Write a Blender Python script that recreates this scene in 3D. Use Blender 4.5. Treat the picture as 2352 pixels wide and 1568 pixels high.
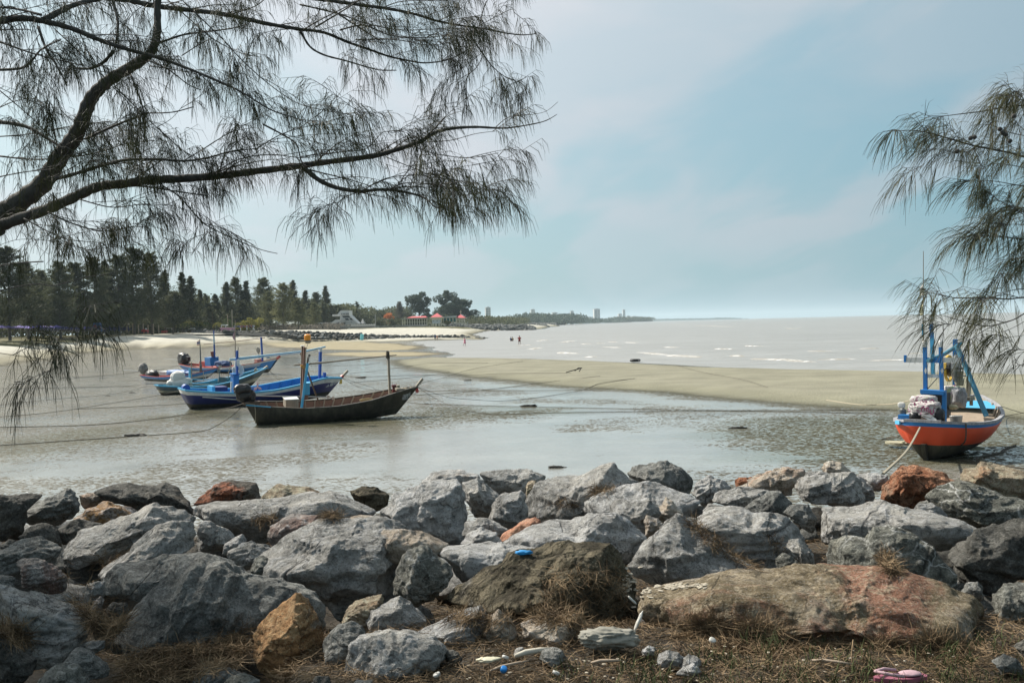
import bpy, math, random
import numpy as np
from mathutils import Vector, Matrix
from mathutils.bvhtree import BVHTree
random.seed(7)
rng = np.random.default_rng(7)
PI = math.pi
sc = bpy.context.scene
for o in list(bpy.data.objects): bpy.data.objects.remove(o)
C = sc.collection

# ------------------------------------------------------------------ camera, sky, sun, exposure
EYE = 3.6
F = 2286.7                       # focal length in units of a 2352 px wide frame (35 mm)
PITCH = math.atan(39.8/F); ROLL = math.atan(0.0245)
fw = Vector((0, math.cos(PITCH), -math.sin(PITCH)))
up0 = Vector((0, math.sin(PITCH), math.cos(PITCH)))
X0 = Vector((1, 0, 0))
UP = up0*math.cos(ROLL) + X0*math.sin(ROLL)
RT = X0*math.cos(ROLL) - up0*math.sin(ROLL)
cam_d = bpy.data.cameras.new('camera'); cam = bpy.data.objects.new('camera', cam_d); C.objects.link(cam)
cam_d.sensor_width = 36; cam_d.lens = 35; cam_d.clip_start = 0.05; cam_d.clip_end = 40000
M3 = Matrix((RT, UP, -fw)).transposed()
cam.matrix_world = Matrix.Translation((0, 0, EYE)) @ M3.to_4x4()
sc.camera = cam
sc.render.resolution_x = 1024; sc.render.resolution_y = 682
sc.view_settings.view_transform = 'Standard'; sc.view_settings.look = 'None'
sc.view_settings.exposure = 0.68; sc.view_settings.gamma = 1.0; sc.view_settings.use_curve_mapping = False
try:
    sc.cycles.volume_bounces = 1; sc.cycles.max_bounces = 6
    sc.cycles.transparent_max_bounces = 8
except Exception: pass

SUN_EL = math.radians(43); SUN_AZ = math.radians(-52)      # azimuth from +Y, negative = left
sun_vec = Vector((math.sin(SUN_AZ)*math.cos(SUN_EL), math.cos(SUN_AZ)*math.cos(SUN_EL), math.sin(SUN_EL)))
sd = bpy.data.lights.new('sun', 'SUN'); sun = bpy.data.objects.new('sun', sd); C.objects.link(sun)
sd.energy = 5.0; sd.angle = math.radians(1.2); sd.color = (1.0, 0.94, 0.84)
sun.rotation_euler = sun_vec.to_track_quat('Z', 'Y').to_euler(); sun.location = (-30, 30, 60)

W = bpy.data.worlds.new('World'); sc.world = W; W.use_nodes = True
def build_world():
    nt = W.node_tree; nt.nodes.clear(); N = nt.nodes.new; L = nt.links.new
    out = N('ShaderNodeOutputWorld'); bg = N('ShaderNodeBackground'); bg.inputs['Strength'].default_value = 0.10
    L(bg.outputs[0], out.inputs['Surface'])
    sky = N('ShaderNodeTexSky'); sky.sky_type = 'NISHITA'; sky.sun_disc = False
    sky.sun_elevation = SUN_EL; sky.sun_rotation = SUN_AZ
    sky.air_density = 1.0; sky.dust_density = 2.2; sky.ozone_density = 1.6; sky.altitude = 0
    tc = N('ShaderNodeTexCoord')
    nrm = N('ShaderNodeVectorMath'); nrm.operation = 'NORMALIZE'; L(tc.outputs['Generated'], nrm.inputs[0])
    sx = N('ShaderNodeSeparateXYZ'); L(nrm.outputs[0], sx.inputs[0])
    def m(op, a, b=None, c=None, clamp=False):
        n = N('ShaderNodeMath'); n.operation = op; n.use_clamp = clamp
        for i, v in enumerate((a, b, c)):
            if v is None: continue
            if isinstance(v, (int, float)): n.inputs[i].default_value = v
            else: L(v, n.inputs[i])
        return n.outputs[0]
    # angle to the sun
    dt = N('ShaderNodeVectorMath'); dt.operation = 'DOT_PRODUCT'; L(nrm.outputs[0], dt.inputs[0]); dt.inputs[1].default_value = sun_vec
    prox = m('POWER', m('MULTIPLY_ADD', dt.outputs['Value'], 0.5, 0.5, True), 2.6)
    prox = m('SMOOTHSTEP' if False else 'MULTIPLY_ADD', prox, 1.9, -0.42, True)
    # high thin cloud sheet, on a plane overhead
    zc = m('ADD', m('MAXIMUM', sx.outputs['Z'], 0.0), 0.13)
    px = m('DIVIDE', sx.outputs['X'], zc); py = m('DIVIDE', sx.outputs['Y'], zc)
    cv = N('ShaderNodeCombineXYZ'); L(px, cv.inputs[0]); L(py, cv.inputs[1])
    mp = N('ShaderNodeMapping'); mp.inputs['Rotation'].default_value = (0, 0, math.radians(38)); mp.inputs['Scale'].default_value = (1.5, 0.55, 1)
    mp.inputs['Location'].default_value = (8.4, 0.1, 0)
    L(cv.outputs[0], mp.inputs['Vector'])
    n1 = N('ShaderNodeTexNoise'); n1.inputs['Scale'].default_value = 1.15; n1.inputs['Detail'].default_value = 7; n1.inputs['Roughness'].default_value = 0.47; n1.inputs['Distortion'].default_value = 0.5
    L(mp.outputs[0], n1.inputs['Vector'])
    r1 = N('ShaderNodeValToRGB'); r1.color_ramp.elements[0].position = 0.42; r1.color_ramp.elements[1].position = 0.59
    r1.color_ramp.interpolation = 'EASE'
    L(n1.outputs['Fac'], r1.inputs[0])
    # a smaller heaped cloud layer, seen nearer the horizon
    nc = N('ShaderNodeMapping'); nc.inputs['Scale'].default_value = (2.1, 2.1, 6.0); nc.inputs['Rotation'].default_value = (0, math.radians(-16), 0)
    nc.inputs['Location'].default_value = (3.35, 0.2, 0.3)
    L(nrm.outputs[0], nc.inputs['Vector'])
    n2 = N('ShaderNodeTexNoise'); n2.inputs['Scale'].default_value = 1.3; n2.inputs['Detail'].default_value = 8; n2.inputs['Roughness'].default_value = 0.5
    L(nc.outputs[0], n2.inputs['Vector'])
    r2 = N('ShaderNodeValToRGB'); r2.color_ramp.elements[0].position = 0.47; r2.color_ramp.elements[1].position = 0.62
    L(n2.outputs['Fac'], r2.inputs[0])
    veil = m('ADD', m('MULTIPLY', r1.outputs['Color'], 0.60), m('MULTIPLY', r2.outputs['Color'], 0.45), clamp=True)
    veil = m('ADD', m('MULTIPLY', veil, 0.85), m('MULTIPLY', prox, 0.22), clamp=True)
    over = m('MULTIPLY_ADD', sx.outputs['Z'], 2.2, -0.75, True)
    veil = m('MAXIMUM', veil, m('MULTIPLY', over, 0.85))
    veil = m('MULTIPLY', veil, m('MULTIPLY_ADD', m('MULTIPLY', sx.outputs['Z'], 9.0, None, True), 0.72, 0.28))
    # clear air: the Nishita sky, greened and evened out a little by moist haze
    air = N('ShaderNodeMix'); air.data_type = 'RGBA'; air.blend_type = 'MULTIPLY'; air.inputs['Factor'].default_value = 1.0
    L(sky.outputs[0], air.inputs['A']); air.inputs['B'].default_value = SKYTINT
    hz = N('ShaderNodeMix'); hz.data_type = 'RGBA'; hz.inputs['Factor'].default_value = 0.78
    L(air.outputs['Result'], hz.inputs['A'])
    hzc = N('ShaderNodeMix'); hzc.data_type = 'RGBA'; L(prox, hzc.inputs['Factor'])
    hzc.inputs['A'].default_value = HAZE_FAR; hzc.inputs['B'].default_value = HAZE_SUN
    L(hzc.outputs['Result'], hz.inputs['B'])
    cc = N('ShaderNodeMix'); cc.data_type = 'RGBA'; L(prox, cc.inputs['Factor'])
    cc.inputs['A'].default_value = CLOUD_FAR; cc.inputs['B'].default_value = CLOUD_SUN
    mx = N('ShaderNodeMix'); mx.data_type = 'RGBA'; L(veil, mx.inputs['Factor'])
    L(hz.outputs['Result'], mx.inputs['A']); L(cc.outputs['Result'], mx.inputs['B'])
    L(mx.outputs['Result'], bg.inputs['Color'])
SKYTINT = (0.75, 0.95, 0.85, 1)
HAZE_FAR = (0.95, 2.2, 2.95, 1); HAZE_SUN = (3.8, 4.7, 5.05, 1)
CLOUD_FAR = (2.45, 2.85, 3.2, 1); CLOUD_SUN = (5.2, 5.4, 5.75, 1)
build_world()

# ------------------------------------------------------------------ picture-to-place geometry
def ray(x, y):
    return fw + RT*((x-1176)/F) + UP*((784-y)/F)
def G(x, y, z=0.0):                 # where the line of sight through (x, y) meets height z
    d = ray(x, y); t = (z-EYE)/d.z
    return Vector((d.x*t, d.y*t, z))
def D(x, y, dist):                  # the point on that line at depth dist
    d = ray(x, y); t = dist/d.y
    return Vector((d.x*t, dist, EYE+d.z*t))
def hor(x): return 744.2-0.0245*(x-1176)
CROP = dict(A=(0, 1850, 1.78), B=(1000, 1850, 1.78), C=(2000, 1850, 1.78), D=(3000, 1750, 1.5985),
            c1=(500, 1280, 1.96), c3=(0, 950, 2.1382), c4=(900, 1100, 1.8092), c6=(0, 0, 1.568), c7=(1200, 0, 1.568),
            rt=(3500, 300, 1.3067), e1=(960, 1290, 3.825), q=(900, 1450, 2.767), s=(550, 1330, 3.92), f=(3520, 1350, 3.136),
            l1=(0, 1180, 4.704), l2=(500, 1180, 4.704), l3=(1000, 1150, 4.704), l4=(1500, 1130, 4.704), l5=(1900, 1180, 4.704),
            m2=(0, 1380, 2.94), m3=(1400, 1380, 2.352), m4=(2300, 1400, 1.68), p5=(2000, 1150, 1.96), v=(0, 0, 1/1.7415*1.0))
def K(c, x, y):
    if c == 'v': return x, y
    x0, y0, s = CROP[c]
    return (x0+x/s)/1.7415, (y0+y/s)/1.7415

# ------------------------------------------------------------------ numpy noise
def _h(ix, iy, iz, seed):
    n = (ix.astype(np.int64)*374761393 + iy.astype(np.int64)*668265263 + iz.astype(np.int64)*2147483647 + seed*1274126177) & 0xffffffff
    n = ((n ^ (n >> 13))*1274126177) & 0xffffffff
    n = (n ^ (n >> 16)) & 0xffffffff
    n = (n*2246822519) & 0xffffffff
    return ((n ^ (n >> 15)) & 0xffffff)/float(0xffffff)
def vn(p, seed=0):
    f = np.floor(p); t = p-f; t = t*t*t*(t*(t*6-15)+10)
    i = f.astype(np.int64); x, y, z = i[:, 0], i[:, 1], i[:, 2]; a, b, c = t[:, 0], t[:, 1], t[:, 2]
    r = 0
    for dx in (0, 1):
        wx = a if dx else 1-a
        for dy in (0, 1):
            wy = b if dy else 1-b
            for dz in (0, 1):
                wz = c if dz else 1-c
                r = r + _h(x+dx, y+dy, z+dz, seed)*wx*wy*wz
    return r*2-1
def fbm(p, seed=0, o=4, gain=0.5, lac=2.03):
    a = 1; s = 0; r = 0
    for k in range(o):
        r = r + a*vn(p*(lac**k)+k*17.3, seed+k); s += a; a *= gain
    return r/s
def ridged(p, seed=0, o=4, gain=0.5):
    a = 1; s = 0; r = 0
    for k in range(o):
        r = r + a*(1-2*np.abs(vn(p*(2.1**k)+k*9.1, seed+k))); s += a; a *= gain
    return r/s
def fbm2(x, y, seed=0, o=4, gain=0.5):
    return fbm(np.stack([x, y, np.zeros_like(x)+0.37], -1), seed, o, gain)
def sstep(a, b, x):
    t = np.clip((x-a)/(b-a), 0, 1); return t*t*(3-2*t)

# ------------------------------------------------------------------ object helpers
def tag(o, label=None, cat=None, group=None, kind=None):
    if label: o['label'] = label
    if cat: o['category'] = cat
    if group: o['group'] = group
    if kind: o['kind'] = kind
    return o
def empty(name, loc=(0, 0, 0), rz=0.0, label=None, cat=None, group=None):
    o = bpy.data.objects.new(name, None); C.objects.link(o); o.location = loc; o.rotation_euler = (0, 0, rz)
    o.empty_display_size = 0.2
    return tag(o, label, cat, group)
def link(name, me, parent=None, loc=None):
    o = bpy.data.objects.new(name, me); C.objects.link(o)
    if parent is not None: o.parent = parent
    if loc is not None: o.location = loc
    return o
def mesh_np(name, V, Fc, mats=(), smooth=False, midx=None):
    V = np.asarray(V, dtype=np.float32).reshape(-1, 3)
    me = bpy.data.meshes.new(name)
    if isinstance(Fc, np.ndarray):
        n, k = Fc.shape
        me.vertices.add(len(V)); me.vertices.foreach_set('co', V.ravel())
        me.loops.add(n*k); me.loops.foreach_set('vertex_index', Fc.astype(np.int32).ravel())
        me.polygons.add(n); me.polygons.foreach_set('loop_start', np.arange(0, n*k, k, dtype=np.int32))
        me.polygons.foreach_set('loop_total', np.full(n, k, dtype=np.int32))
    else:
        me.from_pydata([tuple(map(float, v)) for v in V], [], Fc)
    for m_ in mats: me.materials.append(m_)
    if midx is not None: me.polygons.foreach_set('material_index', np.asarray(midx, dtype=np.int32))
    me.polygons.foreach_set('use_smooth', np.full(len(me.polygons), bool(smooth)))
    me.update(calc_edges=True); me.validate()
    return me
class MB:
    def __init__(s): s.v = []; s.f = []; s.m = []; s.cur = 0
    def add(s, V, Fs):
        b = len(s.v); s.v.extend([tuple(v) for v in V]); s.f.extend([tuple(i+b for i in f) for f in Fs]); s.m.extend([s.cur]*len(Fs)); return s
    def box(s, c, d, rz=0, rx=0, ry=0, taper=1.0):
        R = Matrix.Rotation(rz, 3, 'Z') @ Matrix.Rotation(ry, 3, 'Y') @ Matrix.Rotation(rx, 3, 'X')
        V = []
        for z in (-1, 1):
            t = taper if z > 0 else 1
            for (x, y) in ((-1, -1), (1, -1), (1, 1), (-1, 1)):
                V.append(Vector(c)+R @ Vector((x*d[0]/2*t, y*d[1]/2*t, z*d[2]/2)))
        return s.add(V, [(3, 2, 1, 0), (4, 5, 6, 7), (0, 1, 5, 4), (1, 2, 6, 5), (2, 3, 7, 6), (3, 0, 4, 7)])
    def tube(s, P, R, n=8, cap=True):
        P = [Vector(p) for p in P]
        if not hasattr(R, '__len__'): R = [R]*len(P)
        V = []; Fs = []
        prev = None
        for i, p in enumerate(P):
            t = (P[min(i+1, len(P)-1)]-P[max(i-1, 0)]).normalized()
            if prev is None:
                a = Vector((0, 0, 1)) if abs(t.z) < 0.9 else Vector((1, 0, 0))
                u = t.cross(a).normalized()
            else:
                u = (prev-t*prev.dot(t)).normalized()
            prev = u; w = t.cross(u)
            for k in range(n):
                an = 2*PI*k/n; V.append(p+(u*math.cos(an)+w*math.sin(an))*R[i])
        for i in range(len(P)-1):
            for k in range(n):
                a = i*n+k; b = i*n+(k+1) % n
                Fs.append((a, b, b+n, a+n))
        if cap:
            Fs.append(tuple(range(n))[::-1]); Fs.append(tuple(range((len(P)-1)*n, len(P)*n)))
        return s.add(V, Fs)
    def bar(s, a, b, w, d=None):
        a = Vector(a); b = Vector(b); d = d or w; t = (b-a).normalized()
        q = Vector((0, 1, 0)) if abs(t.y) < 0.9 else Vector((1, 0, 0))
        u = t.cross(q).normalized(); v = t.cross(u)
        V = []
        for p in (a, b):
            for (i, j) in ((-1, -1), (1, -1), (1, 1), (-1, 1)): V.append(p+u*i*w/2+v*j*d/2)
        return s.add(V, [(3, 2, 1, 0), (4, 5, 6, 7), (0, 1, 5, 4), (1, 2, 6, 5), (2, 3, 7, 6), (3, 0, 4, 7)])
    def prism(s, poly, y0, y1):      # poly of (x, z), extruded along y
        n = len(poly); V = [(x, y0, z) for x, z in poly]+[(x, y1, z) for x, z in poly]
        return s.add(V, [tuple(range(n)), tuple(range(2*n-1, n-1, -1))]+[((i+1) % n, i, i+n, (i+1) % n+n) for i in range(n)])
    def build(s, name, mat, parent=None, smooth=False, loc=None):
        mats = mat if isinstance(mat, (list, tuple)) else [mat]
        me = bpy.data.meshes.new(name); me.from_pydata([tuple(v) for v in s.v], [], s.f)
        for m_ in mats: me.materials.append(m_)
        me.polygons.foreach_set('material_index', s.m)
        me.polygons.foreach_set('use_smooth', [smooth]*len(me.polygons)); me.update()
        return link(name, me, parent, loc)
_ico = {}
def ico(level):
    if level not in _ico:
        import bmesh
        b = bmesh.new(); bmesh.ops.create_icosphere(b, subdivisions=level, radius=1)
        V = np.array([v.co[:] for v in b.verts]); Fc = np.array([[v.index for v in f.verts] for f in b.faces]); b.free()
        _ico[level] = (V, Fc)
    return _ico[level]

# ------------------------------------------------------------------ materials
MT = {}
class NT:
    def __init__(s, name):
        s.m = bpy.data.materials.new(name); s.m.use_nodes = True; s.t = s.m.node_tree; s.t.nodes.clear()
        s.out = s.n('ShaderNodeOutputMaterial'); s.b = s.n('ShaderNodeBsdfPrincipled'); s.l(s.b.outputs[0], s.out.inputs['Surface'])
    def n(s, t, **k):
        x = s.t.nodes.new(t)
        for a, v in k.items(): setattr(x, a, v)
        return x
    def l(s, a, b): s.t.links.new(a, b)
    def put(s, node, key, v):
        if isinstance(v, (int, float, tuple)): node.inputs[key].default_value = v
        elif v is not None: s.l(v, node.inputs[key])
    def coord(s, kind='Object', rand=True):
        tc = s.n('ShaderNodeTexCoord')
        if not rand: return tc.outputs[kind]
        oi = s.n('ShaderNodeObjectInfo'); a = s.n('ShaderNodeVectorMath', operation='ADD')
        s.l(tc.outputs[kind], a.inputs[0]); s.l(oi.outputs['Location'], a.inputs[1]); return a.outputs[0]
    def mapv(s, v, scale=(1, 1, 1), rot=(0, 0, 0)):
        m = s.n('ShaderNodeMapping'); s.l(v, m.inputs[0]); m.inputs['Scale'].default_value = scale; m.inputs['Rotation'].default_value = rot; return m.outputs[0]
    def noise(s, v, scale, detail=4, rough=0.55, dist=0):
        n = s.n('ShaderNodeTexNoise'); s.l(v, n.inputs['Vector']); n.inputs['Scale'].default_value = scale
        n.inputs['Detail'].default_value = detail; n.inputs['Roughness'].default_value = rough; n.inputs['Distortion'].default_value = dist
        return n.outputs['Fac']
    def ramp(s, f, stops):
        r = s.n('ShaderNodeValToRGB'); e = r.color_ramp.elements
        while len(e) < len(stops): e.new(0.5)
        for i, (p, c) in enumerate(stops):
            e[i].position = p; e[i].color = c if hasattr(c, '__len__') and len(c) == 4 else ((c, c, c, 1) if not hasattr(c, '__len__') else (*c, 1))
        s.l(f, r.inputs[0]); return r.outputs['Color']
    def mix(s, f, a, b, mode='MIX'):
        m = s.n('ShaderNodeMix', data_type='RGBA', blend_type=mode)
        for k, v in (('Factor', f), ('A', a), ('B', b)):
            if isinstance(v, tuple): m.inputs[k].default_value = v if len(v) == 4 else (*v, 1)
            elif isinstance(v, (int, float)): m.inputs[k].default_value = v
            else: s.l(v, m.inputs[k])
        return m.outputs['Result']
    def math(s, op, a, b=0.0, clamp=False):
        m = s.n('ShaderNodeMath', operation=op, use_clamp=clamp)
        for i, v in enumerate((a, b)):
            if isinstance(v, (int, float)): m.inputs[i].default_value = v
            else: s.l(v, m.inputs[i])
        return m.outputs[0]
    def bump(s, h, strength, dist, prev=None):
        b = s.n('ShaderNodeBump'); b.inputs['Strength'].default_value = strength; b.inputs['Distance'].default_value = dist
        s.l(h, b.inputs['Height'])
        if prev is not None: s.l(prev, b.inputs['Normal'])
        return b.outputs[0]
    def done(s, col=None, rough=None, nrm=None, metal=None, spec=None):
        for k, v in (('Base Color', col), ('Roughness', rough), ('Normal', nrm), ('Metallic', metal), ('Specular IOR Level', spec)):
            if v is None: continue
            if isinstance(v, tuple) and len(v) == 3: v = (*v, 1)
            s.put(s.b, k, v)
        return s.m
def paint(name, col, rough=0.5, wear=0.35, wearcol=None, scale=3.0, metal=0.0, bump=0.3):
    if name in MT: return MT[name]
    s = NT(name); v = s.coord()
    n = s.noise(v, scale, 6, 0.65); n2 = s.noise(s.mapv(v, (1, 1, 0.25)), scale*4, 5, 0.7)
    wc = wearcol or tuple(c*0.55+0.03 for c in col)
    f = s.ramp(s.math('ADD', s.math('MULTIPLY', n, 0.5), s.math('MULTIPLY', n2, 0.5)), [(0.45, 0.0), (0.68, wear)])
    c = s.mix(f, (*col, 1), (*wc, 1))
    c = s.mix(0.35, c, s.ramp(s.noise(v, scale*0.6, 3), [(0.3, 0.72), (0.7, 1.15)]), 'MULTIPLY')
    MT[name] = s.done(c, rough, s.bump(n2, bump, 0.004), metal); return MT[name]
# ------------------------------------------------------------------ ground, sea, bank
def wp(pts, z=0.0): return [tuple(G(x, y, z)[:2]) for x, y in pts]
def sdist(poly, X, Y, closed=True):
    P = np.array(poly, dtype=float); n = len(P); d = np.full(X.shape, 1e18); ins = np.zeros(X.shape, bool)
    for i in range(n if closed else n-1):
        a = P[i]; b = P[(i+1) % n]; e = b-a; L2 = max(e.dot(e), 1e-9)
        t = np.clip(((X-a[0])*e[0]+(Y-a[1])*e[1])/L2, 0, 1)
        d = np.minimum(d, (X-a[0]-t*e[0])**2+(Y-a[1]-t*e[1])**2)
        if closed:
            c = (a[1] > Y) != (b[1] > Y)
            with np.errstate(divide='ignore', invalid='ignore'):
                xi = (b[0]-a[0])*(Y-a[1])/(b[1]-a[1]+1e-12)+a[0]
            ins ^= c & (X < xi)
    d = np.sqrt(d); return np.where(ins, d, -d) if closed else d
BAR_FAR = [(4200, 930), (3000, 884), (2352, 861), (2107, 855), (1870, 851), (1628, 844), (1450, 834), (1320, 828.5), (1200, 824.5), (1011, 822)]
COAST = [(40, 400), (33, 895-260), (13, 564+20), (-2, 600), (30, 780), (33, 895), (50, 1000), (70, 1520), (110, 2200), (265, 3000), (330, 3300), (470, 3480), (470, 3560), (300, 3900), (0, 4500)]
coast_w = [(8, 560), (20, 640), (33, 890), (50, 1050), (70, 1520), (110, 2200), (265, 3000), (350, 3330), (470, 3480), (470, 3560), (300, 3900), (0, 4500)]
gap = wp([(1112, 777), (1081, 768), (1122, 758.9)])
SEA = wp(BAR_FAR)+wp([(1037, 813), (985, 806), (992, 798), (940, 789), (936, 783.5), (1000, 781.5), (1100, 780)])+gap+coast_w+[(0, 30000), (30000, 30000), (30000, 60)]
LAND = wp([(-400, 872), (0, 839), (100, 825), (176, 812), (293, 802.5), (459, 800), (560, 791), (700, 786.5), (850, 784.5), (1000, 781), (1112, 778.5)], 0.15)+gap+coast_w+[(0, 30000), (-30000, 30000), (-30000, 60), (-110, 62)]
BAR = wp(BAR_FAR[1:])+wp([(940, 825), (890, 829), (905, 837), (960, 850), (1048, 864), (1121, 874), (1243, 885), (1365, 895), (1500, 903), (1628, 914), (1765, 924), (1970, 941), (2100, 948), (2308, 962), (2352, 966), (3200, 1020)])
T1 = wp([(570, 790), (640, 785.5), (720, 784), (850, 785.5), (940, 789), (990, 799), (940, 804.5), (850, 806.5), (700, 803), (620, 797)])
T2 = wp([(700, 814), (780, 809), (900, 808), (985, 808), (1037, 812), (985, 818), (850, 821), (760, 821)])
PUD = [wp(p) for p in (
    [(860, 1040), (900, 1000), (960, 985), (1080, 975), (1260, 955), (1420, 930), (1500, 935), (1460, 960), (1320, 985), (1540, 990), (1640, 1010), (1700, 1060), (1560, 1085), (1000, 1100), (870, 1085), (640, 1095), (560, 1085), (760, 1065)],
    [(960, 868), (1048, 872), (1243, 892), (1365, 901), (1628, 920), (1765, 930), (1900, 944), (1760, 945), (1500, 932), (1250, 910), (1100, 893)],
    [(560, 815), (690, 822), (880, 832), (950, 853), (1010, 872), (860, 868), (760, 862), (690, 848), (560, 826)],
    [(0, 1092), (200, 1075), (420, 1052), (640, 1030), (660, 1036), (440, 1064), (250, 1090), (0, 1110)],
    [(430, 945), (700, 950), (850, 985), (700, 985), (430, 952)],
    [(1000, 905), (1150, 915), (1330, 935), (1150, 940), (980, 925)])]
OLV = [wp(p) for p in (
    [K('m2', 0, 1085), K('m2', 500, 1020), K('m2', 1300, 930), K('m2', 1900, 830), K('m2', 2352, 780), (840, 955), (960, 968), (1000, 985), (860, 1000), K('m2', 2352, 940), K('m2', 1800, 1000), K('m2', 1200, 1160), K('m2', 500, 1260), K('m2', 0, 1290)],
    [(1650, 1005), (1850, 965), (2030, 955), (2352, 985), (2352, 1090), (2150, 1075), (1950, 1060), (1760, 1040)],
    [(960, 935), (1200, 935), (1330, 950), (1150, 965), (950, 965)])]
def ground_fn(X, Y):
    wob = fbm2(X/9, Y/9, 5, 3)*2.2+fbm2(X/2.3, Y/2.3, 9, 3)*0.5
    wob = wob*np.clip(np.hypot(X, Y)/120, .25, 1.6)
    sea = sdist(SEA, X, Y)+wob*0.7; land = sdist(LAND, X, Y)+wob; bar = sdist(BAR, X, Y)+wob*0.8; t1 = sdist(T1, X, Y)+wob; t2 = sdist(T2, X, Y)+wob
    r = np.hypot(X, Y)
    Wd = np.interp(X, [-62, -45, -28], [13, 36, 75]); Wd = np.where(Y > 330, np.interp(Y, [330, 600], [30, 12]), Wd)
    z = 0.03+0.012*fbm2(X/1.7, Y/1.7, 3, 3)
    lf = np.clip(land, 0, None)
    z = np.where(land > 0, z+3.45*(1-np.exp(-lf/Wd))+0.10*fbm2(X/14, Y/14, 21, 3)*sstep(0, 20, lf), z)
    zb = 0.20*sstep(0, 3.2, bar)+0.09*sstep(2, 16, bar)+0.02*fbm2(X/5, Y/2.5, 31, 3)*sstep(0, 4, bar)
    z = np.where(bar > 0, z+zb, z); z = np.where(t1 > 0, z+0.05*sstep(0, 5, t1), z); z = np.where(t2 > 0, z+0.05*sstep(0, 5, t2), z)
    z = z-0.5*sstep(-0.5, 9, sea)
    return z, sea, land, bar, t1, t2
def make_ground():
    drop = np.concatenate([np.arange(760, 460, -4.0), np.arange(460, 110, -1.7), np.arange(110, 22, -0.8), np.arange(22, 1.0, -0.4), [0.8, 0.6, 0.45, 0.33, 0.27]])
    r = EYE*F/drop
    th = np.radians(np.concatenate([np.arange(-88, -33, 2.5), np.arange(-33, 33.01, 0.14), np.arange(35, 89, 2.5)]))
    T, R = np.meshgrid(th, r); X = np.sin(T)*R; Y = np.cos(T)*R
    X = X.ravel(); Y = Y.ravel()
    z, sea, land, bar, t1, t2 = ground_fn(X, Y)
    z = np.where(np.hypot(X, Y) > 6000, np.minimum(z, -0.6), z)
    nr, ncol = T.shape
    i = np.arange((nr-1)*(ncol-1)); a = (i//(ncol-1))*ncol+i % (ncol-1)
    Fc = np.stack([a, a+1, a+ncol+1, a+ncol], 1)
    # what the ground is made of, and how much of it is under a film of water
    col = np.tile(np.array([0.27, 0.262, 0.232]), (len(X), 1)); film = np.full(len(X), 0.50)
    def lay(w, c, f=None):
        nonlocal col, film
        w = np.clip(w, 0, 1)[:, None]; col = col*(1-w)+np.array(c)*w
        if f is not None: film = film*(1-w[:, 0])+f*w[:, 0]
    n1 = fbm2(X/7, Y/3.5, 41, 4); n2 = fbm2(X/1.6+Y/3, Y/0.8, 47, 3)
    film += 0.34*n1+0.12*n2-0.02
    for p in OLV:
        d = sdist(p, X, Y)+n1*4; lay(0.9*sstep(-1.5, 1.5, d), (0.150, 0.140, 0.085), 0.33)
    for p in PUD:
        d = sdist(p, X, Y)+n1*3.0+n2*1.0; w = sstep(-0.9, 1.2, d); film = film*(1-w)+np.clip(0.97+0.2*n2, 0, 1)*w
    lay(sstep(-2, 1.5, bar), (0.225, 0.215, 0.160), 0.0); lay(0.55*sstep(4, 0.5, bar)*(bar > 0), (0.17, 0.165, 0.11))
    lay(0.35*sstep(0, .5, fbm2(X/12, Y/3, 77, 4))*(bar > 3), (0.22, 0.205, 0.155))
    for t in (t1, t2): lay(sstep(-1, 3, t), (0.33, 0.285, 0.185), 0.03)
    lay(sstep(-3, 2, land), (0.27, 0.245, 0.17), 0.02); lay(sstep(1, 9, land+3*n1), (0.455, 0.435, 0.37), 0)
    lay(0.30*sstep(0.05, .45, fbm2(X/18, Y/5, 55, 4))*(land > 5), (0.42, 0.39, 0.33))
    pl = sdist(PLAT, X, Y); lay(sstep(-2, 3, pl+3*n1), (0.135, 0.125, 0.065), 0)
    lay(sstep(-1, 5, sea), (0.17, 0.155, 0.125), 0.9)
    s = NT('wet_ground')
    ca = s.n('ShaderNodeAttribute', attribute_name='tone'); fa = s.n('ShaderNodeAttribute', attribute_name='film')
    v = s.coord('Object', False)
    vs = s.mapv(v, (1, 0.8, 1))
    clod = s.noise(s.mapv(v, (0.75, 1.0, 1)), 11.0, 2, 0.55, 0.0); clod2 = s.noise(vs, 2.6, 6, 0.62); fine = s.noise(v, 45, 3, 0.6)
    k = s.math('ADD', s.math('MULTIPLY', clod, 0.76), s.math('MULTIPLY', clod2, 0.24))
    thr = s.math('MULTIPLY_ADD' if False else 'MULTIPLY', fa.outputs['Fac'], 0.34)
    h = s.math('SUBTRACT', k, s.math('ADD', thr, 0.335))              # >0: mud stands above the film
    dry = s.math('MULTIPLY', h, 40.0, True)
    grain = s.ramp(fine, [(0.3, 0.78), (0.7, 1.18)])
    patch = s.ramp(s.noise(v, 0.35, 5, 0.6), [(0.3, 0.80), (0.7, 1.15)])
    base = s.mix(1.0, s.mix(1.0, ca.outputs['Color'], grain, 'MULTIPLY'), patch, 'MULTIPLY')
    wetc = s.mix(1.0, base, (0.95, 0.97, 0.98, 1), 'MULTIPLY'); base = s.mix(s.math('MULTIPLY', dry, s.math('MULTIPLY', fa.outputs['Fac'], 8.0, True)), base, s.mix(1.0, base, (0.33, 0.32, 0.28, 1), 'MULTIPLY'))
    col_ = s.mix(dry, wetc, base)
    isdry = s.math('SUBTRACT', 1.0, s.math('MULTIPLY', fa.outputs['Fac'], 12.0, True))   # plain dry sand where film is 0
    rough_m = s.math('ADD', 0.025, s.math('MULTIPLY', dry, 0.70))
    dryall = s.math('MAXIMUM', dry, s.math('SUBTRACT', 1.0, s.math('MULTIPLY', fa.outputs['Fac'], 12.0, True)))
    rough = s.math('MAXIMUM', rough_m, s.math('MULTIPLY', isdry, 0.85))
    hh = s.math('MAXIMUM', h, 0.0)
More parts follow.
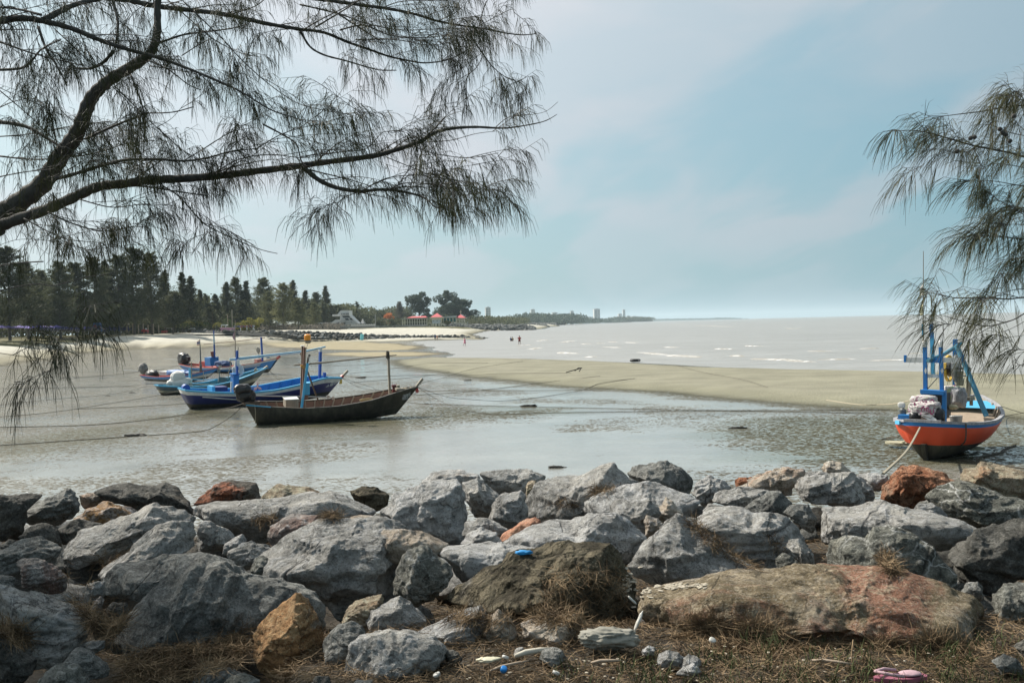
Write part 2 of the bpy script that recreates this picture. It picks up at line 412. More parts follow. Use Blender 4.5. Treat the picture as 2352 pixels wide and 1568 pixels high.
    b1 = s.bump(hh, 1.0, 0.06); b2 = s.bump(s.noise(v, 6, 5, 0.6), 0.35, 0.03, b1)
    rip = s.bump(s.noise(s.mapv(v, (0.8, 2.2, 1)), 3.0, 2), 0.05, 0.01, b2)
    m = s.done(col_, rough, rip, spec=s.math('MULTIPLY', s.math('SUBTRACT', 1.0, s.math('MULTIPLY', dryall, 0.86)), 0.62)); s.b.inputs['IOR'].default_value = 1.55
    me = mesh_np('ground', np.stack([X, Y, z], 1), Fc, [m], smooth=True)
    at = me.attributes.new('tone', 'FLOAT_COLOR', 'POINT'); at.data.foreach_set('color', np.concatenate([col, np.ones((len(X), 1))], 1).astype(np.float32).ravel())
    at = me.attributes.new('film', 'FLOAT', 'POINT'); at.data.foreach_set('value', np.clip(film, 0, 1).astype(np.float32))
    tag(link('ground', me), kind='structure')
# the wooded plateau behind the beach
PLAT = [tuple(D(-600, 760, 150)[:2]), tuple(D(0, 770, 168)[:2]), tuple(D(150, 770, 205)[:2]), tuple(D(330, 765, 262)[:2]), tuple(D(450, 760, 285)[:2]), tuple(D(560, 755, 330)[:2]), tuple(D(700, 755, 440)[:2]), tuple(D(900, 752, 500)[:2]),
        tuple(D(1080, 750, 540)[:2]), tuple(D(1130, 748, 800)[:2]), tuple(D(1180, 745, 1100)[:2]), tuple(D(1290, 742, 2100)[:2]), (240, 3050), (330, 3400), (100, 4000), (0, 30000), (-30000, 30000), (-30000, 100)]
make_ground()

def make_sea():
    drop = np.concatenate([np.arange(200, 40, -2.0), np.arange(40, 1.0, -1.0), [0.7, 0.5, 0.38, 0.31, 0.275]])
    r = EYE*F/drop; th = np.radians(np.concatenate([np.arange(-60, -34, 4), np.arange(-34, 34.1, 0.6), np.arange(36, 88, 4)]))
    T, R = np.meshgrid(th, r); X = (np.sin(T)*R).ravel(); Y = (np.cos(T)*R).ravel(); Z = np.zeros_like(X)
    nr, nc = T.shape; i = np.arange((nr-1)*(nc-1)); a = (i//(nc-1))*nc+i % (nc-1)
    s = NT('sea_water'); v = s.coord('Object', False)
    v1 = s.mapv(v, (0.35, 1.0, 1), (0, 0, 0.12)); w1 = s.noise(v1, 0.55, 6, 0.62, 0.3); w2 = s.noise(s.mapv(v, (0.05, 0.16, 1)), 0.5, 4, 0.6)
    big = s.ramp(w2, [(0.35, (0.26, 0.252, 0.235)), (0.65, (0.33, 0.32, 0.30))])
    c = s.mix(s.ramp(w1, [(0.4, 0.0), (0.62, 0.6)]), big, (0.22, 0.205, 0.175, 1))
    fo = s.ramp(s.noise(s.mapv(v, (0.16, 0.9, 1), (0, 0, 0.1)), 0.30, 6, 0.66, 0.6), [(0.735, 0.0), (0.76, 1.0)])
    c = s.mix(fo, c, (0.75, 0.75, 0.73, 1))
    m = s.done(c, s.math('ADD', 0.30, s.math('MULTIPLY', fo, 0.4)), s.bump(w1, 0.75, 0.55)); s.b.inputs['IOR'].default_value = 1.33
    tag(link('sea', mesh_np('sea', np.stack([X, Y, Z], 1), np.stack([a, a+1, a+nc+1, a+nc], 1), [m], True)), kind='structure')
    # breaking crests
    s = NT('foam'); v = s.coord('Object', False)
    f = s.ramp(s.noise(s.mapv(v, (0.5, 1.2, 2)), 1.6, 6, 0.7, 0.4), [(0.47, 0.0), (0.64, 1.0)])
    m = s.done(s.mix(f, (0.27, 0.25, 0.21, 1), (0.66, 0.66, 0.65, 1)), 0.6, s.bump(s.noise(v, 4, 4), 0.6, 0.1))
    cr = [(470, 590, 432, 415), (770, 830, 438, 436), (780, 950, 466, 471), (250, 330, 484, 470), (300, 375, 420, 408), (500, 620, 508, 518), (1070, 1330, 508, 527), (1330, 1600, 527, 548), (1805, 1965, 530, 538),
          (2030, 2352, 558, 572), (1315, 1365, 466, 470), (1655, 1750, 567, 570), (1510, 1700, 298, 300), (1640, 1830, 302, 308), (2240, 2352, 320, 324), (545, 590, 462, 462), (425, 460, 480, 490), (10, 60, 500, 512),
          (1240, 1300, 412, 412), (1925, 1960, 365, 365), (250, 290, 490, 505), (0, 30, 440, 432), (1420, 1480, 605, 606), (2220, 2500, 575, 582), (2100, 2200, 600, 603), (2500, 2800, 568, 560), (2900, 3300, 575, 565), (2560, 2620, 420, 421), (3000, 3090, 440, 437)][:0]+[(470, 590, 432, 415), (770, 830, 438, 436), (780, 950, 466, 471), (250, 330, 484, 470), (300, 375, 420, 408), (500, 620, 508, 518), (1070, 1330, 508, 527), (1330, 1600, 527, 548), (1805, 1965, 530, 538), (2030, 2352, 558, 572), (1315, 1365, 466, 470), (1510, 1700, 298, 300), (1640, 1830, 302, 308), (2240, 2352, 320, 324), (2220, 2500, 575, 582), (2500, 2800, 568, 560), (2900, 3300, 575, 565),
          (150, 240, 455, 448), (640, 700, 445, 440), (880, 930, 425, 428), (1000, 1090, 430, 434), (650, 760, 540, 545), (60, 130, 405, 400), (1290, 1450, 292, 293), (1700, 1850, 480, 482), (1900, 2050, 455, 460), (2400, 2600, 500, 500), (2800, 2950, 480, 476), (3200, 3400, 520, 512)]
    V = []; Fs = []
    for (x0, x1, y0, y1) in cr:
        a = G(*K('p5', x0, y0)); b = G(*K('p5', x1, y1)); L = (b-a).length; n = max(8, int(L/0.6)); t = (b-a).normalized(); nn = Vector((t.y, -t.x, 0))
        if nn.y > 0: nn = -nn
        sd_ = random.random()*99; base = len(V)
        for i in range(n+1):
            u = i/n; p = a.lerp(b, u); k = math.sin(PI*u)**0.5
            q = vn(np.array([[u*L/3.0, sd_, 0], [u*L/1.1, sd_+9, 0]])); h = (0.09+0.06*q[0]+0.03*q[1])*k; off = q[0]*0.9
            for (w_, z_) in ((.75, -0.02), (0.45, h*0.35), (0.1, h*.8), (-0.3, h*0.6), (-1.0, -0.02)):
                pp = p+nn*(w_*k*(1+.5*q[1])+off); V.append((pp.x, pp.y, z_ if z_ < 0 else z_*1.0+0.01))
        for i in range(n):
            for j in range(4):
                q = base+i*5+j; Fs.append((q, q+5, q+6, q+1))
    tag(link('breaking_waves', mesh_np('breaking_waves', V, np.array(Fs), [m], True)), 'low white foamy wave crests breaking off the sandbar', 'waves', kind='stuff')
make_sea()

def bank_z(X, Y):
    z = np.interp(Y, [-10, 5.7, 6.7, 10.6, 15.2, 17], [1.9, 1.84, 1.42, 1.38, 0.0, -0.3])
    z = np.where((Y < 6.9) & (X < -1.2), np.minimum(z, np.interp(X, [-1.6, -1.0], [1.50, 1.84])), z)
    return z+0.05*fbm2(X/0.6, Y/0.6, 61, 4)+0.12*fbm2(X/2.2, Y/2.2, 63, 2)*sstep(5.5, 8, Y)
def make_bank():
    xs = np.concatenate([np.arange(-40, -9, 1.2), np.arange(-9, 9.01, 0.07), np.arange(10, 41, 1.2)]); ys = np.concatenate([np.arange(-10, 3.4, 0.8), np.arange(3.4, 13, 0.07), np.arange(13, 17.2, 0.35)])
    X, Y = np.meshgrid(xs, ys); nr, nc = X.shape; X = X.ravel(); Y = Y.ravel(); Z = bank_z(X, Y)
    i = np.arange((nr-1)*(nc-1)); a = (i//(nc-1))*nc+i % (nc-1)
    s = NT('soil'); v = s.coord('Object', False); n = s.noise(v, 5, 8, 0.7); n2 = s.noise(v, 38, 4, 0.7)
    c = s.ramp(n, [(0.3, (0.016, 0.013, 0.009)), (0.5, (0.040, 0.031, 0.020)), (0.72, (0.085, 0.068, 0.045))])
    c = s.mix(s.ramp(n2, [(0.60, 0.0), (0.72, 0.8)]), c, (0.16, 0.12, 0.075, 1))
    m = s.done(c, 0.95, s.bump(n2, 0.8, 0.02, s.bump(n, 0.8, 0.05)))
    tag(link('bank', mesh_np('bank', np.stack([X, Y, Z], 1), np.stack([a, a+1, a+nc+1, a+nc], 1), [m], True)), kind='structure')
make_bank()
# ------------------------------------------------------------------ boulders of the sea wall
def rockmat(name, dark, mid, light, accent=None, acc=0.0, vein=0.0, porous=False, crumb=False, lichen=0.35, accscale=1.1, accpos=0.56):
    gain = dict(grey=2.0, pale=1.5, slate=1.75, dark=1.35, green=1.5, veined=1.5).get(name.split('_')[0], 1.15)
    neut = 1.0 if name.split('_')[0] in ('grey', 'slate', 'veined') else 0
    dark, mid, light = [tuple(min(.62, c*gain*(1.06, 1.0, .90)[i] if neut else c*gain) for i, c in enumerate(q)) for q in (dark, mid, light)]
    s = NT(name); v = s.coord()
    n = s.noise(v, 2.1, 9, 0.68, 0.5); f = s.noise(v, 15, 7, 0.75); g = s.noise(v, 70, 4, 0.7)
    c = s.ramp(n, [(0.30, dark), (0.52, mid), (0.74, light)])
    if accent:
        a = s.noise(v, accscale, 7, 0.65, 1.0); c = s.mix(s.ramp(a, [(accpos-0.035, 0.0), (accpos+0.05, acc)]), c, (*accent, 1))
    # pale crust in streaks and specks
    lw = s.math('ADD', s.math('MULTIPLY', f, 0.6), s.math('MULTIPLY', s.noise(s.mapv(v, (1, 1, 2.4)), 4.5, 7, 0.72, 1.4), 0.4))
    c = s.mix(s.ramp(lw, [(0.50, 0.0), (0.575, lichen*1.5)]), c, tuple(min(.62, x*1.75+0.10) for x in mid)+(1,))
    c = s.mix(s.ramp(lw, [(0.39, 0.80), (0.465, 0.0)]), c, tuple(x*0.40 for x in mid)+(1,))
    if vein:
        w = s.n('ShaderNodeTexVoronoi', feature='DISTANCE_TO_EDGE'); w.inputs['Scale'].default_value = 3.2
        s.l(s.mapv(s.mix(0.22, v, s.noise(v, 3, 4)), (1.5, 1.5, 4.2), (0.35, 0.5, 0.2)), w.inputs['Vector'])
        vf = s.math('MULTIPLY', s.ramp(w.outputs['Distance'], [(0.0, 1.0), (0.05, 0.0)]), s.ramp(s.noise(v, 1.6, 3), [(0.42, 0), (0.58, vein)]))
        c = s.mix(vf, c, (0.66, 0.66, 0.63, 1))
    c = s.mix(s.ramp(g, [(0.56, 0.0), (0.66, 0.35)]), c, tuple(min(.6, x*1.5+.08) for x in light)+(1,))
    c = s.mix(s.ramp(g, [(0.36, 0.65), (0.47, 0.0)]), c, tuple(x*0.45 for x in dark)+(1,))
    # cracks
    cw = s.n('ShaderNodeTexVoronoi', feature='DISTANCE_TO_EDGE'); cw.inputs['Scale'].default_value = 1.9
    s.l(s.mix(0.35, v, s.noise(v, 2.4, 6, 0.7)), cw.inputs['Vector'])
    ck = s.math('MULTIPLY', s.ramp(cw.outputs['Distance'], [(0.0, 1.0), (0.018, 0.0)]), s.ramp(s.noise(v, 1.1, 3), [(0.47, 0), (0.56, 1)]))
    c = s.mix(s.math('MULTIPLY', ck, 0.75), c, tuple(x*0.3 for x in dark)+(1,))
    c2 = s.n('ShaderNodeTexVoronoi', feature='DISTANCE_TO_EDGE'); c2.inputs['Scale'].default_value = 5.2
    s.l(s.mix(0.30, s.mapv(v, (1, 1, 1.7), (.4, .6, .1)), s.noise(v, 5.5, 6, 0.75)), c2.inputs['Vector'])
    k2 = s.math('MULTIPLY', s.ramp(c2.outputs['Distance'], [(0.0, 1.0), (0.03, 0.0)]), s.ramp(s.noise(v, 2.3, 4), [(0.46, 0), (0.54, 1)]))
    c = s.mix(s.math('MULTIPLY', k2, 0.6), c, tuple(x*0.4 for x in dark)+(1,)); ck = s.math('MAXIMUM', ck, k2)
    hs = s.noise(s.mapv(v, (1, 1, 1.9), (0.5, 0.3, 0.9)), 7, 9, 0.72, 0.7)
    b = s.bump(hs, 1.0, 0.085); b = s.bump(f, 1.0, 0.04, b); b = s.bump(g, 0.9, 0.010, b)
    b = s.bump(s.math('SUBTRACT', 1.0, ck), 0.8, 0.02, b)
    if porous or crumb:
        vo = s.n('ShaderNodeTexVoronoi'); vo.inputs['Scale'].default_value = 14 if porous else 8; s.l(s.mix(0.2, v, s.noise(v, 6, 4)), vo.inputs['Vector'])
        hole = s.ramp(vo.outputs['Distance'], [(0.10, 0.0), (0.42, 1.0)] if porous else [(0.0, 1.0), (0.75, 0.0)])
        b = s.bump(hole, 1.0, 0.07 if porous else 0.09, b)
        c = s.mix(s.ramp(vo.outputs['Distance'], [(0.05, 0.75), (0.25, 0.0)] if porous else [(0.45, 0.0), (0.75, 0.7)]), c, tuple(x*0.35 for x in dark)+(1,))
    return s.done(c, 0.93, b, spec=0.25)
RM = dict(
    grey=rockmat('grey_rock', (0.085, 0.09, 0.095), (0.17, 0.175, 0.18), (0.29, 0.29, 0.285), (0.30, 0.22, 0.14), 0.35, vein=0.5, accpos=0.64),
    pale=rockmat('pale_rock', (0.17, 0.165, 0.155), (0.32, 0.315, 0.30), (0.44, 0.43, 0.405), (0.42, 0.31, 0.20), 0.45, lichen=0.5, accpos=0.62),
    dark=rockmat('dark_rock', (0.04, 0.04, 0.036), (0.085, 0.082, 0.072), (0.17, 0.16, 0.14), (0.19, 0.14, 0.085), 0.5, lichen=0.22, accpos=0.60),
    slate=rockmat('slate_rock', (0.06, 0.066, 0.07), (0.115, 0.122, 0.125), (0.20, 0.205, 0.205), vein=0.35, lichen=0.32),
    tan=rockmat('tan_rock', (0.16, 0.12, 0.08), (0.32, 0.26, 0.18), (0.48, 0.41, 0.32), (0.46, 0.23, 0.11), 0.6),
    cream=rockmat('cream_rock', (0.22, 0.18, 0.14), (0.44, 0.37, 0.29), (0.58, 0.52, 0.44), (0.48, 0.22, 0.11), 0.6, lichen=0.3),
    rust=rockmat('rust_rock', (0.09, 0.035, 0.018), (0.27, 0.105, 0.05), (0.46, 0.27, 0.17), (0.42, 0.36, 0.27), 0.5, porous=True, lichen=0.15),
    orange=rockmat('orange_rock', (0.16, 0.08, 0.035), (0.36, 0.20, 0.09), (0.50, 0.35, 0.20), (0.24, 0.22, 0.19), 0.85, lichen=0.12, accscale=2.4, accpos=0.64),
    redtop=rockmat('dark_red_rock', (0.05, 0.045, 0.035), (0.10, 0.09, 0.075), (0.20, 0.17, 0.14), (0.40, 0.13, 0.06), 0.9, lichen=0.2, accscale=1.6, accpos=0.50),
    salmon=rockmat('salmon_rock', (0.34, 0.15, 0.09), (0.60, 0.27, 0.17), (0.66, 0.44, 0.32), (0.5, 0.42, 0.33), 0.5, lichen=0.1),
    pink=rockmat('pink_rock', (0.13, 0.11, 0.10), (0.25, 0.225, 0.205), (0.38, 0.35, 0.33), (0.34, 0.17, 0.12), 0.5, lichen=0.5, accscale=1.6, accpos=0.53),
    ochre=rockmat('mottled_rock', (0.10, 0.08, 0.045), (0.215, 0.17, 0.105), (0.36, 0.33, 0.29), (0.36, 0.16, 0.105), 0.72, lichen=0.45, accscale=0.9, accpos=0.50),
    mix=rockmat('orange_pink_rock', (0.13, 0.10, 0.08), (0.36, 0.31, 0.28), (0.54, 0.49, 0.46), (0.40, 0.21, 0.06), 0.9, lichen=0.35, accscale=1.5, accpos=0.49),
    earth=rockmat('earthy_rock', (0.06, 0.05, 0.03), (0.135, 0.115, 0.075), (0.235, 0.205, 0.145), (0.30, 0.29, 0.27), 0.5, crumb=True, lichen=0.10, accpos=0.64),
    green=rockmat('greenish_rock', (0.085, 0.085, 0.072), (0.165, 0.165, 0.143), (0.27, 0.265, 0.235), vein=0.7, lichen=0.4),
    veined=rockmat('veined_rock', (0.05, 0.056, 0.056), (0.105, 0.112, 0.105), (0.25, 0.25, 0.22), vein=1.0, lichen=0.35),
)
ROCK_BVH = []
def rock(poly, mat, label, crop=None, dd=0.0, zc=1.9, facets=17, lvl=None, depth=1.0, name='boulder', rough=1.0, group=None, cat='rock'):
    pts = [K(crop, x, y) for x, y in poly] if crop else poly
    px = sum(p[0] for p in pts)/len(pts); py = sum(p[1] for p in pts)/len(pts)
    d0 = (EYE-zc)*F/(py-hor(px))+dd
    pts = [(px+(x-px)*1.045, py+(y-py)*1.055) for x, y in pts]
    cen = D(px, py, d0)
    fwd = Vector((cen.x, cen.y, 0)).normalized(); rgt = Vector((fwd.y, -fwd.x, 0))
    loc = []
    for (x, y) in pts:
        r = ray(x, y); t = (cen-Vector((0, 0, EYE))).dot(fwd)/r.dot(fwd); p = Vector((0, 0, EYE))+r*t-cen
        loc.append((p.dot(rgt), p.z))
    L = np.array(loc); size = math.sqrt(np.ptp(L[:, 0])*np.ptp(L[:, 1]))
    wpx = max(np.ptp([p[0] for p in pts]), np.ptp([p[1] for p in pts]))
    if lvl is None: lvl = 7 if wpx > 330 else (6 if wpx > 90 else 5)
    V, Fc = ico(lvl)
    seed = int(abs(px*13+py*7)) % 100000; rr = np.random.default_rng(seed)
    phi = np.arctan2(V[:, 2], V[:, 0])
    # silhouette radius by direction
    ang = np.arctan2(L[:, 1], L[:, 0]); NA = 360; tab = np.zeros(NA); ths = np.linspace(-PI, PI, NA, endpoint=False)
    for i in range(len(L)):
        a = L[i]; b = L[(i+1) % len(L)]; e = b-a
        dx = np.cos(ths); dy = np.sin(ths); den = dx*e[1]-dy*e[0]
        with np.errstate(divide='ignore', invalid='ignore'):
            t = (a[0]*e[1]-a[1]*e[0])/den; u = (a[0]*dy-a[1]*dx)/den
        ok = (t > 0) & (u >= -1e-6) & (u <= 1+1e-6) & np.isfinite(t)
        tab = np.where(ok, np.maximum(tab, t), tab)
    tab = np.where(tab <= 0, tab[tab > 0].mean(), tab)
    Rr = np.interp((phi+PI)/(2*PI)*NA, np.arange(NA+1), np.append(tab, tab[0]))
    rho = np.sqrt(V[:, 0]**2+V[:, 2]**2); hd = 0.5*(np.ptp(L[:, 0])+np.ptp(L[:, 1]))*0.5*0.92*depth
    hd = min(hd, 0.75)
    q = V.copy(); yy = V[:, 1]
    for k in range(facets):
        nrm = rr.normal(size=3); nrm[1] = -abs(nrm[1])*1.15-0.15; nrm[2] = nrm[2]*0.9+0.25; nrm /= np.linalg.norm(nrm)
        c = rr.uniform(0.60, 0.88); dt = q@nrm; over = np.clip(dt-c, 0, None); q = q-np.outer(over*0.98, nrm)
    k_in = np.sqrt(q[:, 0]**2+q[:, 2]**2)/np.maximum(rho, 1e-6)
    m = np.clip(rho, 0, 1)**0.80*k_in
    P = np.stack([Rr*m*np.cos(phi), q[:, 1]*hd, Rr*m*np.sin(phi)], 1)
    n = P/np.maximum(np.linalg.norm(P, axis=1, keepdims=True), 1e-6)
    S = max(size, 0.12); off = rr.uniform(0, 50, 3)
    # chunky steps and ridges, stronger away from the outline
    w = (0.55+0.45*np.abs(q[:, 1]))
    st = ridged(P/S*1.5+off, seed, 4); d1 = (st-0.25)*0.10*S*w*rough
    fl = fbm(P/S*1.0+off+9, seed+5, 3); d1 += fl*0.045*S*w*rough
    tilt = P@(rr.normal(size=3)*0.6+np.array([0, 0, 1.6]))/S*3.4+fbm(P/S*1.6+off, seed+8, 3)*1.2
    d1 += (np.abs((tilt % 1)-0.5)-0.25)*0.075*S*w*rough
    d1 += fbm(P/0.09+off, seed+11, 3)*min(0.020, S*0.045)*rough+fbm(P/0.03+off, seed+15, 2)*min(0.008, S*0.014)
    P = P+n*d1[:, None]
    Wc = np.stack([P[:, 0]*rgt.x+P[:, 1]*fwd.x, P[:, 0]*rgt.y+P[:, 1]*fwd.y, P[:, 2]], 1)
    me = mesh_np(name, Wc, Fc, [RM[mat]], True)
    o = link(name, me, loc=cen); tag(o, label, cat, group or 'boulders of the sea wall')
    ROCK_BVH.append((o, Wc+np.array(cen), Fc, (min(p[0] for p in pts), max(p[0] for p in pts), min(p[1] for p in pts), max(p[1] for p in pts)), lvl))
    return o
